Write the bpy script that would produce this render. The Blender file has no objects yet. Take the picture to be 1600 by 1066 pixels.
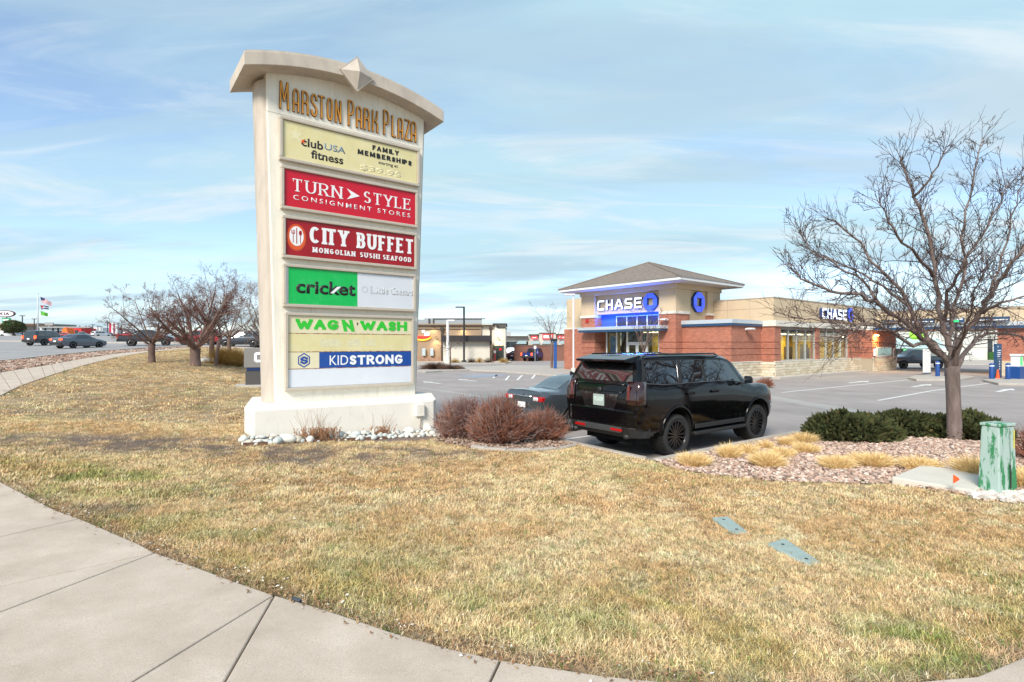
import bpy, bmesh, math, random
import numpy as np
from mathutils import Vector, Matrix, Euler
R = math.radians
random.seed(7)
rng = np.random.default_rng(11)
scene = bpy.context.scene
COL = scene.collection

# ------------------------------------------------------------------ camera, sky, sun, exposure
FPX, HYP, CAMH = 837.0, 538.0, 2.3
cam_d = bpy.data.cameras.new('camera')
cam = bpy.data.objects.new('camera', cam_d)
COL.objects.link(cam)
cam.location = (0, 0, CAMH)
cam.rotation_euler = (R(90), 0, 0)
cam_d.sensor_width = 36
cam_d.lens = FPX / 1600 * 36
cam_d.shift_y = (HYP - 533) / 1600
cam_d.clip_start = .1
cam_d.clip_end = 5000
scene.camera = cam
SUN_EL, SUN_AZ = 38, 205          # the azimuth the light comes from, degrees clockwise from +Y
scene.view_settings.view_transform = 'Standard'
scene.view_settings.look = 'None'
scene.view_settings.gamma = 1
scene.view_settings.use_curve_mapping = False
scene.view_settings.exposure = .88

world = bpy.data.worlds.new('World')
scene.world = world
world.use_nodes = True
wn, wl = world.node_tree.nodes, world.node_tree.links
wn.clear()
w_out = wn.new('ShaderNodeOutputWorld')
w_bg = wn.new('ShaderNodeBackground')
w_bg.inputs['Strength'].default_value = .088
w_sky = wn.new('ShaderNodeTexSky')
w_sky.sky_type = 'NISHITA'
w_sky.sun_disc = False
w_sky.sun_elevation = R(SUN_EL)
w_sky.sun_rotation = R(SUN_AZ)
w_sky.air_density = 1.0
w_sky.dust_density = 1.0
w_sky.altitude = 1600
wl.new(w_bg.outputs[0], w_out.inputs[0])
w_tc = wn.new('ShaderNodeTexCoord')
w_sep = wn.new('ShaderNodeSeparateXYZ')
wl.new(w_tc.outputs['Generated'], w_sep.inputs[0])
def wmath(op, a, b=None):
    n = wn.new('ShaderNodeMath'); n.operation = op
    for i, s in enumerate((a, b)):
        if s is None: continue
        if isinstance(s, (int, float)): n.inputs[i].default_value = s
        else: wl.new(s, n.inputs[i])
    return n.outputs[0]
w_den = wmath('ADD', wmath('MAXIMUM', w_sep.outputs['Z'], 0.0), .10)
w_cmb = wn.new('ShaderNodeCombineXYZ')
wl.new(wmath('DIVIDE', w_sep.outputs['X'], w_den), w_cmb.inputs[0])
wl.new(wmath('DIVIDE', w_sep.outputs['Y'], w_den), w_cmb.inputs[1])
def wnoise(scale, detail, rough, loc, sc, rot=0.0, dist=.3):
    m = wn.new('ShaderNodeMapping'); m.inputs['Location'].default_value = loc; m.inputs['Scale'].default_value = sc
    m.inputs['Rotation'].default_value = (0, 0, R(rot))
    n = wn.new('ShaderNodeTexNoise'); n.inputs['Scale'].default_value = scale
    n.inputs['Detail'].default_value = detail; n.inputs['Roughness'].default_value = rough; n.inputs['Distortion'].default_value = dist
    wl.new(w_cmb.outputs[0], m.inputs[0]); wl.new(m.outputs[0], n.inputs['Vector'])
    return n.outputs['Fac']
def wramp(src, a, b, va=0.0, vb=1.0):
    m = wn.new('ShaderNodeMapRange'); m.interpolation_type = 'SMOOTHSTEP'
    m.inputs['From Min'].default_value = a; m.inputs['From Max'].default_value = b
    m.inputs['To Min'].default_value = va; m.inputs['To Max'].default_value = vb
    wl.new(src, m.inputs['Value']); return m.outputs[0]
def wmix(fac, c1, c2):
    m = wn.new('ShaderNodeMixRGB')
    for i, s in ((0, fac), (1, c1), (2, c2)):
        if isinstance(s, tuple): m.inputs[i].default_value = s
        elif isinstance(s, (int, float)): m.inputs[i].default_value = s
        else: wl.new(s, m.inputs[i])
    return m.outputs[0]
hue = wn.new('ShaderNodeHueSaturation'); hue.inputs['Saturation'].default_value = 1.0; hue.inputs['Value'].default_value = 1.5
wl.new(w_sky.outputs[0], hue.inputs['Color'])
veil = wnoise(.55, 6, .55, (3.1, 1.2, 0), (.5, 1.25, 1), 8, .5)
wisp = wnoise(1.5, 11, .62, (-2.0, 4.4, 0), (.45, 1.3, 1), -12, 1.1)
grey = wnoise(.8, 7, .55, (7.7, .3, 0), (.42, 1.5, 1), 6, .5)
base = wmix(wramp(veil, .36, .62, .18, .95), hue.outputs[0], (3.5, 5.05, 5.65, 1))
c2 = wmix(wramp(wisp, .46, .68, 0, .70), base, (5.3, 5.75, 6.0, 1))
c3 = wmix(wramp(grey, .50, .64, 0, .70), c2, (3.1, 4.25, 5.05, 1))
c4 = wmix(wramp(w_sep.outputs['Z'], .0, .16, .45, 0), c3, (4.0, 4.75, 5.3, 1))
wl.new(c4, w_bg.inputs['Color'])

sun_d = bpy.data.lights.new('sun', 'SUN')
sun = bpy.data.objects.new('sun', sun_d)
COL.objects.link(sun)
sun_d.energy = 2.75
sun_d.angle = R(20)
sun_d.color = (1, .93, .83)
saz = R(SUN_AZ)
sdir = Vector((math.sin(saz) * math.cos(R(SUN_EL)), math.cos(saz) * math.cos(R(SUN_EL)), math.sin(R(SUN_EL))))
sun.rotation_euler = sdir.to_track_quat('Z', 'Y').to_euler()
sun.location = sdir * 50

# ------------------------------------------------------------------ materials
MATS = {}
def M(name, color=(.5, .5, .5), rough=.7, metal=0.0, var=0.0, vscale=3.0, bump=0.0, bscale=40.0, color2=None,
      emit=None, estr=0.0, spec=.5, coat=0.0, ior=None, attr=None, dirt=None, dirt_scale=1.0, dirt_lo=.5, dirt_hi=.7, stretch=None):
    if name in MATS: return MATS[name]
    m = bpy.data.materials.new(name); m.use_nodes = True
    nt = m.node_tree; n, l = nt.nodes, nt.links
    b = n['Principled BSDF']
    c = tuple(color) + (1,)
    b.inputs['Base Color'].default_value = c
    b.inputs['Roughness'].default_value = rough
    b.inputs['Metallic'].default_value = metal
    b.inputs['Specular IOR Level'].default_value = spec
    if ior: b.inputs['IOR'].default_value = ior
    if coat: b.inputs['Coat Weight'].default_value = coat; b.inputs['Coat Roughness'].default_value = .03
    if emit: b.inputs['Emission Color'].default_value = tuple(emit) + (1,); b.inputs['Emission Strength'].default_value = estr
    tc = n.new('ShaderNodeTexCoord')
    vec = tc.outputs['Object']
    if stretch:
        mp = n.new('ShaderNodeMapping'); mp.inputs['Scale'].default_value = stretch; l.new(vec, mp.inputs[0]); vec = mp.outputs[0]
    cur = None
    if attr:
        a = n.new('ShaderNodeAttribute'); a.attribute_name = attr[0]; a.attribute_type = attr[1]
        cur = a.outputs['Color']
    if color2 or var:
        nz = n.new('ShaderNodeTexNoise'); nz.inputs['Scale'].default_value = vscale; nz.inputs['Detail'].default_value = 6
        nz.inputs['Roughness'].default_value = .65
        l.new(vec, nz.inputs['Vector'])
        mr = n.new('ShaderNodeMapRange'); mr.inputs['From Min'].default_value = .3; mr.inputs['From Max'].default_value = .7
        l.new(nz.outputs['Fac'], mr.inputs['Value'])
        mx = n.new('ShaderNodeMixRGB')
        l.new(mr.outputs[0], mx.inputs[0])
        if cur is not None:
            mx.blend_type = 'MULTIPLY'; mx.inputs[0].default_value = 1
            l.new(cur, mx.inputs[1])
            cr = n.new('ShaderNodeMapRange'); cr.inputs['From Min'].default_value = .3; cr.inputs['From Max'].default_value = .7
            cr.inputs['To Min'].default_value = 1 - var; cr.inputs['To Max'].default_value = 1 + var
            l.new(nz.outputs['Fac'], cr.inputs['Value'])
            for q in list(mx.inputs[0].links): l.remove(q)
            l.new(cr.outputs[0], mx.inputs[2])
        else:
            mx.inputs[1].default_value = c if color2 is None else c
            mx.inputs[2].default_value = tuple(min(1, x * (1 + var)) for x in color) + (1,) if color2 is None else tuple(color2) + (1,)
            if color2 is None: mx.inputs[1].default_value = tuple(x * (1 - var) for x in color) + (1,)
        cur = mx.outputs[0]
    if dirt:
        nz = n.new('ShaderNodeTexNoise'); nz.inputs['Scale'].default_value = dirt_scale; nz.inputs['Detail'].default_value = 8
        nz.inputs['Roughness'].default_value = .7
        l.new(vec, nz.inputs['Vector'])
        mr = n.new('ShaderNodeMapRange'); mr.inputs['From Min'].default_value = dirt_lo; mr.inputs['From Max'].default_value = dirt_hi
        l.new(nz.outputs['Fac'], mr.inputs['Value'])
        mx = n.new('ShaderNodeMixRGB'); l.new(mr.outputs[0], mx.inputs[0])
        if cur is not None: l.new(cur, mx.inputs[1])
        else: mx.inputs[1].default_value = c
        mx.inputs[2].default_value = tuple(dirt) + (1,)
        cur = mx.outputs[0]
    if cur is not None: l.new(cur, b.inputs['Base Color'])
    if bump:
        nz = n.new('ShaderNodeTexNoise'); nz.inputs['Scale'].default_value = bscale; nz.inputs['Detail'].default_value = 5
        l.new(vec, nz.inputs['Vector'])
        bp = n.new('ShaderNodeBump'); bp.inputs['Strength'].default_value = bump; bp.inputs['Distance'].default_value = .02
        l.new(nz.outputs['Fac'], bp.inputs['Height']); l.new(bp.outputs[0], b.inputs['Normal'])
    MATS[name] = m
    return m

def brick_mat(name, c1, c2, mortar, bw=.21, bh=.072, rough=.85):
    m = bpy.data.materials.new(name); m.use_nodes = True
    n, l = m.node_tree.nodes, m.node_tree.links
    b = n['Principled BSDF']; b.inputs['Roughness'].default_value = rough
    tc = n.new('ShaderNodeTexCoord'); sp = n.new('ShaderNodeSeparateXYZ'); l.new(tc.outputs['Object'], sp.inputs[0])
    ad = n.new('ShaderNodeMath'); l.new(sp.outputs[0], ad.inputs[0]); l.new(sp.outputs[1], ad.inputs[1])
    cb = n.new('ShaderNodeCombineXYZ'); l.new(ad.outputs[0], cb.inputs[0]); l.new(sp.outputs[2], cb.inputs[1])
    t = n.new('ShaderNodeTexBrick'); l.new(cb.outputs[0], t.inputs['Vector'])
    t.inputs['Color1'].default_value = tuple(c1) + (1,); t.inputs['Color2'].default_value = tuple(c2) + (1,)
    t.inputs['Mortar'].default_value = tuple(mortar) + (1,)
    t.inputs['Scale'].default_value = 1; t.inputs['Brick Width'].default_value = bw; t.inputs['Row Height'].default_value = bh
    t.inputs['Mortar Size'].default_value = .005; t.inputs['Bias'].default_value = 0
    nz = n.new('ShaderNodeTexNoise'); nz.inputs['Scale'].default_value = 1.3; nz.inputs['Detail'].default_value = 7; l.new(tc.outputs['Object'], nz.inputs['Vector'])
    mr = n.new('ShaderNodeMapRange'); mr.inputs['To Min'].default_value = .78; mr.inputs['To Max'].default_value = 1.2; l.new(nz.outputs['Fac'], mr.inputs['Value'])
    mx = n.new('ShaderNodeMixRGB'); mx.blend_type = 'MULTIPLY'; mx.inputs[0].default_value = 1
    l.new(t.outputs['Color'], mx.inputs[1]); l.new(mr.outputs[0], mx.inputs[2]); l.new(mx.outputs[0], b.inputs['Base Color'])
    bp = n.new('ShaderNodeBump'); bp.inputs['Strength'].default_value = .5; bp.inputs['Distance'].default_value = .01; bp.invert = True
    l.new(t.outputs['Fac'], bp.inputs['Height']); l.new(bp.outputs[0], b.inputs['Normal'])
    MATS[name] = m
    return m

def glass_mat(name, tint=(.8, .85, .85), refl=.25):
    m = bpy.data.materials.new(name); m.use_nodes = True
    n, l = m.node_tree.nodes, m.node_tree.links
    n.remove(n['Principled BSDF'])
    out = n['Material Output']
    t = n.new('ShaderNodeBsdfTransparent'); t.inputs[0].default_value = tuple(tint) + (1,)
    g = n.new('ShaderNodeBsdfGlossy'); g.inputs['Roughness'].default_value = .02
    lw0 = n.new('ShaderNodeLayerWeight'); lw0.inputs[0].default_value = .5
    lw = n.new('ShaderNodeMath'); lw.operation = 'POWER'; lw.inputs[1].default_value = 4.0; l.new(lw0.outputs['Facing'], lw.inputs[0])
    ad = n.new('ShaderNodeMath'); ad.inputs[1].default_value = refl; l.new(lw.outputs[0], ad.inputs[0])
    mx = n.new('ShaderNodeMixShader'); l.new(ad.outputs[0], mx.inputs[0]); l.new(t.outputs[0], mx.inputs[1]); l.new(g.outputs[0], mx.inputs[2])
    l.new(mx.outputs[0], out.inputs[0])
    MATS[name] = m
    return m

# ------------------------------------------------------------------ mesh helpers
class MB:
    def __init__(s, T=None):
        s.v, s.f, s.T = [], [], T
    def add(s, verts, faces, T=None):
        b = len(s.v)
        for p in verts:
            p = Vector(p)
            if T is not None: p = T @ p
            if s.T is not None: p = s.T @ p
            s.v.append(p[:])
        s.f += [tuple(b + i for i in f) for f in faces]
    def box(s, x0, x1, y0, y1, z0, z1, T=None):
        s.add([(x0, y0, z0), (x1, y0, z0), (x1, y1, z0), (x0, y1, z0), (x0, y0, z1), (x1, y0, z1), (x1, y1, z1), (x0, y1, z1)],
              [(3, 2, 1, 0), (4, 5, 6, 7), (0, 1, 5, 4), (1, 2, 6, 5), (2, 3, 7, 6), (3, 0, 4, 7)], T)
        return s
    def prism(s, poly, z0, z1, T=None, top=None):
        n = len(poly)
        top = top or poly
        vs = [(p[0], p[1], z0) for p in poly] + [(p[0], p[1], z1) for p in top]
        s.add(vs, [tuple(range(n))[::-1], tuple(range(n, 2 * n))] + [(i, (i + 1) % n, n + (i + 1) % n, n + i) for i in range(n)], T)
        return s
    def tube(s, pts, rad, n=6, cap=True, T=None):
        pts = [Vector(p) for p in pts]
        if not hasattr(rad, '__len__'): rad = [rad] * len(pts)
        vs, fs = [], []
        ref = None
        for i, p in enumerate(pts):
            d = (pts[min(i + 1, len(pts) - 1)] - pts[max(i - 1, 0)])
            if d.length < 1e-9: d = Vector((0, 0, 1))
            d.normalize()
            if ref is None:
                ref = Vector((1, 0, 0)) if abs(d.x) < .8 else Vector((0, 1, 0))
            a = (ref - d * ref.dot(d)).normalized(); ref = a
            b = d.cross(a)
            for k in range(n):
                t = 2 * math.pi * k / n
                vs.append(p + (a * math.cos(t) + b * math.sin(t)) * rad[i])
        for i in range(len(pts) - 1):
            for k in range(n):
                k2 = (k + 1) % n
                fs.append((i * n + k, i * n + k2, (i + 1) * n + k2, (i + 1) * n + k))
        if cap:
            fs.append(tuple(range(n))[::-1]); fs.append(tuple(range((len(pts) - 1) * n, len(pts) * n)))
        s.add(vs, fs, T)
        return s
    def lathe(s, prof, n=24, T=None, close=False):   # prof: (r, z) about the z axis
        vs, fs = [], []
        m = len(prof)
        for k in range(n):
            t = 2 * math.pi * k / n
            for r, z in prof: vs.append((r * math.cos(t), r * math.sin(t), z))
        for k in range(n):
            k2 = (k + 1) % n
            for i in range(m if close else m - 1):
                j = (i + 1) % m
                fs.append((k * m + i, k2 * m + i, k2 * m + j, k * m + j))
        s.add(vs, fs, T)
        return s
    def ball(s, c, r, nu=10, nv=6, T=None, sc=(1, 1, 1)):
        prof = [(max(1e-4, math.cos(a)) * r, math.sin(a) * r) for a in np.linspace(-math.pi / 2, math.pi / 2, nv)]
        TT = Matrix.Translation(c) @ Matrix.Diagonal((sc[0], sc[1], sc[2], 1))
        if T is not None: TT = T @ TT
        return s.lathe(prof, nu, TT)
    def build(s, name, mat, parent=None, smooth=False, bevel=0, loc=None, rot=None, kind=None, sharp=None):
        me = bpy.data.meshes.new(name)
        me.from_pydata(s.v, [], s.f)
        me.validate()
        return put(name, me, mat, parent, smooth, bevel, loc, rot, kind, sharp)

def put(name, me, mat, parent=None, smooth=False, bevel=0, loc=None, rot=None, kind=None, sharp=None):
    if mat is not None:
        me.materials.clear(); me.materials.append(mat)
    if smooth: me.shade_smooth()
    if sharp: me.shade_smooth(); me.set_sharp_from_angle(angle=R(sharp))
    o = bpy.data.objects.new(name, me)
    COL.objects.link(o)
    if parent is not None: o.parent = parent
    if loc is not None: o.location = loc
    if rot is not None: o.rotation_euler = rot if hasattr(rot, '__len__') else (0, 0, rot)
    if bevel:
        b = o.modifiers.new('bevel', 'BEVEL'); b.width = bevel; b.segments = 2; b.limit_method = 'ANGLE'
    if kind: o['kind'] = kind
    return o

def thing(name, label, cat, loc=(0, 0, 0), rz=0, group=None):
    o = bpy.data.objects.new(name, None); COL.objects.link(o)
    o.location = loc; o.rotation_euler = (0, 0, rz)
    o.empty_display_size = .2
    tag(o, label, cat, group)
    return o
def tag(o, label, cat, group=None):
    o['label'] = label; o['category'] = cat
    if group: o['group'] = group
    return o
def copy_tree(root, label, group=None):
    def rec(o, par):
        c = o.copy(); COL.objects.link(c)
        if par is not None: c.parent = par
        for ch in [q for q in bpy.data.objects if q.parent == o and q != c]: rec(ch, c)
        return c
    r = rec(root, None); r['label'] = label
    if group: r['group'] = group
    return r

# ------------------------------------------------------------------ noise for colours and ground
_tabs = [rng.random((64, 64)) for _ in range(8)]
def vnoise(x, y, k=0):
    x = np.asarray(x, float); y = np.asarray(y, float)
    xi = np.floor(x).astype(int); yi = np.floor(y).astype(int)
    fx = x - xi; fy = y - yi
    fx = fx * fx * (3 - 2 * fx); fy = fy * fy * (3 - 2 * fy)
    t = _tabs[k % 8]
    a = t[xi % 64, yi % 64]; b = t[(xi + 1) % 64, yi % 64]; c = t[xi % 64, (yi + 1) % 64]; d = t[(xi + 1) % 64, (yi + 1) % 64]
    return (a * (1 - fx) + b * fx) * (1 - fy) + (c * (1 - fx) + d * fx) * fy
def fbm(x, y, k=0, o=4):
    s = 0; a = .5; tot = 0
    for i in range(o):
        s = s + a * vnoise(x * 2 ** i + 17.3 * i, y * 2 ** i - 9.1 * i, k + i); tot += a; a *= .55
    return s / tot

# ------------------------------------------------------------------ the lie of the land
AX = np.array((.805, .593)); BX = np.array((-.593, .805))          # the lot's two directions
CC = np.array((2.63, 10.0))                                          # the kerb corner behind the parked suv
LOT = np.array([(-26, 700), (-21, 72), CC + BX * 30, CC, (6.98, 13.2), (7.7, 13.65), (8.6, 13.75), (9.8, 13.45), (11.6, 12.6), (14, 11.0), (18, 8.3), (30, 1.5), (420, -220), (420, 700)])
def inpoly(x, y, P):
    x = np.asarray(x, float); y = np.asarray(y, float)
    r = np.zeros(x.shape, bool); n = len(P)
    for i in range(n):
        x1, y1 = P[i]; x2, y2 = P[(i + 1) % n]
        if y1 == y2: continue
        c = ((y1 > y) != (y2 > y)) & (x < (x2 - x1) * (y - y1) / (y2 - y1) + x1)
        r ^= c
    return r
def segdist(x, y, P, closed=True):
    x = np.asarray(x, float); y = np.asarray(y, float)
    d = np.full(x.shape, 1e9); n = len(P)
    for i in range(n if closed else n - 1):
        ax, ay = P[i]; bx, by = P[(i + 1) % n]
        vx, vy = bx - ax, by - ay
        t = np.clip(((x - ax) * vx + (y - ay) * vy) / (vx * vx + vy * vy + 1e-12), 0, 1)
        d = np.minimum(d, np.hypot(x - ax - t * vx, y - ay - t * vy))
    return d
LOTLINE = LOT[:-1]
def H(x, y):
    x = np.asarray(x, float); y = np.asarray(y, float)
    d = segdist(x, y, LOTLINE, False)
    k = np.clip(d / 6, 0, 1); k = k * k * (3 - 2 * k)
    z = .15 + .045 * np.minimum(d, 10) + .034 * np.clip(y - 17, 0, 108) * k
    z = np.where(inpoly(x, y, LOT), 0, z)
    return z
def h(x, y): return float(H(np.array([x]), np.array([y]))[0])
def G(px, py, z=None):
    if z is not None:
        Y = FPX * (CAMH - z) / (py - HYP)
        return np.array(((px - 800) / FPX * Y, Y))
    Y0 = 1.5; k = (px - 800) / FPX; s = (HYP - py) / FPX
    Ys = np.concatenate([np.arange(1.5, 30, .02), np.arange(30, 400, .2)])
    dz = CAMH + s * Ys - H(k * Ys, Ys)
    i = np.argmax(dz < 0)
    if i == 0: i = len(Ys) - 1
    return np.array((k * Ys[i], Ys[i]))

# the pavement's lawn-side edge, near and far
EDGE_PX = [(-330, 655), (-200, 690), (-100, 720), (0, 755.6), (47, 780.6), (85, 800), (125, 815), (219, 855.6), (243, 868), (312, 893), (370, 915), (429, 936), (500, 955.6), (610, 995),
           (700, 1020), (782, 1040), (944, 1064), (1100, 1080), (1300, 1084), (1525, 1064), (1600, 1034), (1750, 985)]
EDGE = [G(*p) for p in EDGE_PX]
FAR_R = [G(-120, 652), G(-50, 636), G(0, 620), G(26, 606), G(79, 587), G(131, 571.6), G(184, 558.5), G(231, 550.8), G(283, 546), G(305, 544)]
FAR_L = [G(-160, 605), G(-60, 594), G(0, 583.4), G(30, 578), G(66, 573), G(131, 561), G(184, 553), G(234, 548.3), G(276, 545), G(300, 543.3)]
ROAD_E = [G(-400, 585), G(-100, 573), G(0, 566), G(79, 557), G(147, 550.6), G(223, 545.4), G(270, 543.2), G(300, 542.4), G(345, 543.5), G(400, 545.5)]
OUTDIR = {}
near_walk_poly = [tuple(p) for p in EDGE] + [(4.0, .5), (0, -.5), (-3, -.5), (-7.5, 2.0), (-11, 6)]
far_walk_poly = [tuple(p) for p in FAR_R] + [tuple(p) for p in FAR_L[::-1]]
# ------------------------------------------------------------------ planting beds, polygons used for scatter masks
def GP(L, z=None): return [tuple(G(px, py, z)) for px, py in L]
gravel_poly = [tuple(CC + AX * .1 - BX * .25), tuple(CC - BX * .25 + AX * 1.5), (7.05, 12.9), (8.3, 13.4), (9.8, 13.1), (11.6, 12.3), (14, 10.7), (17, 8.7)] + \
    GP([(1660, 800), (1600, 783), (1512, 776), (1393, 757), (1292, 757), (1201, 752), (1129, 745), (1067, 736), (1022, 722)])
bed_poly = [tuple(CC - AX * .1 + BX * 1.9), tuple(CC - AX * .1 + BX * 5.2), tuple(CC - AX * 1.2 + BX * 5.6)] + GP([(690, 668), (680, 690), (735, 700), (780, 706), (850, 706), (902, 699)])
rock_poly = GP([(392, 672), (402, 692), (470, 692), (560, 690), (610, 692), (672, 688), (694, 684), (690, 668), (676, 660)])
pad_poly = GP([(1393, 757), (1440, 737), (1560, 748), (1524, 775)])
DIRT = GP([(0, 566), (79, 557), (147, 550.6), (223, 545.4)])

def grass_color(x, y):
    """albedo of the turf: straw, tan, bare brown and green patches (all of them really there on the lawn)"""
    x = np.asarray(x, float); y = np.asarray(y, float)
    n1 = fbm(x * .9, y * .9, 0); n2 = fbm(x * 3.1, y * 3.1, 2); n3 = fbm(x * .35 + 5, y * .35, 4)
    straw = np.array((.80, .58, .33)); tan = np.array((.64, .41, .205)); pale = np.array((.86, .70, .45))
    green = np.array((.30, .34, .09)); soil = np.array((.33, .235, .175))
    def mix(a, b, t): return a * (1 - t)[..., None] + b * t[..., None]
    def ss(t, a, b):
        t = np.clip((t - a) / (b - a), 0, 1); return t * t * (3 - 2 * t)
    c = np.broadcast_to(straw, x.shape + (3,))
    c = mix(c, tan, ss(n1, .40, .65) * .8)
    c = mix(c, pale, ss(n2, .55, .75) * .7)
    de = segdist(x, y, EDGE, False)
    gr = ss(1 - de / 2.6, 0, 1) * ss(n1 * .5 + n2 * .5, .40, .60) * .5
    gr = np.maximum(gr, ss(n3, .55, .72) * ss(n2, .45, .65) * .35)
    # greener strips: by the left pavement corner and across the lower right
    for (cx, cy, rx, ry, a) in ((-6.6, 7.2, 3.2, .8, .85), (-5.2, 6.6, 2.2, .7, .6), (.2, 3.7, 1.8, .6, .55), (2.6, 3.2, .9, .5, .9), (-.9, 4.3, 1.0, .5, .5), (3.3, 3.6, 1.4, .35, .5)):
        gr = np.maximum(gr, a * ss(1 - np.hypot((x - cx) / rx, (y - cy) / ry), -.1, .6) * ss(n2, .3, .6))
    c = mix(c, green, np.clip(gr, 0, 1))
    so = np.zeros(x.shape)
    for (cx, cy, rx, ry, a) in ((-6.4, 9.7, 5.0, 1.3, 1.0), (-3.6, 9.2, 3.0, 1.3, .95), (-9.5, 8.6, 3.4, .5, .7), (-4.3, 5.75, .9, .4, .6), (-13, 13.4, 4, .45, .7), (-2.0, 9.9, 2.6, .7, .85), (-14, 17, 3.5, .9, .4), (-3.6, 4.95, .6, .3, .5)):
        so = np.maximum(so, a * ss(1 - np.hypot((x - cx) / rx, (y - cy) / ry), 0, .7) * ss(n2, .25, .6))
    so = np.maximum(so, ss(1 - de / .28, .2, 1) * .6)
    c = mix(c, soil, np.clip(so, 0, 1))
    return c, so

# ------------------------------------------------------------------ ground
def grid_mesh(name, xs, ys, zf, cf, mat, kind='structure'):
    X, Y = np.meshgrid(xs, ys)
    Z = zf(X, Y)
    v = np.stack([X.ravel(), Y.ravel(), Z.ravel()], 1)
    nx, ny = len(xs), len(ys)
    i = np.arange(nx * ny).reshape(ny, nx)
    f = np.stack([i[:-1, :-1].ravel(), i[:-1, 1:].ravel(), i[1:, 1:].ravel(), i[1:, :-1].ravel()], 1)
    me = bpy.data.meshes.new(name)
    me.from_pydata(v.tolist(), [], f.tolist())
    if cf is not None:
        ca = me.color_attributes.new('col', 'FLOAT_COLOR', 'POINT')
        c = cf(X.ravel(), Y.ravel())
        ca.data.foreach_set('color', np.concatenate([c, np.ones((len(c), 1))], 1).ravel())
    me.shade_smooth()
    return put(name, me, mat, kind=kind)
road_poly = [tuple(p) for p in ROAD_E]
def ground_z(X, Y):
    z = H(X, Y)
    lot = inpoly(X, Y, LOT)
    z = z + np.where(lot, -.06, 0)
    z = z + (fbm(X * 1.3, Y * 1.3, 3) - .5) * .05 * np.clip(1.5 - np.abs(0), 0, 1) * (~lot) * np.clip(segdist(X, Y, LOTLINE, False) / 1.0, 0, 1)
    w = inpoly(X, Y, near_walk_poly) | inpoly(X, Y, far_walk_poly)
    return z - np.where(w, .14, 0)
def ground_c(X, Y):
    c, so = grass_color(X, Y)
    dirtm = inpoly(X, Y, [tuple(p) for p in FAR_L] + [tuple(p) for p in ROAD_E[::-1]])
    brown = np.array((.30, .19, .13))[None] * (.8 + .5 * fbm(X * 2, Y * 2, 5)[:, None])
    c = np.where(dirtm[:, None], brown, c)
    g = inpoly(X, Y, gravel_poly) | inpoly(X, Y, bed_poly) | inpoly(X, Y, rock_poly)
    return np.where(g[:, None], np.array((.20, .14, .11))[None], c * .40)  # turf colour darkened under the blades to deepen the shade between them
m_ground = M('turf_soil', (.4, .3, .18), .95, attr=('col', 'GEOMETRY'), var=.35, vscale=55, bump=.5, bscale=90)
xs = np.concatenate([np.linspace(-420, -60, 19)[:-1], np.linspace(-60, -26, 35)[:-1], np.arange(-26, -12, .25), np.arange(-12, 18, .11), np.arange(18, 40, 1.0), np.linspace(40, 420, 20)])
ys = np.concatenate([np.linspace(-60, 0, 8)[:-1], np.arange(0, 17, .11), np.arange(17, 34, .25), np.arange(34, 80, 1.5), np.linspace(80, 190, 20)[1:], np.linspace(200, 700, 11)])
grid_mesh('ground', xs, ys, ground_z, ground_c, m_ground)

# the parking lot, flat, out to the horizon
m_asph = M('asphalt', (.31, .275, .262), .9, var=.19, vscale=.45, bump=.35, bscale=160, dirt=(.40, .36, .34), dirt_scale=90, dirt_lo=.52, dirt_hi=.72)
lotin = LOT.copy()

mb = MB(); mb.add([(p[0], p[1], 0.0) for p in lotin], [tuple(range(len(lotin)))])
lot = mb.build('parking_lot', m_asph, kind='structure')
def flat_poly(name, poly, z, mat, kind='structure', parent=None, thick=None):
    mb = MB()
    if thick: mb.prism(poly, z - thick, z)
    else: mb.add([(p[0], p[1], z) for p in poly], [tuple(range(len(poly)))])
    return mb.build(name, mat, parent, kind=kind)
m_paint = M('road_paint', (.72, .72, .70), .8, dirt=(.30, .28, .27), dirt_scale=14, dirt_lo=.55, dirt_hi=.75)
m_conc = M('concrete', (.46, .42, .38), .88, var=.10, vscale=1.2, bump=.15, bscale=120, dirt=(.36, .32, .28), dirt_scale=45, dirt_lo=.58, dirt_hi=.78)
m_curb = M('curb_concrete', (.42, .38, .34), .9, var=.14, vscale=3, bump=.2, bscale=80)
def stripe(a, b, w, z=.006, name='painted_line', mat=None):
    a = Vector((a[0], a[1])); b = Vector((b[0], b[1])); d = (b - a).normalized(); n = Vector((-d.y, d.x)) * w / 2
    return flat_poly(name, [(a - n)[:], (b - n)[:], (b + n)[:], (a + n)[:]], z, mat or m_paint)
# lane lines, stall lines and arrows seen on the lot
stripe(G(1372, 626, 0), G(1455, 611, 0), .12)
stripe(G(1455, 611, 0) + np.array((.02, .02)), G(1549, 598.5, 0), .12)
stripe(G(1222, 613.5, 0), G(1432, 592.5, 0), .12)
def arrow(px, py, L, ang, name='painted_arrow'):
    c = G(px, py, 0); pts = [(-L / 2, -.1), (L * .1, -.1), (L * .1, -.32), (L / 2, 0), (L * .1, .32), (L * .1, .1), (-L / 2, .1)]
    ca, sa = math.cos(ang), math.sin(ang)
    flat_poly(name, [(c[0] + x * ca - y * sa, c[1] + x * sa + y * ca) for x, y in pts], .006, m_paint)
TA = math.atan2(AX[1], AX[0])
arrow(1441, 602.5, 3.0, TA); arrow(1571, 610, 3.0, TA); arrow(1343, 597, 3.0, TA)
arrow(674, 598, 2.3, TA + math.pi / 2); arrow(729, 594.3, 2.3, TA + math.pi / 2)
for p0, p1 in (((790, 594.5), (796, 587)), ((808, 594), (816, 586.5)), ((831, 592), (836, 586)), ((770, 591), (777, 586))):
    stripe(G(*p0, 0), G(*p1, 0), .14)
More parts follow.
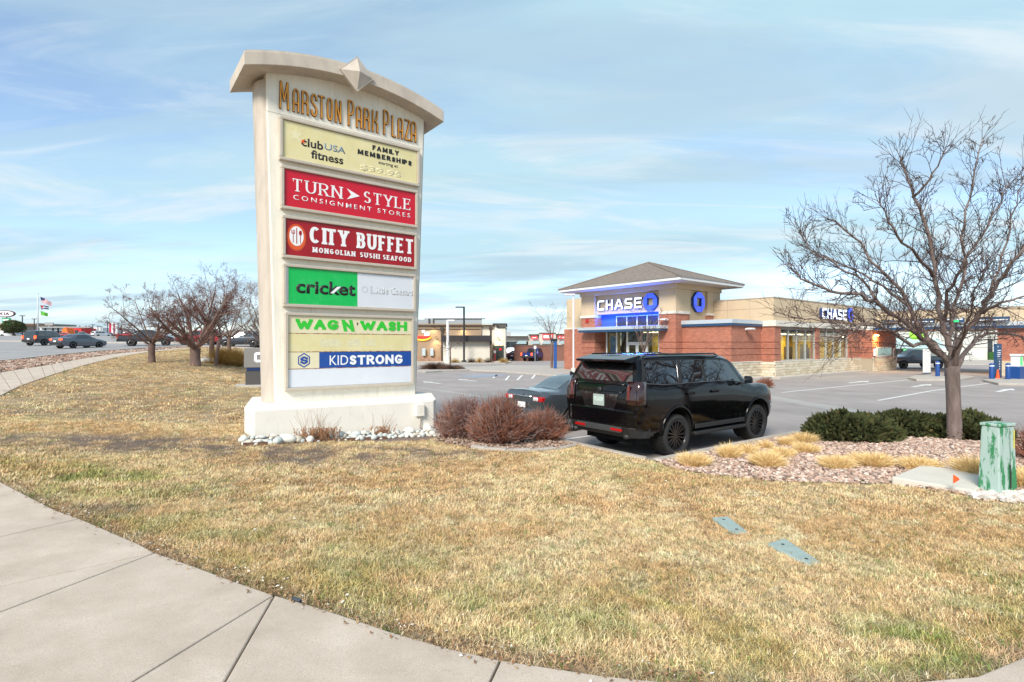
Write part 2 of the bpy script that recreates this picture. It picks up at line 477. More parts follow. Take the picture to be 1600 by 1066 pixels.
m_hblue = M('accessible_blue', (.30, .42, .58), .85, dirt=(.24, .21, .2), dirt_scale=6, dirt_lo=.4, dirt_hi=.6)
c0 = G(756, 587.5, 0)
flat_poly('painted_accessible_mark', [tuple(c0 + AX * a + BX * b) for a, b in ((-1.6, -1.2), (1.6, -1.2), (1.6, 1.2), (-1.6, 1.2))], .006, m_hblue)
# concrete drainage pans
m_pan = M('pan_concrete', (.36, .34, .32), .88, var=.12, vscale=1.5, bump=.1)
p0, p1 = G(1196, 620, 0), G(1345, 645, 0)
pd = (p1 - p0) / np.linalg.norm(p1 - p0); pn = np.array((-pd[1], pd[0]))
flat_poly('drainage_pan', [tuple(p0 - pd * 6 - pn * .45), tuple(p1 + pd * 6 - pn * .45), tuple(p1 + pd * 6 + pn * .45), tuple(p0 - pd * 6 + pn * .45)], .004, m_pan)
q0, q1 = CC + AX * 4.8 + BX * 12.5, CC + AX * 4.8 + BX * 30
flat_poly('gutter_strip', [tuple(q0 - AX * .2), tuple(q0 + AX * .2), tuple(q1 + AX * .2), tuple(q1 - AX * .2)], .004, m_pan)
flat_poly('gutter_strip', [tuple(CC + AX * .16 + BX * .02), tuple(CC + AX * 9.5 + BX * .02), tuple(CC + AX * 9.5 + BX * .5), tuple(CC + AX * .16 + BX * .5)], .0045, m_pan)
# stall lines beside the suv
for t in (3.15, 5.95, 8.75): stripe(CC + AX * .3 + BX * t, CC + AX * 5.6 + BX * t, .11, .007)

# kerbs: runs of kerb stones, each its own block
def curb_run(root, pts, w=.18, z0=-.05, z1=.182, inner=-1, step=3.0):
    pts = [Vector((p[0], p[1])) for p in pts]
    for i in range(len(pts) - 1):
        a, b = pts[i], pts[i + 1]; L = (b - a).length; d = (b - a) / L; n = Vector((-d.y, d.x)) * w
        k = max(1, round(L / step))
        for j in range(k):
            p, q = a + d * (L * j / k + .004), a + d * (L * (j + 1) / k - .004)
            mb = MB(); poly = [p[:], q[:], (q + n)[:], (p + n)[:]]
            top = [(p + n * .08)[:], (q + n * .08)[:], (q + n * .92)[:], (p + n * .92)[:]]
            if inner < 0: poly = [(p - n)[:], (q - n)[:], q[:], p[:]]; top = [(p - n * .92)[:], (q - n * .92)[:], (q - n * .08)[:], (p - n * .08)[:]]
            mb.prism(poly, z0, z1, top=top)
            mb.build('curb_stone', m_curb, root, bevel=.012)
curb = bpy.data.objects.new('lot_curb', None); COL.objects.link(curb); curb['kind'] = 'structure'
c1 = CC + BX * 2.0
curb_run(curb, [CC + BX * 5.4, CC + BX * 2.0, CC + BX * .12], inner=-1)
curb_run(curb, [CC + BX * 0.0, (6.98, 13.2), (7.7, 13.65), (8.6, 13.75), (9.8, 13.45), (11.6, 12.6), (14, 11.0), (18, 8.3), (30, 1.5)], inner=-1)
curb_run(curb, [(-22, 110), (-21, 72), CC + BX * 30, CC + BX * 8.5], inner=-1, step=6)
# grey edging strip round the shrub bed
edging = bpy.data.objects.new('bed_edging', None); COL.objects.link(edging); edging['kind'] = 'structure'
ep = [G(902, 699), G(870, 704), G(830, 706), (G(790, 706.5)), G(757, 704), G(735, 700.5)]
for a, b in zip(ep[:-1], ep[1:]):
    d = (b - a) / np.linalg.norm(b - a); n = np.array((-d[1], d[0])) * -.14
    zz = h(*a)
    mb = MB(); mb.prism([tuple(a), tuple(b), tuple(b + n), tuple(a + n)][::-1], zz - .08, zz + .055)
    mb.build('edging_block', m_curb, edging, bevel=.012)

# ------------------------------------------------------------------ near pavement: separate slabs with open joints
m_walk = M('walk_concrete', (.46, .375, .30), .9, color2=(.66, .56, .465), vscale=1.7, bump=.22, bscale=240, dirt=(.33, .265, .21), dirt_scale=170, dirt_lo=.46, dirt_hi=.68)
walk = bpy.data.objects.new('sidewalk', None); COL.objects.link(walk); walk['kind'] = 'structure'
def shrink(poly, d):
    P = [Vector(p) for p in poly]; n = len(P)
    area = sum(P[i].x * P[(i + 1) % n].y - P[(i + 1) % n].x * P[i].y for i in range(n))
    if area < 0: P = P[::-1]
    out = []
    for i in range(n):
        a, b, c = P[i - 1], P[i], P[(i + 1) % n]
        d1 = (b - a).normalized(); d2 = (c - b).normalized()
        n1 = Vector((-d1.y, d1.x)); n2 = Vector((-d2.y, d2.x))
        k = 1 + n1.dot(n2)
        if k < .35: m = (n1 + n2).normalized() * d * 2.2 if (n1 + n2).length > 1e-4 else n1 * d
        else: m = (n1 + n2) * d / k
        out.append((b + m)[:])
    return out
def slab(poly, parent=walk, gap=.006, lift=.025, bev=.009, jitter=0.0):
    P = shrink([tuple(p) for p in poly], gap)
    n = len(P)
    top = [(p[0], p[1], h(p[0], p[1]) + lift + jitter) for p in P]
    bot = [(p[0], p[1], t[2] - .13) for p, t in zip(P, top)]
    mb = MB(); mb.add(bot + top, [tuple(range(n))[::-1], tuple(range(n, 2 * n))] + [(i, (i + 1) % n, n + (i + 1) % n, n + i) for i in range(n)])
    return mb.build('slab', m_walk, parent, bevel=bev)
def epart(a, b):   # edge points with index a..b inclusive
    return [EDGE[i] for i in range(a, b + 1)]
def far_end(edge_i, ext_px, L=2.5):
    e = EDGE[edge_i]; q = G(*ext_px); d = (q - e) / np.linalg.norm(q - e); return e + d * L
J1 = far_end(6, (0, 843)); J2 = far_end(8, (0, 921)); J3 = far_end(8, (0, 963)); J4 = far_end(11, (218, 1066)); J5 = far_end(11, (355, 1066)); J6 = far_end(15, (770, 1066), 2.3)
J0 = np.array((-9.6, 5.6)); J7 = EDGE[18] + np.array((.05, -2.2)); J8 = EDGE[21] + np.array((.3, -2.6))
slab([J0] + epart(2, 6) + [J1])
slab([np.array((-14, 7.2))] + epart(0, 2) + [J0])
slab([J1] + epart(6, 8) + [J2])
slab([J2, EDGE[8], J3])
slab([J3] + epart(8, 11) + [J4])
slab([J4, EDGE[11], J5])
slab([J5] + epart(11, 15) + [J6])
slab([J6] + epart(15, 18) + [J7])
slab([J7] + epart(18, 21) + [J8])
# outer walk panels beyond the first joint, toward the viewer
# far pavement
fw = bpy.data.objects.new('far_sidewalk', None); COL.objects.link(fw); fw['kind'] = 'structure'
def resample(P, n):
    P = [np.array(p) for p in P]; L = np.concatenate([[0], np.cumsum([np.linalg.norm(b - a) for a, b in zip(P[:-1], P[1:])])])
    return [np.array((np.interp(t, L, [p[0] for p in P]), np.interp(t, L, [p[1] for p in P]))) for t in np.linspace(0, L[-1], n)]
fr, fl = resample(FAR_R, 26), resample(FAR_L, 26)
for i in range(25):
    slab([fr[i], fr[i + 1], fl[i + 1], fl[i]], fw, gap=.012, lift=.03)

# ------------------------------------------------------------------ road
m_road = M('road_asphalt', (.30, .29, .29), .9, var=.12, vscale=.4, bump=.2, bscale=120)
re = resample(ROAD_E, 30)
ROAD_F = [(-120, 72), (-95, 76), G(20, 534.6), G(60, 535), G(140, 536.8), G(200, 537.4), G(280, 538), G(340, 539), G(420, 540.5)]
rf = resample(ROAD_F, 30)
mb = MB(); vs = []
for i in range(30):
    for k in range(13):
        q = re[i] * (1 - k / 12) + rf[i] * (k / 12)
        vs.append((q[0], q[1], h(q[0], q[1]) + .05))
mb.add(vs, [(i * 13 + k, (i + 1) * 13 + k, (i + 1) * 13 + k + 1, i * 13 + k + 1) for i in range(29) for k in range(12)])
mb.build('road', m_road, kind='structure', smooth=True)
rc = bpy.data.objects.new('road_curb', None); COL.objects.link(rc); rc['kind'] = 'structure'
def curb_strip(P, w, zt, name, par=None, out=1):
    for i in range(len(P) - 1):
        a, b = P[i], P[i + 1]; d = (b - a) / np.linalg.norm(b - a); n = np.array((d[1], -d[0])) * w * out
        V = [a, b, b + n, a + n]
        if out < 0: V = V[::-1]
        mb = MB(); mb.add([(p[0], p[1], h(*p) - .1) for p in V] + [(p[0], p[1], h(*p) + zt) for p in V],
               [(3, 2, 1, 0), (4, 5, 6, 7), (0, 1, 5, 4), (1, 2, 6, 5), (2, 3, 7, 6), (3, 0, 4, 7)])
        mb.build(name, m_curb, par)
curb_strip(re, .3, .13, 'curb_stone', rc, 1)
curb_strip(rf, 1.6, .20, 'verge_block', rc, -1)
def road_dash(i, fr, fac=.35):
    a = re[i] * (1 - fr) + rf[i] * fr; b_ = re[i + 1] * (1 - fr) + rf[i + 1] * fr; b = a * (1 - fac) + b_ * fac + 0 * a
    d = (b_ - a) / np.linalg.norm(b_ - a); b = a + d * 3.2; w = np.array((-d[1], d[0])) * .10
    V = [a - w, b - w, b + w, a + w]
    mb = MB(); mb.add([(q[0], q[1], h(q[0], q[1]) + .075) for q in V], [(0, 1, 2, 3)])
    mb.build('painted_lane_dash', m_paint, kind='structure')
for i in range(2, 28, 2):
    road_dash(i, .16); road_dash(i, .32)
mb = MB(); gx = np.linspace(-330, -44, 30); gy = np.linspace(0, 1, 14); vs = []
for x in gx:
    y0 = float(np.interp(x, [p[0] for p in rf], [p[1] for p in rf])) + 2.0
    for t in gy: y = y0 + (262 - y0) * t ** 1.6; vs.append((x, y, h(x, y) + .06))
mb.add(vs, [(i * 14 + k, (i + 1) * 14 + k, (i + 1) * 14 + k + 1, i * 14 + k + 1) for i in range(29) for k in range(13)])
mb.build('dealer_lot', m_road, kind='structure', smooth=True)
# ------------------------------------------------------------------ lettering
def arc(cx, cy, rx, ry, a0, a1, n=9):
    return [(cx + rx * math.cos(R(t)), cy + ry * math.sin(R(t))) for t in np.linspace(a0, a1, n)]
GL = {  # strokes in a unit box
    'A': (1.0, [[(0, 0), (.5, 1), (1, 0)], [(.2, .36), (.8, .36)]]),
    'B': (.85, [[(0, 0), (0, 1)], [(0, 1), (.5, 1)] + arc(.5, .76, .42, .24, 90, -90) + [(0, .52)], [(.5, .52)] + arc(.52, .26, .48, .26, 90, -90) + [(0, 0)]]),
    'C': (.95, [arc(.52, .5, .5, .5, 45, 315, 15)]),
    'D': (.95, [[(0, 0), (0, 1)], [(0, 1), (.4, 1)] + arc(.42, .5, .55, .5, 90, -90, 11) + [(0, 0)]]),
    'E': (.8, [[(0, 0), (0, 1)], [(0, 1), (.95, 1)], [(0, .52), (.7, .52)], [(0, 0), (1, 0)]]),
    'F': (.75, [[(0, 0), (0, 1)], [(0, 1), (1, 1)], [(0, .52), (.7, .52)]]),
    'G': (1.0, [arc(.52, .5, .5, .5, 45, 330, 15) + [(.97, .42), (.6, .42)]]),
    'H': (1.0, [[(0, 0), (0, 1)], [(1, 0), (1, 1)], [(0, .5), (1, .5)]]),
    'I': (.12, [[(.5, 0), (.5, 1)]]),
    'K': (.9, [[(0, 0), (0, 1)], [(.95, 1), (0, .4)], [(.3, .58), (1, 0)]]),
    'L': (.75, [[(0, 0), (0, 1)], [(0, 0), (1, 0)]]),
    'M': (1.2, [[(0, 0), (0.05, 1)], [(.05, 1), (.5, .1), (.95, 1)], [(.95, 1), (1, 0)]]),
    'N': (1.0, [[(0, 0), (0, 1)], [(0, 1), (1, 0)], [(1, 0), (1, 1)]]),
    'O': (1.05, [arc(.5, .5, .5, .5, 90, 450, 21)]),
    'P': (.8, [[(0, 0), (0, 1)], [(0, 1), (.5, 1)] + arc(.5, .73, .5, .27, 90, -90) + [(0, .46)]]),
    'R': (.9, [[(0, 0), (0, 1)], [(0, 1), (.5, 1)] + arc(.5, .75, .45, .25, 90, -90) + [(0, .5)], [(.45, .5), (1, 0)]]),
    'S': (.75, [arc(.5, .75, .44, .25, 25, 270, 11) + arc(.5, .25, .48, .25, 90, -155, 11)]),
    'T': (.9, [[(.5, 0), (.5, 1)], [(0, 1), (1, 1)]]),
    'U': (.95, [[(0, 1)] + [(0, .4)] + arc(.5, .36, .5, .36, 180, 360, 11) + [(1, 1)]]),
    'Y': (.95, [[(.5, 0), (.5, .45)], [(0, 1), (.5, .45), (1, 1)]]),
    'W': (1.4, [[(0, 1), (.27, 0), (.5, .8), (.73, 0), (1, 1)]]),
    'Z': (.8, [[(0, 1), (1, 1), (0, 0), (1, 0)]]),
}
# tall art-deco capitals of the main title
DECO = {
    'M': (1.5, [[(0, 0), (.08, 1), (.5, .3), (.92, 1), (1, 0)]]),
    'A': (1.0, [[(0, 0), (0, .78)] + arc(.5, .78, .5, .22, 180, 0) + [(1, .78), (1, 0)], [(0, .36), (1, .36)]]),
    'R': (1.0, [[(0, 0), (0, 1), (.5, 1)] + arc(.5, .76, .5, .24, 90, -30, 6) + [(.85, .52), (0, .52)], [(.72, .52), (1, .4), (1, 0)]]),
    'S': (.95, [arc(.5, .78, .5, .22, 0, 200, 9) + [(.1, .62), (.9, .4)] + arc(.5, .22, .5, .22, 20, -180, 9)]),
    'T': (1.0, [[(0, 1), (1, 1)], [(.5, 1), (.5, 0)]]),
    'O': (1.0, [[(0, .22), (0, .78)] + arc(.5, .78, .5, .22, 180, 0) + [(1, .22)] + arc(.5, .22, .5, .22, 0, -180)]),
    'N': (1.05, [[(0, 0), (0, 1)], [(0, 1), (1, 0)], [(1, 0), (1, 1)]]),
    'P': (1.0, [[(0, 0), (0, 1), (.5, 1)] + arc(.5, .72, .5, .28, 90, -90) + [(0, .44)]]),
    'K': (1.0, [[(0, 0), (0, 1)], [(1, 1), (.85, .62), (0, .48)], [(.6, .52), (1, .36), (1, 0)]]),
    'L': (.85, [[(0, 1), (0, 0), (1, 0)]]),
    'Z': (1.0, [[(0, 1), (1, 1), (0, 0), (1, 0)]]),
}
# squared letters with cut corners
TECH = {
    'C': (1.0, [[(1, 1), (.14, 1), (0, .86), (0, .14), (.14, 0), (1, 0)]]),
    'H': (1.0, [[(0, 0), (0, 1)], [(1, 0), (1, 1)], [(0, .5), (1, .5)]]),
    'A': (1.15, [[(0, 0), (.42, 1), (.58, 1), (1, 0)], [(.18, .3), (.82, .3)]]),
    'S': (1.0, [[(.98, 1), (.12, 1), (0, .9), (0, .62), (.12, .53), (.88, .47), (1, .38), (1, .1), (.88, 0), (0, 0)]]),
    'E': (.95, [[(1, 1), (0, 1), (0, 0), (1, 0)], [(0, .5), (.9, .5)]]),
}
def stroke_mesh(mb, strokes, x0, y0, w, hh, tx, ty, depth, T, serif=0, z0=0.0, shrinkbox=True, grow=0.0):
    """thick strokes, one convex piece per segment; T maps (x right, y up, z out)"""
    k = [0]
    iw, ih = w - tx, hh - ty
    def P(p): return (x0 + tx / 2 + p[0] * iw, y0 + ty / 2 + p[1] * ih)
    TX, TY = tx + grow, ty + grow
    def slabp(poly):
        k[0] += 1
        mb.prism(poly, z0, z0 + depth + k[0] * .00025, T)
    for st in strokes:
        pts = [P(p) for p in st]
        for i in range(len(pts) - 1):
            a, b = Vector(pts[i]), Vector(pts[i + 1]); d = b - a
            if d.length < 1e-6: continue
            d.normalize(); n = Vector((-d.y, d.x))
            hw = .5 * math.sqrt((n.x * TX) ** 2 + (n.y * TY) ** 2); n = n * hw
            slabp([(a - n)[:], (b - n)[:], (b + n)[:], (a + n)[:]])
            if i > 0: slabp([(a.x + TX / 2 * math.cos(t), a.y + TY / 2 * math.sin(t)) for t in np.linspace(0, 2 * math.pi, 9)[:-1]])
        if grow or not serif:
            for q, r in ((pts[0], pts[1]), (pts[-1], pts[-2])):
                e = .5
                slabp([(q[0] - TX * e, q[1] - TY * e), (q[0] + TX * e, q[1] - TY * e), (q[0] + TX * e, q[1] + TY * e), (q[0] - TX * e, q[1] + TY * e)]) if serif == 0 else None
        if serif:
            for q, r, u in ((pts[0], pts[1], st[0]), (pts[-1], pts[-2], st[-1])):
                vert = abs(q[1] - r[1]) > abs(q[0] - r[0]) * .9
                if vert and (u[1] < .05 or u[1] > .95):
                    sw = tx * .5 + serif; yy = q[1]
                    slabp([(q[0] - sw, yy - ty / 2), (q[0] + sw, yy - ty / 2), (q[0] + sw, yy + ty / 2), (q[0] - sw, yy + ty / 2)])
                elif not vert and abs(q[1] - r[1]) < .02 * hh:
                    sx_ = 1 if q[0] > r[0] else -1
                    slabp([(q[0] - sx_ * tx * .1, q[1] - ty / 2), (q[0] + sx_ * tx * .42, q[1] - ty / 2), (q[0] + sx_ * tx * .42, q[1] + ty / 2), (q[0] - sx_ * tx * .1, q[1] + ty / 2)][::sx_])
                    sg = -1 if u[1] > .9 else 1
                    slabp([(q[0] - ty * .5, yy2) for yy2 in ()] or [(q[0] - ty * .6, q[1] - ty / 2 * -sg), (q[0] + ty * .3, q[1]), (q[0] + ty * .5, q[1] + sg * serif * 2.2), (q[0] + ty * .1, q[1] + sg * serif * 2.2)])
def layout(s, glyphs, width, hh, tx, gap, space=.5):
    tot = 0
    for ch in s: tot += (space if ch == ' ' else glyphs[ch][0]) + gap
    tot -= gap
    u = width / tot; x = 0; out = []
    for ch in s:
        w = (space if ch == ' ' else glyphs[ch][0]) * u
        if ch != ' ': out.append((ch, x, max(w, tx * 1.02)))
        x += w + gap * u
    return out
def stroke_text(s, glyphs, x, y, width, hh, tx, ty, depth, T, name, mat, parent, gap=.3, serif=0, space=.5, z0=0):
    mb = MB()
    for ch, gx, w in layout(s, glyphs, width, hh, tx, gap, space):
        stroke_mesh(mb, glyphs[ch][1], x + gx, y, w, hh, tx, ty, depth, T, serif, z0)
    return mb.build(name, mat, parent)
def font_text(s, x, y, width, hh, depth, T, name, mat, parent, bold=0.0, z0=0.0, shear=0.0, space=1.0):
    cu = bpy.data.curves.new('text', 'FONT'); cu.body = s; cu.size = 1; cu.offset = bold; cu.resolution_u = 3; cu.shear = shear
    cu.space_character = space
    o = bpy.data.objects.new('text', cu); COL.objects.link(o)
    bpy.context.view_layer.update()
    me = bpy.data.meshes.new_from_object(o.evaluated_get(bpy.context.evaluated_depsgraph_get()))
    bpy.data.objects.remove(o); bpy.data.curves.remove(cu)
    n = len(me.vertices); co = np.zeros(n * 3); me.vertices.foreach_get('co', co); co = co.reshape(-1, 3)
    lo, hi = co.min(0), co.max(0)
    bm = bmesh.new(); bm.from_mesh(me)
    r = bmesh.ops.extrude_face_region(bm, geom=bm.faces[:])
    for v in r['geom']:
        if isinstance(v, bmesh.types.BMVert): v.co.z += 1
    sx, sy = width / (hi[0] - lo[0]), hh / (hi[1] - lo[1])
    for v in bm.verts:
        v.co = T @ Vector((x + (v.co.x - lo[0]) * sx, y + (v.co.y - lo[1]) * sy, z0 + v.co.z * depth))
    bm.normal_update()
    bmesh.ops.recalc_face_normals(bm, faces=bm.faces[:])
    bm.to_mesh(me); bm.free(); me.name = name
    return put(name, me, mat, parent)
# front-plane frame: text x -> local x, text y -> local z, out of the plane -> local -y
TF = Matrix(((1, 0, 0, 0), (0, 0, -1, 0), (0, 1, 0, 0), (0, 0, 0, 1)))
def TFat(y): return Matrix.Translation((0, y, 0)) @ TF

# ------------------------------------------------------------------ the tall shopping-plaza sign
m_cream = M('cream_stucco', (.82, .78, .69), .85, var=.05, vscale=1.5, bump=.12, bscale=120, dirt=(.60, .53, .42), dirt_scale=3.5, dirt_lo=.52, dirt_hi=.80, stretch=(2.2, 2.2, .35))
m_white_st = M('white_stucco', (.77, .73, .66), .85, var=.04, vscale=2, bump=.15, bscale=110, dirt=(.58, .50, .40), dirt_scale=3, dirt_lo=.55, dirt_hi=.85, stretch=(1.5, 1.5, .7))
m_taupe = M('taupe_stucco', (.52, .455, .39), .85, var=.10, vscale=3, bump=.12, bscale=120, dirt=(.36, .31, .27), dirt_scale=1.8, dirt_lo=.5, dirt_hi=.8, stretch=(1, 1, .35))
m_frame = M('panel_frame_metal', (.50, .44, .37), .5, var=.06, vscale=5)
m_bronze = M('letter_side_bronze', (.17, .06, .01), .45)
m_gold = M('letter_gold', (.78, .34, .03), .4, var=.2, vscale=9)
m_black = M('print_black', (.012, .012, .014), .5)
m_whitep = M('print_white', (.82, .82, .84), .45)
m_red = M('panel_red', (.56, .004, .022), .35)
m_dred = M('panel_dark_red', (.33, .002, .008), .35, var=.1, vscale=3)
m_green = M('panel_green', (.0, .46, .085), .35, dirt=(.05, .52, .16), dirt_scale=3, dirt_lo=.5, dirt_hi=.8)
m_lgreen = M('print_green', (.03, .52, .035), .45)
m_yel = M('panel_faded_yellow', (.70, .62, .33), .4, var=.05, vscale=2.5, dirt=(.74, .68, .45), dirt_scale=3, dirt_lo=.5, dirt_hi=.8)
m_pale = M('panel_pale', (.72, .66, .45), .4, var=.04, vscale=3)
m_milk = M('panel_milk_white', (.66, .69, .75), .35, var=.03, vscale=2)
m_ghost = M('print_ghost', (.60, .59, .52), .45)
m_ghostg = M('print_ghost_grey', (.52, .53, .55), .45)
m_blue = M('panel_blue', (.012, .07, .32), .35)
m_usa = M('print_slate', (.20, .27, .34), .45)
m_orange = M('print_orange', (.70, .10, .02), .45)

SW = (-5.35, 12.17); SROT = math.atan2(.607, .795)
SBASE = .34
sign = thing('plaza_sign', 'tall cream shopping plaza sign with arched taupe cap and five tenant panels', 'sign', (SW[0], SW[1], SBASE), SROT)
Z0 = -SBASE
def uL(z): return -.22 + (8.45 - z) / 7.45 * .20
def uR(z): return 3.75 - (8.45 - z) / 7.45 * .26
# body: cream slab with an arched head
N = 17
def capz(u): return 8.22 + .43 * (1 - ((u - 1.68) / 2.45) ** 2) + .0      # underside of the cap
body = []
for i in range(N): u = -.22 + (3.97) * i / (N - 1); body.append((u, capz(u) + .05))
poly = [(uL(.98), .96 + Z0)] + [(uR(.98), .96 + Z0)] + [(u, z + Z0) for u, z in body[::-1]]
mb = MB(); mb.prism(poly, 0, .95, TFat(.95))
mb.build('cream_body', m_cream, sign, bevel=.015)
mb = MB()
mb.box(-.215, 3.745, -.004, .0, 7.545 + Z0, 7.555 + Z0)
mb.build('body_joint', m_taupe, sign)
# rounded taupe side fins
for sgn in (-1, 1):
    mb = MB(); ring = []
    for t in np.linspace(0, math.pi, 9): ring.append((math.sin(t) * .17, .50 - math.cos(t) * .42))
    zs = [.97, 8.28]
    def fu(z): return uL(z) if sgn < 0 else uR(z)
    vs = []
    for z in zs:
        for a, b in ring: vs.append((fu(z) + sgn * a, b, z + Z0))
    n = len(ring)
    mb.add(vs, [(i, i + 1, n + i + 1, n + i) for i in range(n - 1)] + [tuple(range(n)), tuple(range(n, 2 * n))])
    mb.build('side_fin', m_taupe, sign, sharp=30)
# cap: a bowed moulding, with a thin upper lip
def capline(u, lo): return capz(u) + lo
us = np.linspace(-.76, 4.10, 25)
mb = MB()
pl = [(u, capz(u) + Z0) for u in us] + [(u, capz(u) + .29 + Z0) for u in us[::-1]]
mb.prism(pl, 0, 1.60, TFat(1.15))
mb.build('arched_cap', m_taupe, sign, bevel=.012)
mb = MB()
us2 = np.linspace(-.73, 4.07, 25)
pl = [(u, capz(u) + .292 + Z0) for u in us2] + [(u, capz(u) + .335 + Z0) for u in us2[::-1]]
mb.prism(pl, 0, 1.52, TFat(1.11))
mb.build('cap_lip', m_taupe, sign)
# pyramid-faced diamond on the cap
cx, cz, r = 1.70, 8.76 + Z0, .42
mb = MB()
P4 = [(cx, cz + r), (cx + r, cz), (cx, cz - r), (cx - r, cz)]
V = [(p[0], -.42, p[1]) for p in P4] + [(p[0], -.50, p[1]) for p in P4] + [(cx, -.66, cz)]
I4 = [(cx + (p[0] - cx) * .9, -.50, cz + (p[1] - cz) * .9) for p in P4]
V += I4
mb.add(V, [(0, 1, 2, 3)] + [(i, (i + 1) % 4, 4 + (i + 1) % 4, 4 + i) for i in range(4)] + [(4 + i, 4 + (i + 1) % 4, 9 + (i + 1) % 4, 9 + i) for i in range(4)] + [(9 + i, 9 + (i + 1) % 4, 8) for i in range(4)])
mb.build('diamond_boss', m_taupe, sign)
# title
title = 'MARSTON PARK PLAZA'
xs_t = [(.055, .262), (.349, .486), (.55, .701), (.758, .9), (.932, 1.076), (1.134, 1.265), (1.331, 1.478), None, (1.647, 1.794), (1.853, 2.0), (2.055, 2.20), (2.27, 2.423), None, (2.57, 2.725), (2.80, 2.908), (2.97, 3.112), (3.171, 3.32), (3.345, 3.495)]
tops = {0, 8, 13}
wds = {'M': .235, 'L': .105, 'T': .145, 'S': .135}
for i, ch in enumerate(title):
    if ch == ' ': continue
    hh = .63 if i in tops else .54
    w = wds.get(ch, .15) * (1.12 if i in tops else 1)
    x, w = xs_t[i][0], (xs_t[i][1] - xs_t[i][0]) / 1.10
    mb = MB(); stroke_mesh(mb, DECO[ch][1], x, 7.675 + Z0, w * 1.10, hh, .034, .034, .03, TFat(-.001), grow=.014)
    L = mb.build('title_letter', m_bronze, sign)
    mb = MB(); stroke_mesh(mb, DECO[ch][1], x, 7.675 + Z0, w * 1.10, hh, .034, .034, .008, TFat(-.001), z0=.036, grow=-.010)
    mb.build('letter_face', m_gold, L)

def panel(ul, ur, zb, zt, fw=.07, out=.13):
    root = None
    mb = MB()
    y0, y1 = -out, -.001
    a, b, c, d = ul, ur, zb + Z0, zt + Z0
    def q(x0, x1, z0, z1, yy=y0): mb.box(x0, x1, yy, y1, z0, z1)
    q(a, b, d - fw, d); q(a, b, c, c + fw); q(a, a + fw, c + fw, d - fw, y0); q(b - fw, b, c + fw, d - fw, y0)
    return mb.build('panel_frame', m_frame, sign, bevel=.012)
def face(par, x0, x1, z0, z1, mat, y=-.09, name='panel_face'):
    mb = MB(); mb.box(x0, x1, y, -.01, z0 + Z0, z1 + Z0)
    return mb.build(name, mat, par)
TT_ = TFat(-.0905)
def zz(z): return z + Z0
# 1 fitness club panel
p = panel(.04, 3.565, 6.485, 7.48); face(p, .12, 3.485, 6.56, 7.40, m_yel)
font_text('club', .52, zz(6.90), .50, .20, .003, TT_, 'lettering', m_black, p, bold=.022)
font_text('USA', 1.05, zz(6.93), .51, .155, .003, TT_, 'lettering', m_usa, p, bold=.018)
font_text('fitness', .74, zz(6.66), .765, .20, .003, TT_, 'lettering', m_black, p, bold=.022)
stroke_text('FAMILY', GL, 2.248, zz(7.185), .72, .125, .042, .032, .003, TT_, 'lettering', m_black, p, gap=.28)
stroke_text('MEMBERSHIPS', GL, 1.865, zz(7.00), 1.46, .125, .042, .032, .003, TT_, 'lettering', m_black, p, gap=.28)
font_text('starting at', 2.41, zz(6.845), .53, .10, .003, TT_, 'lettering', m_black, p, bold=.008)
m_gy = M('print_ghost_yellow', (.76, .69, .44), .45)
font_text('$39.95', 1.93, zz(6.605), 1.10, .16, .002, TT_, 'faded_lettering', m_gy, p, bold=.012)
mb = MB(); st = []
for k in range(10):
    rr = .17 if k % 2 == 0 else .07; t = math.pi / 2 + k * math.pi / 5; st.append((.40 + rr * math.cos(t), zz(7.12) + rr * math.sin(t)))
mb.prism(st, 0, .002, TT_); mb.build('faded_star', m_gy, p)
mb = MB(); mb.prism([(.53, zz(7.03)), (.61, zz(7.08)), (.57, zz(7.02)), (.62, zz(6.97)), (.55, zz(6.98)), (.51, zz(6.95))], 0, .0045, TT_); mb.build('red_star_mark', m_orange, p)
# 2 red consignment panel
p = panel(.07, 3.51, 5.38, 6.37); face(p, .15, 3.43, 5.455, 6.295, m_red)
SER = dict(serif=.035)
stroke_text('TURN', GL, .32, zz(5.825), 1.155, .285, .046, .018, .004, TT_, 'lettering', m_whitep, p, gap=.30, serif=.028)
stroke_text('STYLE', GL, 2.02, zz(5.825), 1.285, .285, .046, .018, .004, TT_, 'lettering', m_whitep, p, gap=.26, serif=.028)
mb = MB(); mb.prism([(1.594, zz(5.835)), (1.92, zz(5.965)), (1.594, zz(6.10)), (1.70, zz(5.965))], 0, .004, TT_); mb.build('arrow_mark', m_whitep, p)
font_text('CONSIGNMENT STORES', .343, zz(5.628), 2.95, .112, .004, TT_, 'lettering', m_whitep, p, bold=.002, space=1.45)
# 3 buffet panel
p = panel(.10, 3.485, 4.267, 5.24); face(p, .18, 3.405, 4.345, 5.165, m_dred)
stroke_text('CITY', GL, .705, zz(4.675), .93, .385, .085, .050, .004, TT_, 'lettering', m_whitep, p, gap=.24, serif=.022)
stroke_text('BUFFET', GL, 1.85, zz(4.675), 1.53, .385, .080, .050, .004, TT_, 'lettering', m_whitep, p, gap=.24, serif=.018)
for s_, x_, w_ in (('MONGOLIAN', .775, 1.03), ('SUSHI', 1.925, .50), ('SEAFOOD', 2.53, .79)):
    stroke_text(s_, GL, x_, zz(4.46), w_, .12, .030, .018, .004, TT_, 'lettering', m_whitep, p, gap=.34, serif=.010)
def disc(r0, mat, z0, d=.0015, cx=.412, cz=4.76, name='emblem', sx=.70):
    mb = MB(); mb.prism([(cx + r0 * sx * math.cos(t), zz(cz) + r0 * math.sin(t)) for t in np.linspace(0, 2 * math.pi, 37)[:-1]], z0, z0 + d, TT_); return mb.build(name, mat, p)
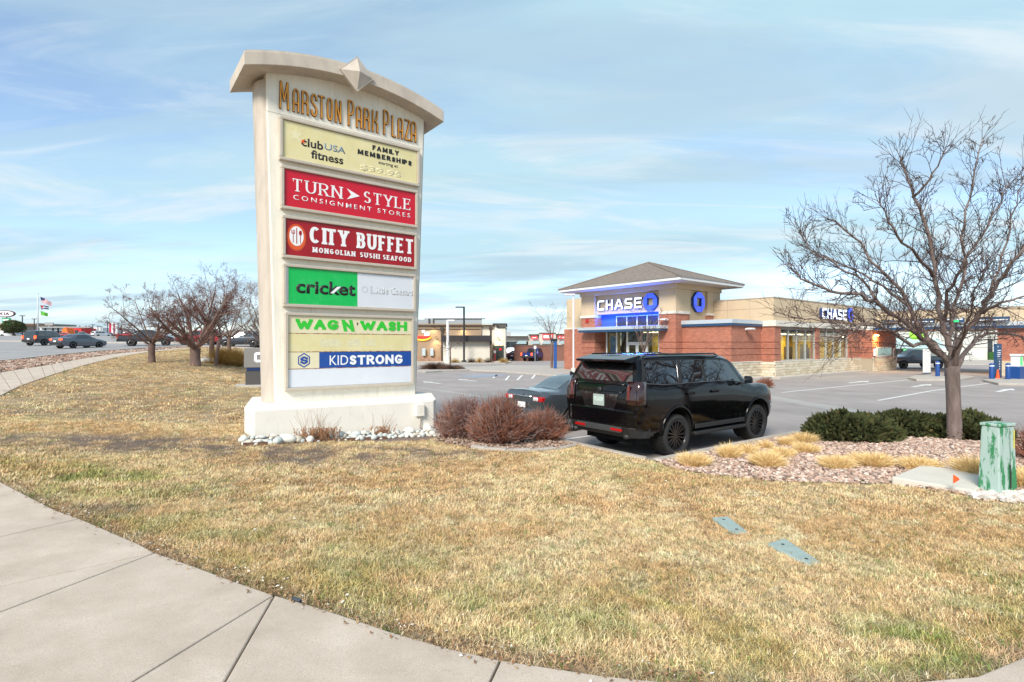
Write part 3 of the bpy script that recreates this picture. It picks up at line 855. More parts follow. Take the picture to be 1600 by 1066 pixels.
disc(.31, m_orange, .0); disc(.298, m_dred, .0017); disc(.29, m_orange, .0034); disc(.225, m_whitep, .0051, cz=4.79)
mb = MB()
for (x0_, x1_, z0_, z1_) in ((.33, .345, 4.63, 4.84), (.30, .375, 4.84, 4.86), (.30, .313, 4.86, 4.93), (.331, .344, 4.86, 4.93), (.362, .375, 4.86, 4.93), (.405, .425, 4.62, 4.98), (.49, .505, 4.63, 4.82)):
    mb.prism([(x0_, zz(z0_)), (x1_, zz(z0_)), (x1_, zz(z1_)), (x0_, zz(z1_))], .0068, .0082, TT_)
mb.prism([(.497 + .035 * math.cos(t), zz(4.87) + .06 * math.sin(t)) for t in np.linspace(0, 2 * math.pi, 17)[:-1]], .0068, .0084, TT_)
mb.build('cutlery_emblem', m_dred, p)
# 4 green and white panel
p = panel(.12, 3.45, 3.155, 4.14); face(p, .19, .235, 3.23, 4.065, m_milk); face(p, .237, 1.86, 3.23, 4.065, m_green); face(p, 1.862, 3.375, 3.23, 4.065, m_milk)
font_text('cricket', .40, zz(3.48), 1.41, .32, .004, TT_, 'lettering', m_black, p, bold=.028)
mb = MB(); mb.prism([(1.19, zz(3.52)), (1.27, zz(3.52)), (1.45, zz(3.69)), (1.36, zz(3.69))], .005, .007, TT_); mb.build('white_slash', m_whitep, p)
stroke_text('L', GL, 2.20, zz(3.575), .15, .18, .035, .018, .003, TT_, 'faded_lettering', m_ghostg, p, serif=.014)
font_text('ittle Caesars', 2.37, zz(3.57), 1.0, .19, .003, TT_, 'faded_lettering', m_ghostg, p, bold=.01)
mb = MB(); mb.lathe([(.062, 0), (.062, .003), (.078, .003), (.078, 0)], 18, TT_ @ Matrix.Translation((2.05, zz(3.665), 0)), close=True); mb.build('faded_ring', m_ghostg, p)
# 5 bottom panel with four strips
p = panel(.16, 3.395, 1.23, 3.03); 
face(p, .24, 3.315, 2.56, 2.955, m_pale); face(p, .24, 3.315, 2.13, 2.545, m_yel); face(p, .24, .93, 1.735, 2.115, m_pale); face(p, .931, 3.315, 1.735, 2.115, m_blue); face(p, .24, 3.315, 1.305, 1.725, m_milk)
m_rust = M('divider_rust', (.25, .045, .02), .6, dirt=(.5, .4, .25), dirt_scale=9, dirt_lo=.5, dirt_hi=.55)
for z_ in (2.5525, 2.1225, 1.730):
    mb = MB(); mb.box(.24, 3.315, -.094, -.02, zz(z_ - .007), zz(z_ + .007)); mb.build('divider', m_rust, p)
stroke_text('WAG', GL, .39, zz(2.645), 1.00, .24, .088, .060, .004, TT_, 'lettering', m_lgreen, p, gap=.10)
SHN = TT_ @ Matrix(((1, -.22, 0, .46), (0, 1, 0, 0), (0, 0, 1, 0), (0, 0, 0, 1)))
stroke_text('N', GL, 1.56, zz(2.612), .27, .28, .085, .07, .004, SHN, 'lettering', m_lgreen, p)
font_text("'", 1.845, zz(2.765), .03, .07, .004, TT_, 'lettering', m_black, p, bold=.01)
stroke_text('WASH', GL, 1.93, zz(2.645), 1.27, .24, .088, .060, .004, TT_, 'lettering', m_lgreen, p, gap=.10)
for x_, w_ in ((.95, .5), (1.60, .35), (2.05, .3)):
    mb = MB(); mb.prism([(x_, zz(2.25)), (x_ + w_, zz(2.25)), (x_ + w_ - .04, zz(2.42)), (x_ + .03, zz(2.42))], 0, .0015, TT_); mb.build('faded_patch', M('ghost_pale', (.64, .60, .42), .5, dirt=(.72, .66, .40), dirt_scale=12, dirt_lo=.45, dirt_hi=.6), p)
font_text('KID', 1.175, zz(1.80), .45, .23, .004, TT_, 'lettering', m_whitep, p, bold=.0)
stroke_text('STRONG', GL, 1.665, zz(1.795), 1.41, .235, .062, .052, .004, TT_, 'lettering', m_whitep, p, gap=.14)
hx = [(.58 + .155 * math.sin(t), zz(1.925) + .175 * math.cos(t)) for t in np.linspace(0, 2 * math.pi, 7)[:-1]]
hi_ = [(.58 + .125 * math.sin(t), zz(1.925) + .142 * math.cos(t)) for t in np.linspace(0, 2 * math.pi, 7)[:-1]]
mb = MB(); mb.prism(hx, 0, .0015, TT_); mb.build('hexagon_mark', m_blue, p)
mb = MB(); mb.prism(hi_, .0017, .003, TT_); mb.build('hexagon_mark', m_pale, p)
mb = MB(); stroke_mesh(mb, [[(1, .80), (.5, 1), (0, .78), (0, .6), (1, .42), (1, .22), (.5, 0), (0, .22)]], .495, zz(1.83), .17, .19, .045, .045, .002, TT_, z0=.0032); mb.build('hexagon_mark', m_blue, p)

# base plinth
def loc2(p):
    v = Vector((p[0] - SW[0], p[1] - SW[1])); c, s = math.cos(-SROT), math.sin(-SROT)
    return (v.x * c - v.y * s, v.x * s + v.y * c)
bp = [loc2(p) for p in [(-5.2, 10.79), (-1.86, 12.74), (-1.85, 13.05), (-2.2, 14.7), (-3.1, 15.5), (-6.6, 13.6), (-6.15, 12.5), (-5.72, 11.45)]]
mb = MB(); mb.prism(bp, -.12, .965 + Z0)
mb.build('base_plinth', m_white_st, sign, bevel=.02)
# electrical box and conduit on the plinth face
eb = loc2(G(658, 640, .9)); 
fdir = math.atan2(1.95, 3.34) - SROT
def on_front(t, out): # point along the plinth front
    a, b = Vector(loc2((-5.2, 10.79))), Vector(loc2((-1.86, 12.74))); d = (b - a).normalized(); n = Vector((d.y, -d.x))
    return a + d * t + n * out
q = on_front(3.50, .0)
TB = Matrix.Translation((q.x, q.y, 0)) @ Matrix.Rotation(fdir, 4, 'Z')
mb = MB(); mb.box(-.10, .10, -.10, -.001, .28, .56, TB); mb.build('electrical_box', m_white_st, sign, bevel=.01)
mb = MB(); mb.tube([(0, -.05, -.1), (0, -.05, .28)], .018, 8, T=TB); mb.build('conduit', m_taupe, sign, smooth=True)

# river rocks and dried stems along the plinth
m_rk = [M('river_rock_pale', (.72, .70, .64), .8, var=.12, vscale=6), M('river_rock_grey', (.36, .38, .37), .8, var=.2, vscale=5), M('river_rock_buff', (.52, .46, .38), .8, var=.15, vscale=6),
        M('river_rock_blue', (.50, .53, .51), .8, var=.15, vscale=5)]
rock_meshes = []
for k in range(8):
    bm = bmesh.new(); bmesh.ops.create_icosphere(bm, subdivisions=2, radius=.5)
    for v in bm.verts:
        f_ = 1 + .22 * (fbm(np.array([v.co.x * 1.6 + k * 3]), np.array([v.co.y * 1.6 + v.co.z * 1.9]), k)[0] - .5) * 2
        v.co *= f_; v.co.z *= .62; v.co.y *= .8
    me = bpy.data.meshes.new('rock'); bm.to_mesh(me); bm.free(); me.shade_smooth(); me.materials.append(m_rk[[0, 1, 2, 3, 0, 0, 3, 0][k]]); rock_meshes.append(me)
bed = thing('river_rock_bed', 'strip of pale rounded river rocks along the foot of the plaza sign', 'rocks', (-3.9, 11.2, .3), 0)
n_r = 0; placed = []
a0, b0 = np.array((-5.25, 10.62)), np.array((-1.72, 12.66)); dd = (b0 - a0) / np.linalg.norm(b0 - a0); nn = np.array((dd[1], -dd[0]))
for _ in range(2600):
    t = rng.uniform(-.1, 4.25); o_ = rng.uniform(.02, .72)
    p_ = a0 + dd * t + nn * o_
    r_ = rng.uniform(.085, .15) if rng.random() < .86 else rng.uniform(.16, .27)
    if all(math.hypot(p_[0] - x, p_[1] - y) > (r_ + q_) * .43 for x, y, q_ in placed):
        placed.append((p_[0], p_[1], r_))
        big = r_ > .16
        o = bpy.data.objects.new('rock', rock_meshes[int(rng.integers(0, 8))]); COL.objects.link(o); o.parent = bed
        o.location = (p_[0] + 3.9, p_[1] - 11.2, h(*p_) - .3 + r_ * .18 + (.03 if o_ < .3 else 0)); s_ = r_
        o.scale = (s_ * rng.uniform(.9, 1.3), s_ * rng.uniform(.9, 1.2), s_ * rng.uniform(.9, 1.15)); o.rotation_euler = (rng.uniform(-.3, .3), rng.uniform(-.3, .3), rng.uniform(0, 6.28))
        n_r += 1
        if n_r >= 290: break
for (px, s_, k) in ((450, .28, 0), (466, .20, 2), (532, .27, 1), (556, .22, 3), (514, .20, 1), (640, .22, 0), (668, .27, 0), (688, .22, 1), (434, .22, 3)):
    py = 690 - (px - 397) * .083 + 7
    p_ = G(px, py)
    o = bpy.data.objects.new('rock', rock_meshes[k]); COL.objects.link(o); o.parent = bed
    o.location = (p_[0] + 3.9, p_[1] - 11.2, h(*p_) - .3 + s_ * .28); o.scale = (s_ * 1.2, s_, s_ * 1.1); o.rotation_euler = (0, .15, rng.uniform(0, 6.28))
# bed edge: thin dark steel strip
mb = MB(); ea, eb_ = a0 + nn * .74 - dd * .12, a0 + nn * .70 + dd * 2.6
mb.add([(ea[0], ea[1], h(*ea) - .05), (eb_[0], eb_[1], h(*eb_) - .05), (eb_[0], eb_[1], h(*eb_) + .05), (ea[0], ea[1], h(*ea) + .05)] + [(ea[0] + nn[0] * .02, ea[1] + nn[1] * .02, h(*ea) - .05), (eb_[0] + nn[0] * .02, eb_[1] + nn[1] * .02, h(*eb_) - .05), (eb_[0] + nn[0] * .02, eb_[1] + nn[1] * .02, h(*eb_) + .05), (ea[0] + nn[0] * .02, ea[1] + nn[1] * .02, h(*ea) + .05)],
       [(0, 1, 2, 3), (7, 6, 5, 4), (3, 2, 6, 7), (0, 4, 5, 1)])
tag(mb.build('steel_edging', M('rusty_steel', (.16, .08, .05), .8)), 'thin rusty steel edging in front of the river rocks', 'edging')
# ------------------------------------------------------------------ the bank
m_brick = brick_mat('red_brick', (.46, .165, .10), (.33, .105, .068), (.36, .24, .18))
m_brickd = M('groove_brick', (.16, .05, .035), .9)
m_beige = M('beige_stucco', (.56, .44, .30), .88, var=.06, vscale=.7, bump=.1, bscale=60)
m_bjoint = M('stucco_joint', (.26, .20, .14), .9)
m_white = M('white_metal', (.72, .72, .72), .4)
m_lmetal = M('light_metal_cap', (.52, .57, .62), .35, metal=.25, var=.05)
m_navy = M('navy_metal', (.02, .07, .16), .4)
m_castst = M('cast_stone', (.66, .62, .55), .85, var=.06, vscale=2)
m_stone = [M('wainscot_stone_a', (.60, .53, .41), .9, var=.18, vscale=4, bump=.6, bscale=14), M('wainscot_stone_b', (.52, .44, .32), .9, var=.2, vscale=5, bump=.6, bscale=14), M('wainscot_stone_c', (.66, .60, .48), .9, var=.15, vscale=4, bump=.6, bscale=14)]
m_mortar = M('wainscot_mortar', (.36, .31, .23), .95)
m_alum = M('window_aluminium', (.50, .52, .54), .35, metal=.5)
m_shing = M('asphalt_shingle', (.14, .115, .10), .95, color2=(.25, .205, .175), vscale=3.2, bump=.5, bscale=9, stretch=(1, 1, 5))
m_soff = M('soffit', (.56, .50, .45), .8)
m_glass = glass_mat('window_glass', (.80, .84, .80), .05)
m_glassd = M('dark_glass', (.02, .025, .03), .04, spec=.9)
m_ywall = M('yellow_interior_wall', (.72, .50, .08), .8)
m_int = M('interior_dark', (.10, .09, .075), .8)
m_ifloor = M('interior_floor', (.22, .20, .17), .6)
m_iblue = M('interior_blue_panel', (.03, .14, .40), .6)
m_lit = M('interior_ceiling_light', (1, 1, 1), .5, emit=(1, .84, .5), estr=5)
m_chw = M('lit_letter_white', (.85, .87, .9), .4, emit=(.85, .9, 1), estr=.75)
m_chb = M('lit_logo_blue', (.03, .08, .55), .4, emit=(.05, .10, .9), estr=.55)
m_sblue = M('sign_side_blue', (.01, .05, .20), .4)

BROT = math.atan2(.627, .779)
bank = thing('bank_building', 'red brick and beige bank with hipped entrance tower and glowing blue lettering', 'bank building', (17.6, 35.9, 0), BROT)
GR = (1.60, 2.01, 2.44)
def brick_wall(_a, _b, x0, x1, y0, y1, z0, z1, grooves=GR, par=None):
    mb, core = MB(), MB()
    zs = [z0]
    for g in grooves:
        if z0 < g < z1: zs += [g - .018, g + .018]
    zs += [z1]
    for i in range(0, len(zs), 2): mb.box(x0, x1, y0, y1, zs[i], zs[i + 1])
    core.box(x0 + .03, x1 - .03, y0 + .03, y1 - .03, z0 + .01, z1 - .01)
    w = mb.build('brick_pier', m_brick, par or bank)
    if grooves: core.build('groove_backing', m_brickd, w)
bw, bc = MB(), MB()
# main hall piers and back walls
for x0, x1 in ((0, .92), (6.57, 7.25), (12.9, 15.6)): brick_wall(bw, bc, x0, x1, 0, .4, 1.1, 3.51)
brick_wall(bw, bc, 0, .4, .402, .9, 1.1, 3.51)
brick_wall(bw, bc, 15.5, 21.6, -.86, -.46, 1.1, 3.51)        # drive-up machine wall
brick_wall(bw, bc, 15.5, 15.9, -.458, -.002, 1.1, 3.51)
# low block
brick_wall(bw, bc, -3.94, -.002, .9, 1.3, 1.1, 3.5)
brick_wall(bw, bc, -3.94, -3.54, 1.302, 4.448, 1.1, 3.5)
# tower pillars
brick_wall(bw, bc, -4.73, -3.1, 4.45, 5.8, 1.1, 4.38)
brick_wall(bw, bc, -4.73, -3.1, 11.81, 13.27, 1.1, 4.38)
brick_wall(0, 0, -.79, .91, 4.45, 4.9, 3.5, 4.38, ())
brick_wall(0, 0, -3.0, .9, 14.5, 17.0, 0, 3.6, ())
# stone blocks, six courses
def make_block(L, k):
    bm = bmesh.new(); bmesh.ops.create_cube(bm, size=1)
    for v in bm.verts:
        v.co.x *= L; v.co.y *= .08; v.co.z *= .172
    bmesh.ops.bevel(bm, geom=bm.edges[:], offset=.012, segments=1, affect='EDGES')
    for v in bm.verts:
        if v.co.y < 0: v.co.y += rng.uniform(-.012, .012)
    me = bpy.data.meshes.new('stone_block'); bm.to_mesh(me); bm.free(); me.materials.append(m_stone[k % 3]); return me
blocks = [(L, [make_block(L, k) for k in range(3)]) for L in (.34, .46, .58, .72)]
nblk = [0]
def stone_run(p0, p1, outward):     # local (x,y) start and end; outward normal angle
    p0, p1 = Vector(p0), Vector(p1); L = (p1 - p0).length; d = (p1 - p0) / L
    ang = math.atan2(d.y, d.x)
    for c in range(6):
        x = -rng.uniform(0, .3)
        while x < L - .02:
            bl, ms = blocks[int(rng.integers(0, 4))]
            a, b = max(x, 0), min(x + bl, L)
            if b - a > .12:
                o = bpy.data.objects.new('stone_block', ms[int(rng.integers(0, 3))]); COL.objects.link(o); o.parent = bank
                m = p0 + d * ((a + b) / 2); o.location = (m.x, m.y, .06 + .182 * c + .04)
                o.rotation_euler = (0, 0, ang); o.scale.x = (b - a - .008) / bl; nblk[0] += 1
            x += bl
stone_run((-.02, -.04), (15.62, -.04), 0)
stone_run((-3.96, .86), (-.04, .86), 0)
stone_run((-3.98, 4.4), (-3.98, .86), 0)
stone_run((-.04, .86), (-.04, -.04), 0)
stone_run((15.6, -.90), (21.6, -.90), 0)
sc_ = MB()
sc_.box(0, 15.6, 0, .4, 0, 1.09); sc_.box(15.5, 21.6, -.86, -.02, 0, 1.09); sc_.box(-3.94, -.002, .9, 1.3, 0, 1.09); sc_.box(-3.94, -3.54, 1.3, 4.45, 0, 1.09)
sc_.box(-4.73, -3.1, 4.46, 5.8, 0, 1.09); sc_.box(-4.73, -3.1, 11.81, 13.27, 0, 1.09)
sc_.build('stone_backing', m_mortar, bank)
mb = MB()
for a in ((-.08, 15.4, -.10, .0, 1.1, 1.16), (-4.02, -.1, .80, .9, 1.1, 1.16), (-4.04, -3.94, .82, 4.44, 1.1, 1.16), (15.45, 21.66, -.96, -.86, 1.1, 1.16)): mb.box(*a)
mb.build('stone_sill', m_castst, bank, bevel=.01)
mb = MB(); mb.box(-.6, 15.4, -.62, -.08, -.02, .13); mb.box(-4.4, -.05, .1, .8, -.02, .13); mb.build('footing_curb', m_conc, bank, bevel=.02)
# cap band and parapet
mb = MB(); mb.box(-.10, 15.7, -.12, .38, 3.512, 3.90); mb.box(-.10, .3, .38, 9.0, 3.512, 3.90); mb.build('cap_band', m_castst, bank, bevel=.01)
mb = MB(); mb.box(-4.10, -.102, .74, .9 + .4, 3.65, 3.91); mb.box(-4.10, -3.5, 1.302, 4.45, 3.65, 3.91); mb.build('metal_cap', m_lmetal, bank, bevel=.01)
mb = MB(); mb.box(-4.06, -.102, .78, 1.28, 3.502, 3.648); mb.box(-4.06, -3.55, 1.282, 4.45, 3.502, 3.648); mb.build('navy_trim', m_navy, bank)
mb = MB(); mb.box(-3.6, -.1, 1.3, 4.45, 3.3, 3.75); mb.box(.2, 15.6, .1, 9, 3.3, 3.85); mb.build('flat_roof', m_bjoint, bank)
# beige parapet panels
def panels_x(x0, x1, y, z0, z1, n, t=.1):
    w = (x1 - x0) / n
    for i in range(n):
        mb = MB(); mb.box(x0 + i * w + .008, x0 + (i + 1) * w - .008, y, y + t, z0 + .008, z1 - .008)
        mb.build('stucco_panel', m_beige, bank)
def panels_y(x, y0, y1, z0, z1, n, t=.1):
    w = (y1 - y0) / n
    for i in range(n):
        mb = MB(); mb.box(x, x + t, y0 + i * w + .008, y0 + (i + 1) * w - .008, z0 + .008, z1 - .008)
        mb.build('stucco_panel', m_beige, bank)
panels_x(.12, 21.5, .06, 3.90, 4.74, 9); panels_x(.12, 21.5, .06, 4.74, 5.44, 9)
panels_y(0, .06, 5.0, 3.90, 4.74, 3); panels_y(0, .06, 5.0, 4.74, 5.44, 3)
mb = MB(); mb.box(.02, 21.5, .08, .5, 3.9, 5.42); mb.box(.02, .5, .08, 9, 3.9, 5.42); mb.build('parapet_backing', m_bjoint, bank)
mb = MB(); mb.box(-.04, 21.56, .02, .54, 5.442, 5.51); mb.box(-.04, .54, .54, 9.0, 5.442, 5.51); mb.build('parapet_coping', m_taupe, bank)
# big windows with mullions
def window_bank(x0, x1, muls, z0=1.16, z1=3.49, ztr=2.94):
    mb = MB()
    fr = mb.box(x0, x1, .10, .20, z0, z0 + .07); mb.box(x0, x1, .10, .20, z1 - .09, z1)
    for x in muls: mb.box(x - .04, x + .04, .08, .22, z0 + .07, z1 - .09)
    for a, b in zip(muls[:-1], muls[1:]): mb.box(a + .04, b - .04, .09, .21, ztr - .03, ztr + .03)
    w = mb.build('window', m_alum, bank)
    for a, b in zip(muls[:-1], muls[1:]):
        for c, d in ((z0 + .07, ztr - .03), (ztr + .03, z1 - .09)):
            mb = MB(); mb.box(a + .04, b - .04, .14, .155, c, d); mb.build('pane', m_glass, w)
window_bank(.92, 6.57, [.96, 2.24, 3.60, 5.0, 6.53])
window_bank(7.25, 12.9, [7.29, 8.68, 10.08, 11.48, 12.86])
# interior seen through the glass
mb = MB(); mb.box(.4, 15.5, .4, 8.5, .05, .12); mb.build('interior_floor', m_ifloor, bank)
mb = MB(); mb.box(.4, 15.5, .4, 8.5, 3.12, 3.2); mb.build('interior_ceiling', M('interior_ceiling', (.6, .55, .42), .9), bank)
mb = MB(); mb.box(.4, 5.2, 5.0, 5.15, .12, 3.12); mb.box(8.6, 11, 4.2, 4.35, .12, 3.12); mb.box(13.2, 13.3, .5, 8, .12, 3.12); mb.build('interior_wall', m_ywall, bank)
mb = MB(); mb.box(.4, 15.5, 6.4, 6.5, .12, 3.12); mb.build('interior_back_wall', M('interior_cream_wall', (.75, .58, .22), .8), bank)
for i, (x, y, w, hh_, mt) in enumerate(((2.6, 2.2, .9, 1.5, m_iblue), (4.3, 3.0, .8, 1.9, m_int), (5.6, 2.4, .7, 1.4, m_iblue), (8.2, 2.6, .8, 1.7, m_int), (9.9, 2.0, .9, 1.6, m_int), (11.6, 2.8, .8, 1.9, m_int))):
    mb = MB(); mb.box(x - w / 2, x + w / 2, y, y + .3, .12, hh_ + .4); mb.box(x - w / 2 - .2, x + w / 2 + .2, y - .4, y + .3, .7, .76); mb.build('office_partition', mt, bank)
for x in (2.6, 6.0, 10.2):
    ld = bpy.data.lights.new('office_lamp', 'AREA'); ld.energy = 110; ld.color = (1, .80, .45); ld.size = 2.2
    lo = bpy.data.objects.new('office_lamp', ld); COL.objects.link(lo); lo.parent = bank; lo.location = (x, 2.4, 3.05)
for x in (1.6, 4.0, 6.5, 9.0, 11.6):
    mb = MB(); mb.box(x - .4, x + .4, 2.2, 3.4, 3.08, 3.119); mb.build('ceiling_light', m_lit, bank)
# drive-up machine
mb = MB(); mb.box(16.34, 20.1, -.95, -.86, 1.22, 2.06); mf = mb.build('drive_up_window', m_white, bank, bevel=.02)
mb = MB(); mb.box(16.5, 19.94, -.965, -.951, 1.34, 1.96); mb.build('screen_glass', M('teller_glass', (.10, .16, .17), .06, emit=(.35, .6, .55), estr=.25), mf)
mb = MB(); mb.box(15.75, 16.15, -1.02, -.86, 1.30, 1.95); mb.build('deposit_box', m_white, bank, bevel=.02)
mb = MB(); mb.box(20.55, 20.95, -.98, -.86, 1.15, 1.95); md = mb.build('teller_speaker', m_white, bank, bevel=.03)
mb = MB(); mb.box(20.64, 20.86, -.99, -.981, 1.28, 1.8); mb.build('speaker_grille', m_black, md)
wl_ = MB(); wl_.box(16.0, 16.5, -1.05, -.86, 3.0, 3.12); wl_.build('wall_light', M('warm_lamp', (1, .9, .7), .5, emit=(1, .62, .2), estr=5), bank)
ld = bpy.data.lights.new('machine_lamp', 'AREA'); ld.energy = 55; ld.color = (1, .55, .15); ld.shape = 'RECTANGLE'; ld.size = .5; ld.size_y = .15
lo = bpy.data.objects.new('machine_lamp', ld); COL.objects.link(lo); lo.parent = bank; lo.location = (16.25, -1.25, 2.98); lo.rotation_euler = (R(25), 0, 0)
# tower upper walls
TXM = Matrix(((0, 0, -1, 0), (-1, 0, 0, 0), (0, 1, 0, 0), (0, 0, 0, 1)))
def TX(x): return Matrix.Translation((x, 0, 0)) @ TXM
mb = MB()
mb.box(-4.80, -3.1, 4.38, 5.8, 4.382, 4.58); mb.box(-4.80, -3.1, 11.81, 13.34, 4.382, 4.58); mb.box(-.79, .98, 4.38, 4.9, 4.382, 4.58)
mb.build('cast_stone_band', m_castst, bank, bevel=.015)
def tpanel(*a, mat=m_beige, name='stucco_panel'): mb = MB(); mb.box(*a); return mb.build(name, mat, bank, bevel=.006)
tpanel(-4.73, -2.99, 4.45, 5.79, 4.583, 6.10); tpanel(-4.73, -3.6, 11.82, 13.27, 4.583, 6.10)
tpanel(-.79, .91, 4.45, 5.4, 4.583, 6.10)
tpanel(-4.45, -4.3, 5.79, 11.82, 4.62, 6.10)                     # wall the letters hang on
tpanel(-2.99, -.79, 4.62, 4.8, 3.9, 6.10)                         # recessed side wall
tpanel(.7, .9, 5.4, 13.2, 3.9, 6.10); tpanel(-4.7, .9, 13.0, 13.26, 4.6, 6.10)
tpanel(-4.81, .99, 4.37, 13.35, 6.103, 6.46, name='frieze')
mb = MB(); mb.box(-5.93, 2.0, 3.3, 14.45, 6.462, 6.52); mb.build('soffit', m_soff, bank)
mb = MB()
for a in ((-6.0, 2.07, 3.22, 3.298), (-6.0, 2.07, 14.452, 14.53), (-6.0, -5.932, 3.3, 14.45), (2.002, 2.07, 3.3, 14.45)): mb.box(a[0], a[1], a[2], a[3], 6.50, 6.68)
mb.build('fascia', m_white, bank, bevel=.01)
mb = MB()
e = [(-6.05, 3.17, 6.684), (2.12, 3.17, 6.684), (2.12, 14.58, 6.684), (-6.05, 14.58, 6.684), (-1.93, 8.8, 8.62)]
mb.add(e, [(0, 1, 4), (1, 2, 4), (2, 3, 4), (3, 0, 4), (3, 2, 1, 0)]); roof = mb.build('hip_roof', m_shing, bank)
mb = MB()
for k in range(4): mb.tube([Vector(e[k]) + Vector((0, 0, .02)), Vector(e[4]) + Vector((0, 0, .02))], .07, 5)
mb.build('ridge_caps', m_shing, roof)
# glazed entrance recess
mb = MB(); mb.box(-3.95, -3.85, 5.8, 11.81, 4.45, 4.62); mb.box(-3.95, -3.85, 10.4, 11.81, 3.3, 4.45); mb.box(-3.95, -3.85, 5.8, 6.35, 3.3, 4.45)
mb.build('recess_wall', M('blue_recess_panel', (.05, .12, .45), .6), bank)  # the strip lights' blue glow is put into this wall's colour too
mb = MB()
for y in (6.4, 7.41, 8.33, 9.28, 10.29): mb.box(-3.95, -3.83, y - .04, y + .04, 3.3, 4.45)
mb.box(-3.94, -3.84, 6.4, 10.29, 4.40, 4.46); cw = mb.build('clerestory_window', m_white, bank)
for a, b in ((6.4, 7.41), (7.41, 8.33), (8.33, 9.28), (9.28, 10.29)):
    mb = MB(); mb.box(-3.90, -3.88, a + .04, b - .04, 3.3, 4.40); mb.build('pane', M('blue_dusk_glass', (.04, .05, .09), .05, spec=.8), cw)
mb = MB(); mb.box(-5.6, -3.96, 5.05, 12.85, 3.38, 3.60); cn = mb.build('entrance_canopy', m_lmetal, bank, bevel=.01)
mb = MB(); mb.box(-5.55, -3.96, 5.10, 12.80, 3.22, 3.378); mb.build('canopy_trim', m_navy, cn)
mb = MB()
for y in (5.9, 6.4, 7.41, 9.28, 10.29, 11.3): mb.box(-3.94, -3.82, y - .045, y + .045, .1, 3.22)
for a, b in ((5.9, 6.4), (6.4, 7.36), (9.32, 10.25), (10.33, 11.3)): mb.box(-3.93, -3.83, a + .045, b - .045, .1, .2)
mb.box(-3.93, -3.83, 7.455, 9.235, 2.36, 2.46)
ef = mb.build('entrance_frame', m_white, bank)
for a, b, c, d in ((5.9, 6.4, .2, 3.2), (6.4, 7.41, .2, 3.2), (7.41, 9.28, 2.46, 3.2), (9.28, 10.29, .2, 3.2), (10.29, 11.3, .2, 3.2)):
    mb = MB(); mb.box(-3.89, -3.875, a + .045, b - .045, c, d); mb.build('pane', m_glass, ef)
for a, b in ((7.46, 8.33), (8.35, 9.23)):
    mb = MB(); q = .11
    mb.box(-3.92, -3.84, a, b, .12, .34); mb.box(-3.92, -3.84, a, b, 2.24, 2.35); mb.box(-3.92, -3.84, a, a + q, .34, 2.24); mb.box(-3.92, -3.84, b - q, b, .34, 2.24)
    dr = mb.build('door', m_white, bank)
    mb = MB(); mb.box(-3.885, -3.875, a + q, b - q, .34, 2.24); mb.build('door_glass', m_glass, dr)
    mb = MB(); mb.box(-3.98, -3.94, (b - q - .03 if a < 8 else a + .05), (b - q + .02 if a < 8 else a + .1), .9, 1.5); mb.build('handle', m_alum, dr)
mb = MB(); mb.box(-3.8, -.5, 5.4, 5.5, .05, 3.3); mb.box(-3.8, -1.4, 12.0, 12.1, .05, 3.3); mb.box(-1.2, -1.1, 5.5, 9.0, .05, 3.3); mb.build('lobby_wall', m_ywall, bank)
mb = MB(); mb.box(-1.3, -1.2, 9.0, 12.0, .05, 3.3); mb.box(-3.82, .6, 5.5, 12, 3.22, 3.3); mb.build('lobby_back_wall', m_int, bank)
mb = MB(); mb.box(-3.8, -.5, 5.4, 12, .02, .08); mb.build('lobby_floor', m_ifloor, bank)
mb = MB(); mb.box(-3.6, -3.5, 10.5, 11.2, .1, 2.9); mb.build('lobby_banner', m_iblue, bank)
mb = MB(); mb.box(-2.8, -2.0, 6.5, 8.6, 3.18, 3.219); mb.build('ceiling_light', m_lit, bank)
# blue glow from the strip of lights behind the entrance canopy
mb = MB(); mb.box(-4.75, -4.65, 6.0, 11.6, 3.602, 3.65)
mb.build('blue_light_strip', M('blue_strip', (.05, .1, 1), .5, emit=(.03, .12, 1), estr=4), bank)
for yy, en in ((8.8, 75),):
    ld = bpy.data.lights.new('blue_strip_lamp', 'AREA'); ld.energy = en * 3.4; ld.color = (.02, .13, 1); ld.shape = 'RECTANGLE'; ld.size = .12; ld.size_y = 5.4
    lo = bpy.data.objects.new('blue_strip_lamp', ld); COL.objects.link(lo); lo.parent = bank; lo.location = (-4.6, yy, 3.68); lo.rotation_euler = (R(180), R(-18), 0)
# letters and octagon logos
def lit_word(s, x, y, w, hh_, T, par, t=.15, dep=.14):
    for ch, gx, gw in layout(s, TECH, w, hh_, t, .26):
        mb = MB(); stroke_mesh(mb, TECH[ch][1], x + gx, y, gw, hh_, t, t, dep, T); L = mb.build('sign_letter', m_sblue, par)
        mb = MB(); stroke_mesh(mb, TECH[ch][1], x + gx, y, gw, hh_, t * .92, t * .92, .012, T, z0=dep + .008); mb.build('letter_face', m_chw, L)
def octagon(cx_, cy_, r, T, par, dep=.14, lit=m_chb):
    mb = MB(); mf_ = MB(); s_ = .40; g_ = .035
    pc = [(-s_ + g_, 1), (.41, 1), (1, .41), (1, s_ + g_), (-s_ + g_, s_ + g_)]
    for k in range(4):
        P_ = []
        for x, y in pc:
            for _ in range(k): x, y = y, -x
            P_.append((cx_ + x * r, cy_ + y * r))
        mb.prism(P_[::-1], 0, dep, T); mf_.prism([(cx_ + (p[0] - cx_) * .985, cy_ + (p[1] - cy_) * .985) for p in P_][::-1], dep + .003, dep + .012, T)
    o = mb.build('octagon_logo', m_sblue, par); mf_.build('logo_face', lit, o)
lit_word('CHASE', -11.64, 4.94, 4.24, .77, TX(-4.45), bank)
octagon(-6.62, 5.33, .60, TX(-4.45), bank, .2)
octagon(-1.92, 5.29, .70, TFat(4.62), bank, .2)
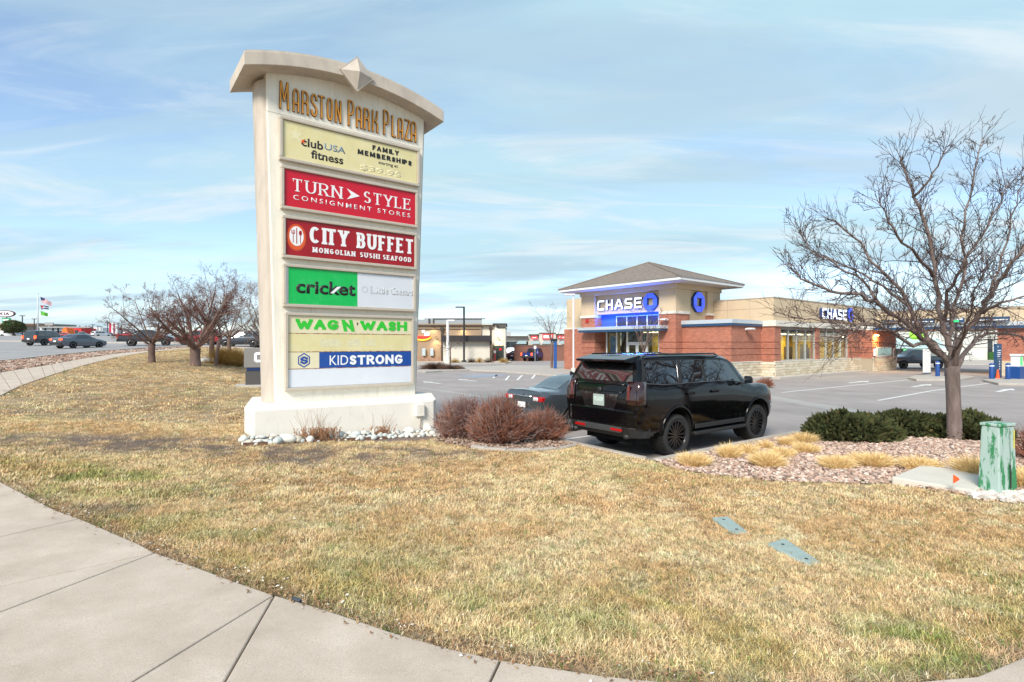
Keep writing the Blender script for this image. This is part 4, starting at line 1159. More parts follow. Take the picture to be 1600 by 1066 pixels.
lit_word('CHASE', 7.3, 4.24, 4.75, .80, TFat(.06), bank, t=.17, dep=.2)
octagon(13.1, 4.73, .56, TFat(.06), bank, .15)
# wall lamps on the brick
for (x, y, z, rz) in ((-4.73, 5.2, 3.98, math.pi / 2 * -1), (-2.1, .9, 3.28, 0)):
    Tm = Matrix.Translation((x, y, z)) @ Matrix.Rotation(rz, 4, 'Z')
    mb = MB(); mb.box(-.12, .12, -.14, -.001, -.06, .08, Tm); mb.box(-.30, .30, -.52, -.14, -.02, .035, Tm); mb.box(-.24, .24, -.48, -.2, .035, .09, Tm)
    mb.build('wall_lamp', m_white, bank, bevel=.01)
mb = MB(); mb.box(-4.80, -4.73, 12.45, 12.75, 4.0, 4.3); mb.build('alarm_strobe', M('alarm_red', (.4, .02, .02), .4), bank, bevel=.02)
# lower wing left of the tower with its downpipe
mb = MB(); mb.box(-2.2, .8, 14.6, 17.5, 3.6, 6.3); mb.build('stucco_wing', m_beige, bank)
mb = MB(); mb.box(-2.3, .9, 14.4, 17.6, 3.6, 3.75); mb.build('wing_band', m_castst, bank)


# dry ornamental shrubs by the footing are built with the plants below
# ------------------------------------------------------------------ drive-through canopy
can = thing('drive_through_canopy', 'long drive-through canopy with navy trim, lane signs and a brick pillar', 'canopy', (17.6, 35.9, 0), BROT)
mb = MB(); mb.box(15.75, 24, -18, -1.0, 3.45, 3.58); mb.build('canopy_ceiling', m_soff, can)
mb = MB(); mb.box(15.4, 24.1, -18.1, -1.0, 3.64, 3.92); mb.build('canopy_fascia', m_lmetal, can, bevel=.01)
mb = MB(); mb.box(15.45, 24.05, -18.05, -1.0, 3.582, 3.638); mb.box(15.43, 15.5, -18.05, -1.0, 3.46, 3.58); mb.build('navy_trim', m_navy, can)
n = 7
for i in range(n):
    w = 17.0 / n
    mb = MB(); mb.box(16.2, 16.35, -18 + i * w + .01, -18 + (i + 1) * w - .01, 3.922, 4.98); mb.build('stucco_panel', m_beige, can)
mb = MB(); mb.box(16.14, 16.41, -18.05, -.99, 4.982, 5.05); mb.build('coping', m_taupe, can)
bw, bc = MB(), MB()
brick_wall(bw, bc, 15.8, 16.7, -11.4, -8.7, 1.1, 3.45, (), can)
brick_wall(bw, bc, 17.2, 19.6, -11.2, -10.9, 1.1, 3.45, (), can)
mb = MB(); mb.box(15.7, 16.8, -11.5, -8.6, 0, 1.1); mb.box(17.2, 19.6, -11.25, -10.85, 0, 1.1); mb.build('pillar_stone_base', m_stone[1], can, bevel=.02)
mb = MB(); mb.box(22.6, 23.3, -17.5, -16.8, 0, 3.45); mb.box(22.6, 23.3, -9.4, -8.7, 0, 3.45); mb.build('rear_pillar', m_brick, can)
m_lsg = M('lane_sign_green', (.02, .4, .12), .5, emit=(.03, .9, .2), estr=1.3)
for (y, w, kind) in ((-2.1, .42, 1), (-4.4, .75, 0), (-6.4, .55, 1), (-8.6, .85, 0)):
    mb = MB(); mb.box(15.1, 15.36, y - w, y + w, 3.93, 4.28); mb.box(15.2, 15.3, y - .05, y + .05, 3.6, 3.93); s_ = mb.build('lane_sign', m_navy, can, bevel=.01)
    mb = MB(); mb.box(15.085, 15.098, y - w + .08, y + w - .08, 4.02 if not kind else 4.14, 4.10 if not kind else 4.22); mb.build('sign_strip', m_whitep, s_)
    if kind:
        mb = MB(); mb.prism([(-y - .28, 4.02), (-y, 3.955), (-y + .28, 4.02), (-y + .28, 4.10), (-y - .28, 4.10)], 0, .012, TX(15.098)); mb.build('green_arrow', m_lsg, s_)
ld = bpy.data.lights.new('canopy_lamp', 'AREA'); ld.energy = 90; ld.color = (1, .6, .25); ld.size = .6
lo = bpy.data.objects.new('canopy_lamp', ld); COL.objects.link(lo); lo.parent = can; lo.location = (17.3, -9.9, 3.4)
mb = MB(); mb.box(17.0, 17.6, -10.2, -9.6, 3.405, 3.449); mb.build('ceiling_lamp', M('warm_lamp', (1, 1, 1), .5), can)

# ------------------------------------------------------------------ lane equipment and islands
def island(poly, label, z=.13, name='curbed_island'):
    mb = MB(); mb.prism(poly, -.02, z); o = mb.build(name, m_curb, bevel=.03); o['kind'] = 'structure'; return o
def GPz(L, z): return [tuple(G(px, py, z)) for px, py in L]
island(GPz([(1418, 589.5), (1432, 586), (1500, 585.5), (1523, 588), (1500, 592.5), (1432, 592.5)], .13)[::-1], '')
island(GPz([(1535, 593), (1560, 590), (1640, 590), (1680, 597), (1640, 600), (1560, 598.5)], .13)[::-1], '')
m_bol = M('bollard_blue', (.01, .06, .24), .4)
def bollard(px, py, hh_, label, group='blue bollards in the drive-through'):
    p = G(px, py, .13); mb = MB(); mb.lathe([(0, 0), (.13, 0), (.13, hh_ - .09), (.10, hh_ - .03), (.04, hh_), (0, hh_)], 16)
    t = thing('bollard', label, 'bollard', (p[0], p[1], .13), 0, group)
    mb.build('post', m_bol, t, sharp=40)
    mb = MB(); mb.lathe([(.132, hh_ - .2), (.134, hh_ - .2), (.134, hh_ - .14), (.132, hh_ - .14)], 16, close=True); mb.build('band', m_whitep, t)
bollard(1465, 588, 1.05, 'blue bollard just right of the blank white lane panel')
bollard(1479, 587.5, 1.05, 'blue bollard left of the honeylocust trunk in the drive-through')
bollard(1549.5, 592, .98, 'blue bollard left of the tall navy information panel')
bollard(1575, 592.5, 1.0, 'blue bollard between navy information panel and teller machine')
p = G(1448, 584, .13)
wp = thing('lane_panel', 'tall blank white panel at the drive-through lane island', 'panel', (p[0], p[1], .13), .35)
mb = MB(); mb.box(-.36, .36, -.06, .06, .06, 1.82); mb.build('panel_board', m_white, wp, bevel=.03)
mb = MB(); mb.box(-.3, .3, -.12, .12, 0, .058); mb.build('panel_foot', m_navy, wp)
p = G(1559, 590.5, .13)
np_ = thing('information_panel', 'tall navy information panel with white lettering behind the orange cone', 'sign', (p[0], p[1], .13), .45)
mb = MB(); mb.box(-.34, .34, -.08, .08, 0, 2.2); mb.build('panel_board', m_navy, np_, bevel=.02)
mb = MB()
for z_, w_ in ((1.74, .44), (1.60, .42), (1.48, .40), (1.36, .30), (1.22, .46)): mb.box(-.24, -.24 + w_, -.086, -.081, z_, z_ + (.055 if z_ > 1.3 else .012))
for z_ in (1.02, .86, .70, .54): mb.box(-.03, .09, -.086, -.081, z_, z_ + .07)
mb.build('lettering', m_whitep, np_)
octagon(-.19, 2.02, .045, TFat(-.081), np_, .006, m_whitep)
def cone(px, py):
    p = G(px, py, .0)
    t = thing('traffic_cone', 'small orange traffic cone in front of the navy information panel', 'traffic cone', (p[0], p[1], 0), .2)
    mb = MB(); mb.lathe([(.0, .70), (.035, .70), (.13, .03), (0, .03)], 16); mb.build('cone_body', M('cone_orange', (.85, .10, .02), .5), t, sharp=40)
    mb = MB(); mb.box(-.18, .18, -.18, .18, 0, .028); mb.build('cone_base', MATS['cone_orange'], t, bevel=.01)
cone(1559, 594.5)
p = G(1590, 591.5, .13)
tm = thing('teller_machine', 'blue and white drive-through teller machine with green screen', 'teller machine', (p[0], p[1], .13), .5)
mb = MB(); mb.box(-.55, .35, -.3, .3, 0, .75); mb.build('cabinet', m_bol, tm, bevel=.02)
mb = MB(); mb.box(-.40, .18, -.22, .22, .75, 1.42); mb.box(-.46, .24, -.3, .25, 1.42, 1.55); mb.build('hood', m_white, tm, bevel=.03)
mb = MB(); mb.box(-.30, .02, -.235, -.221, .85, 1.36); mb.build('screen', M('screen_green', (.05, .5, .1), .3, emit=(.1, .8, .2), estr=.5), tm)
# street bench-like bins at the far island end
# ------------------------------------------------------------------ vehicles
m_tyre = M('tyre_rubber', (.022, .022, .023), .85, bump=.3, bscale=60)
m_rimb = M('rim_gloss_black', (.012, .012, .014), .18, spec=.7)
m_rims = M('rim_silver', (.42, .43, .45), .3, metal=.8)
m_bpaint = M('paint_black', (.003, .003, .004), .07, spec=.42)
m_under = M('black_plastic', (.018, .018, .019), .55)
m_cglass = M('tinted_glass', (.008, .009, .011), .02, spec=1.0, ior=1.75)
m_chrome = M('chrome', (.75, .75, .77), .12, metal=1)
m_tl = M('tail_lamp_red', (.45, .008, .008), .15, coat=1)
m_tls = M('tail_lamp_smoked', (.026, .005, .006), .12, coat=1)
m_tlc = M('lamp_clear', (.6, .6, .62), .1, coat=1)
m_refl = M('reflector_red', (.38, .006, .006), .3)
m_well = M('wheel_well', (.006, .006, .006), .9)

class Car:
    """lofted body: stations along x, nine levels up the side"""
    def __init__(s, K):
        s.K = K; s.xs = K['x']
    def f(s, k, x): return float(np.interp(x, s.K['x'], s.K[k]))
    def ring(s, x):
        w, zb, be, ro, wr = (s.f(k, x) for k in ('w', 'zb', 'belt', 'roof', 'wr'))
        be = min(be, ro - .02)
        mid = zb + (be - zb) * .5
        gh = ro - be
        wb = w * .955
        tb = s.K.get('tumble', .5)
        return [(w * .90, zb), (w * .975, zb + .09), (w, mid), (w * .992, be - (be - zb) * .18), (wb, be), (wb + (wr - wb) * .42, be + gh * .45), (wr + .015, ro - min(.09, gh * .25)), (wr - .10, ro - min(.02, gh * .08)), (0, ro + .015)]
    def dx(s, x):
        K = s.K; x0, x1 = K['x'][0], K['x'][-1]
        rr, fr = K.get('rear', [0] * 9), K.get('front', [0] * 9)
        a = max(0, 1 - (x - x0) / .55); b = max(0, 1 - (x1 - x) / .5)
        return [rr[j] * a + fr[j] * b for j in range(9)]
    def body(s):
        mb = MB(); rings = []
        for x in s.xs:
            r, d = s.ring(x), s.dx(x)
            rings.append([(x + d[j], y, z) for j, (y, z) in enumerate(r)])
        vs = []
        for r in rings:
            vs += r + [(x, -y, z) for x, y, z in r[:8]][::-1]
        m = 17; fs = []
        for i in range(len(rings) - 1):
            for j in range(m): fs.append((i * m + j, i * m + (j + 1) % m, (i + 1) * m + (j + 1) % m, (i + 1) * m + j))
        e = (len(rings) - 1) * m
        for j in range(8):
            a, b = j, j + 1; c, d = m - 1 - j if j > 0 else m - 1, m - 2 - j if j < 7 else None
        for o, flip in ((0, 0), (e, 1)):
            for j in range(7):
                q = (o + j, o + m - 1 - j, o + m - 2 - j, o + j + 1)
                fs.append(q[::-1] if flip else q)
            q = (o + 7, o + 9, o + 8); fs.append(q[::-1] if flip else q)
        mb.add(vs, fs); return mb
    def side(s, x, z):
        r = s.ring(x)
        ys, zs = [p[0] for p in r[:8]], [p[1] for p in r[:8]]
        return float(np.interp(z, zs, ys))
    def sidepanel(s, mb, xa, xb, zlo, zhi, off=.006, nx=8, nz=5, sg=-1, th=0):
        vs = []
        for i in range(nx + 1):
            for j in range(nz + 1):
                t = i / nx; u = j / nz
                def ev(q, t): return q(t) if callable(q) else q
                z = ev(zlo, t) * (1 - u) + ev(zhi, t) * u
                x = (ev(xa, u) * (1 - t) + ev(xb, u) * t)
                vs.append((x, sg * (s.side(x, z) + off), z))
        fs = [(i * (nz + 1) + j, (i + 1) * (nz + 1) + j, (i + 1) * (nz + 1) + j + 1, i * (nz + 1) + j + 1) for i in range(nx) for j in range(nz)]
        if sg > 0: fs = [f_[::-1] for f_ in fs]
        mb.add(vs, fs)
    def rearpt(s, y, z, off=.008):
        """point on the rear face"""
        x0 = s.xs[0]; r, d = s.ring(x0), s.dx(x0)
        zs = [p[1] for p in r]
        x = float(np.interp(z, zs, [x0 + q for q in d]))
        return (x - off, y, z)
    def toppt(s, x, yf, off=.006):
        """point on the top (windscreen/rear screen); yf in -1..1 of the flat width"""
        r = s.ring(x); w = r[7][0]
        return (x, yf * w, r[7][1] + (r[8][1] - r[7][1]) * (1 - abs(yf)) + off)
def cut_arches(o, cuts, r, yin, yout):
    for x, z in cuts:
        for sg in (-1, 1):
            bm = bmesh.new(); bmesh.ops.create_cone(bm, cap_ends=True, segments=36, radius1=r, radius2=r, depth=yout - yin)
            bmesh.ops.transform(bm, matrix=Matrix.Translation((x, sg * (yin + yout) / 2, z)) @ Matrix.Rotation(math.pi / 2, 4, 'X'), verts=bm.verts[:])
            me = bpy.data.meshes.new('cutter'); bm.to_mesh(me); bm.free()
            c = bpy.data.objects.new('cutter', me); COL.objects.link(c); c.parent = o.parent
            bm = bmesh.new(); bm.from_mesh(o.data); bmesh.ops.recalc_face_normals(bm, faces=bm.faces[:]); bm.to_mesh(o.data); bm.free()
            md = o.modifiers.new('b', 'BOOLEAN'); md.object = c; md.operation = 'DIFFERENCE'; md.solver = 'EXACT'
            bpy.context.view_layer.update()
            me = bpy.data.meshes.new_from_object(o.evaluated_get(bpy.context.evaluated_depsgraph_get()))
            print('cut', len(o.data.polygons), len(me.polygons))
            o.modifiers.clear(); o.data = me
            bpy.data.objects.remove(c)
    o.data.shade_smooth(); o.data.set_sharp_from_angle(angle=R(28))
_wheel_cache = {}
def wheel(par, x, y, r, w, sg, rim_mat, spokes=8, twin=True, name='wheel', simple=False):
    key = (round(r, 3), round(w, 3), spokes, rim_mat.name, simple)
    if key not in _wheel_cache:
        mb = MB(); rr = r * .72 if not simple else r * .62
        prof = [(rr, -w * .42), (r * .86, -w * .5), (r * .96, -w * .46), (r, -w * .34), (r, w * .34), (r * .96, w * .46), (r * .86, w * .5), (rr, w * .42)]
        mb.lathe(prof, 40 if not simple else 20, Matrix.Rotation(math.pi / 2, 4, 'X'))
        if not simple:
            for k in range(44):
                a = 2 * math.pi * k / 44; T = Matrix.Rotation(a, 4, 'Y')
                for s2 in (-1, 1):
                    mb.box(-.011, .011, s2 * w * .30 - w * .16, s2 * w * .30 + w * .16, r - .004, r + .007, T @ Matrix.Rotation(.0, 4, 'Z'))
        ty = mb
        mr = MB(); RX = Matrix.Rotation(math.pi / 2, 4, 'X')
        # outer side is -y
        mr.lathe([(rr * 1.01, w * .42), (rr * .97, w * .44), (rr * .93, w * .38), (rr * .93, -w * .2), (rr * 1.01, -w * .42)], 40 if not simple else 20, RX)
        mr.lathe([(0, w * .30), (rr * .16, w * .30), (rr * .18, w * .22), (rr * .18, 0)], 16, RX)
        mr.lathe([(0, -w * .12), (rr * .95, -w * .12)], 24, RX)
        for k in range(spokes):
            a0 = 2 * math.pi * k / spokes
            for o_ in ((-.17, .17) if twin else (0,)):
                T = Matrix.Rotation(a0, 4, 'Y')
                tip = math.sin(o_) * rr * .95; tz = math.cos(o_) * rr * .95; b_ = o_ * rr * .28
                ww = rr * (.045 if twin else .09)
                yb, yt = -w * .30, -w * .38
                mr.add([(b_ - ww, yb, rr * .13), (b_ + ww, yb, rr * .13), (tip + ww, yt, tz), (tip - ww, yt, tz), (b_ - ww * 1.4, yb + .05, rr * .13), (b_ + ww * 1.4, yb + .05, rr * .13), (tip + ww * 1.3, yt + .05, tz), (tip - ww * 1.3, yt + .05, tz)],
                       [(0, 1, 2, 3), (4, 7, 6, 5), (0, 3, 7, 4), (1, 5, 6, 2), (3, 2, 6, 7)], T)
        _wheel_cache[key] = (ty, mr, {})
    ty, mr, ch = _wheel_cache[key]
    if 't' not in ch:
        t = ty.build('tyre', m_tyre, par, sharp=30); ri = mr.build('rim', rim_mat, t, sharp=30)
        ch['t'], ch['r'] = t.data, ri.data
    else:
        t = bpy.data.objects.new('tyre', ch['t']); COL.objects.link(t); t.parent = par
        ri = bpy.data.objects.new('rim', ch['r']); COL.objects.link(ri); ri.parent = t
    t.name = 'wheel'
    t.location = (x, y, r); t.rotation_euler = (0, rng.uniform(0, 6.28), 0 if sg < 0 else math.pi)
    return t

# ---- the black suv
K = dict(x=[-1.22, -1.12, -.95, -.7, -.45, -.2, 0, .4, .8, 1.2, 1.6, 1.9, 2.1, 2.3, 2.5, 2.7, 2.88, 3.0, 3.3, 3.55, 3.75, 3.88, 3.96],
         w=[.985, 1.01, 1.025, 1.03, 1.03, 1.03, 1.03, 1.02, 1.01, 1.01, 1.01, 1.01, 1.01, 1.01, 1.01, 1.015, 1.02, 1.03, 1.03, 1.015, .97, .89, .78],
         zb=[.52, .50, .46, .42, .40, .40, .40, .38, .37, .37, .37, .37, .37, .37, .38, .4, .4, .4, .4, .42, .44, .46, .48],
         belt=[1.27, 1.27, 1.265, 1.26, 1.255, 1.25, 1.25, 1.245, 1.24, 1.235, 1.23, 1.225, 1.22, 1.22, 1.215, 1.21, 1.20, 1.19, 1.18, 1.165, 1.145, 1.10, 1.02],
         roof=[1.92, 1.955, 1.975, 1.985, 1.99, 1.995, 2.0, 2.0, 2.0, 1.995, 1.985, 1.965, 1.94, 1.86, 1.70, 1.53, 1.37, 1.31, 1.295, 1.28, 1.255, 1.20, 1.10],
         wr=[.76, .78, .79, .795, .80, .80, .80, .80, .80, .80, .80, .795, .79, .785, .78, .785, .80, .84, .86, .86, .84, .80, .74],
         rear=[.10, .03, -.02, .0, .05, .13, .22, .25, .25], front=[-.03, 0, .02, .0, -.04, -.06, -.08, -.1, -.1])
SP = CC - AX * 0 + np.array((0, 0))
ax0 = np.array((3.37, 10.99)) - np.array((-BX[0], -BX[1])) * 0 + BX * .97
HEAD = math.atan2(AX[1], AX[0])
suv = thing('parked_suv', 'glossy black full-size suv parked at the kerb with black multi-spoke wheels', 'suv', (ax0[0], ax0[1], 0), HEAD)
car = Car(K)
bo = car.body().build('body', m_bpaint, suv)
bo.data.shade_smooth()
WB, WR = 3.07, .425
cut_arches(bo, ((0, WR + .03), (WB, WR + .03)), .505, .62, 1.3)
for x in (0, WB):
    for sg in (-1, 1):
        mb = MB(); T = Matrix.Translation((x, sg * .80, WR + .03)) @ Matrix.Rotation(math.pi / 2, 4, 'X')
        mb.lathe([(.495, -.21), (.495, .19), (.0, -.2)] if False else [(.498, -.18), (.498, .18)], 32, T)
        mb.build('wheel_well', m_well, suv)
        mb = MB(); pts = [(x + .515 * math.cos(a), sg * (car.side(x + .515 * math.cos(a), max(.45, WR + .03 + .515 * math.sin(a))) + .004), WR + .03 + .515 * math.sin(a)) for a in np.linspace(-.05, math.pi + .05, 22)]
        mb.tube(pts, .022, 6); mb.build('wheel_arch_trim', m_bpaint, suv, smooth=True)
        wheel(suv, x, sg * .865, WR, .285, sg, m_rimb, 8, True)
# side glass, both sides
for sg in (-1, 1):
    zl = lambda t: 1.285
    def strip(name, xa, xb, za, zb_, mat=m_cglass, off=.007):
        mb = MB(); car.sidepanel(mb, xa, xb, za, zb_, off, 8, 6, sg); return mb.build(name, mat, suv, smooth=True)
    strip('side_window', lambda u: -.98 + .18 * u, lambda u: .02 + .10 * u, 1.295, 1.845)
    strip('side_window', lambda u: .20 + .10 * u, lambda u: .98 + .0 * u, 1.290, 1.85)
    strip('side_window', lambda u: 1.08, lambda u: 2.42 - .36 * u, 1.285, lambda t: 1.85 - .02 * t - max(0, t - .72) * .25)
    strip('window_surround', lambda u: -1.08 + .18 * u, lambda u: 2.62 - .52 * u, 1.272, lambda t: 1.872 - max(0, t - .7) * .45, m_under, .003)
    # chrome-dark waist rail, diagonal rear pillar trim, door seams
    mb = MB(); mb.tube([(x, sg * (car.side(x, 1.275) + .006), 1.278) for x in np.linspace(-1.0, 2.6, 14)], .010, 6); mb.build('waist_trim', M('dark_chrome', (.22, .22, .24), .2, metal=1), suv, smooth=True)
    mb = MB(); mb.tube([(x, sg * (car.side(x, z) + .012), z) for x, z in ((.04, 1.29), (.08, 1.45), (.13, 1.7), (.16, 1.85))], .012, 6); mb.build('pillar_trim', MATS['dark_chrome'], suv, smooth=True)
    mb = MB()
    for pts in ([(.62, .50), (.50, .62), (.36, .95), (.14, 1.05), (.12, 1.27)], [(1.03, .50), (1.03, 1.27)], [(2.30, .50), (2.42, .9), (2.46, 1.22)]):
        mb.tube([(x, sg * (car.side(x, z) + .001), z) for x, z in pts], .006, 4)
    mb.build('door_seam', m_well, suv)
    for x in (.30, 1.20):
        mb = MB(); mb.box(x, x + .24, -.02, .02, -.018, .018, Matrix.Translation((0, sg * (car.side(x, 1.13) + .03), 1.13))); mb.build('door_handle', m_bpaint, suv, bevel=.012)
    # running board
    mb = MB(); mb.box(.55, 2.52, -.07, .07, -.035, .03, Matrix.Translation((0, sg * .985, .36))); mb.build('running_board', m_under, suv, bevel=.02)
    mb = MB(); mb.box(.58, 2.48, -.012, .012, -.05, .05, Matrix.Translation((0, sg * 1.012, .50))); mb.build('rocker_trim', m_under, suv, bevel=.01)
    # mirror
    mb = MB(); T = Matrix.Translation((2.42, sg * 1.17, 1.34))
    mb.add([(-.06, -.10, -.09), (.08, -.06, -.06), (.08, .08, -.06), (-.06, .11, -.08), (-.05, -.09, .10), (.05, -.05, .08), (.05, .08, .09), (-.05, .11, .11)], [(3, 2, 1, 0), (4, 5, 6, 7), (0, 1, 5, 4), (1, 2, 6, 5), (2, 3, 7, 6), (3, 0, 4, 7)], T)
    mr_ = mb.build('mirror', m_bpaint, suv, bevel=.03)
    mb = MB(); mb.box(-.067, -.061, -.08, .09, -.06, .08, T); mb.build('mirror_glass', m_cglass, mr_)
    mb = MB(); mb.box(2.38, 2.46, sg * .96 if sg > 0 else -1.08, 1.08 if sg > 0 else -.96, 1.24, 1.27); mb.build('mirror_arm', m_under, mr_)
    mb = MB(); mb.tube([(-.75, sg * .74, 1.96), (-.66, sg * .745, 2.0), (1.65, sg * .745, 2.0), (1.8, sg * .74, 1.95)], .018, 8); mb.build('roof_rail', m_bpaint, suv, smooth=True)
    # tail lamps wrap round the corner
    mb = MB(); vs = []; ys_ = np.linspace(.74, .90, 4); zs_ = np.linspace(.90, 1.31, 6)
    for z in zs_:
        row = [car.rearpt(sg * y, z, .014) for y in ys_]
        row += [(car.rearpt(0, z, 0)[0] + d_, sg * (car.side(-1.22 + d_ * 1.05, z) + .012), z) for d_ in (.03, .12, .20)]
        vs += row
    m_ = 7
    fs = [(j * m_ + i, j * m_ + i + 1, (j + 1) * m_ + i + 1, (j + 1) * m_ + i) for j in range(5) for i in range(m_ - 1)]
    mb.add(vs, fs if sg > 0 else [f_[::-1] for f_ in fs]); tlp = mb.build('tail_lamp', m_tls, suv, sharp=35)
    md = tlp.modifiers.new('s', 'SOLIDIFY'); md.thickness = .03; md.offset = 0
    mb = MB(); mb.box(-1.262, -1.248, sg * .80 - .03, sg * .80 + .03, .98, 1.24); mb.build('lamp_element', M('tail_lamp_dim', (.12, .010, .010), .2, coat=1), tlp, bevel=.004)
    mb = MB(); mb.box(-1.15, -1.10, -.006, .006, -.02, .02, Matrix.Translation((0, sg * .985, 1.19)));  mb.box(-1.20, -1.06, -.006, .006, -.012, .012, Matrix.Translation((0, sg * .985, 1.10))); mb.build('lamp_element', m_tlc, tlp)
# rear glass, tailgate, plate, bumper
def rear_quad(mb, pts, off=.01, n=8):
    (y0a, y1a, za), (y0b, y1b, zb_) = pts
    vs = []
    for j in range(n + 1):
        u = j / n
        for i in range(n + 1):
            t = i / n; y = (y0a + (y1a - y0a) * t) * (1 - u) + (y0b + (y1b - y0b) * t) * u; z = za + (zb_ - za) * u
            vs.append(car.rearpt(y, z, off))
    mb.add(vs, [(j * (n + 1) + i, (j + 1) * (n + 1) + i, (j + 1) * (n + 1) + i + 1, j * (n + 1) + i + 1) for j in range(n) for i in range(n)][::1])
mb = MB(); rear_quad(mb, ((-.84, .84, 1.30), (-.70, .70, 1.80)), .010); mb.build('rear_window', m_cglass, suv, smooth=True)
mb = MB(); mb.add([(-1.25, -.70, 1.845), (-.86, -.76, 1.80), (-.86, .76, 1.80), (-1.25, .70, 1.845), (-1.25, -.69, 1.885), (-.80, -.72, 1.985), (-.80, .72, 1.985), (-1.25, .69, 1.885)], [(3, 2, 1, 0), (4, 5, 6, 7), (0, 1, 5, 4), (1, 2, 6, 5), (2, 3, 7, 6), (3, 0, 4, 7)]); sp = mb.build('roof_spoiler', m_bpaint, suv, bevel=.025)
mb = MB(); mb.box(-1.256, -1.248, -.16, .16, 1.858, 1.876); mb.build('brake_light', m_tls, sp)
mb = MB(); mb.tube([car.rearpt(y, 1.245 - (0 if abs(y) < .6 else .0), .012) for y in np.linspace(-.66, .66, 7)], .014, 6); mb.tube([car.rearpt(y, 1.10, .010) for y in np.linspace(-.62, .62, 7)], .010, 6)
for sy in (-1, 1): mb.tube([car.rearpt(sy * .66, 1.245, .012), car.rearpt(sy * .70, 1.18, .012), car.rearpt(sy * .62, 1.10, .012)], .012, 6)
mb.build('tailgate_moulding', m_bpaint, suv, smooth=True)
mb = MB()
mb.lathe([(0, .012), (.055, .012), (.06, 0)], 16, Matrix.Translation(car.rearpt(0, 1.12, .012)) @ Matrix.Rotation(-math.pi / 2, 4, 'Y')); mb.build('badge', m_under, suv, smooth=True)
mb = MB(); pl = [(-.52, 1.05), (.52, 1.05), (.40, .84), (-.40, .84)]
vs = [car.rearpt(y, z, .012) for y, z in pl] + [car.rearpt(y * .92, .84 + (z - .84) * .9 + .01, -.02) for y, z in pl]
mb.add(vs, [(0, 3, 2, 1), (0, 1, 5, 4), (1, 2, 6, 5), (2, 3, 7, 6), (3, 0, 4, 7)]); mb.build('plate_recess', m_cglass, suv)
mb = MB(); q = car.rearpt(0, .95, .020); mb.box(q[0] - .006, q[0], -.155, .155, .875, 1.03); pt = mb.build('number_plate', M('plate_dim', (.34, .40, .37), .5), suv, bevel=.004)
mb = MB(); mb.box(q[0] - .0075, q[0] - .006, -.13, .13, .91, .99); mb.build('plate_blur', M('plate_grey_green', (.45, .55, .50), .5, var=.2, vscale=18), pt)
# bumper
def bumper_ring(z, out, y=.96): return [(-1.24 - out, -y + .18), (-1.24 - out, y - .18), (-1.16 - out, y - .03), (-.95, y + .035), (-.85, y + .05), (-.85, y - .1), (-1.05, 0.0), (-.85, -y + .1), (-.85, -y - .05), (-.95, -y - .035), (-1.16 - out, -y + .03)]
def ringprism(z0, z1, o0, o1, mat, name, bev=.02):
    mb = MB(); mb.prism(bumper_ring(z0, o0)[::-1], z0, z1, top=bumper_ring(z1, o1)[::-1]); return mb.build(name, mat, suv, bevel=bev)
ringprism(.62, .86, .035, .05, m_bpaint, 'bumper')
ringprism(.42, .615, -.06, .02, m_under, 'bumper_valance')
mb = MB(); mb.box(-1.285, -1.235, -.62, .62, .50, .60); mb.build('bumper_insert', M('dark_grey_trim', (.045, .047, .05), .45), suv, bevel=.012)
for sg in (-1, 1):
    mb = MB(); mb.box(-1.295, -1.284, min(sg * .36, sg * .66), max(sg * .36, sg * .66), .53, .575); mb.build('bumper_reflector', m_refl, suv, bevel=.004)
    mb = MB(); mb.tube([(-1.27, sg * .72, .44), (-.9, sg * .70, .44)], .045, 12); mb.build('exhaust_tip', m_under, suv, smooth=True)
mb = MB(); mb.box(-.9, 3.6, -.7, .7, .30, .42); mb.tube([(0, -.8, WR), (0, .8, WR)], .06, 8); mb.tube([(WB, -.8, WR), (WB, .8, WR)], .05, 8); mb.build('underbody', m_well, suv)
mb = MB(); vs = []
for i in range(7):
    x = 2.16 + i * .115
    for j in range(5): vs.append(car.toppt(x, -1 + j * .5))
mb.add(vs, [(i * 5 + j, (i + 1) * 5 + j, (i + 1) * 5 + j + 1, i * 5 + j + 1) for i in range(6) for j in range(4)]); mb.build('windshield', m_cglass, suv, smooth=True)
mb = MB(); mb.box(3.9, 3.99, -.65, .65, .62, .98); mb.build('grille', m_under, suv, bevel=.02)
for sg in (-1, 1):
    mb = MB(); mb.box(3.78, 3.95, min(sg * .60, sg * .84), max(sg * .60, sg * .84), .88, 1.02); mb.build('headlight', m_tlc, suv, bevel=.03)
    mb = MB(); car.sidepanel(mb, 3.64, 3.72, .88, .98, .008, 2, 2, sg); mb.build('side_marker', m_refl, suv)
    mb = MB(); car.sidepanel(mb, 3.64, 3.70, .74, .80, .008, 2, 2, sg); mb.build('side_marker', m_tlc, suv)

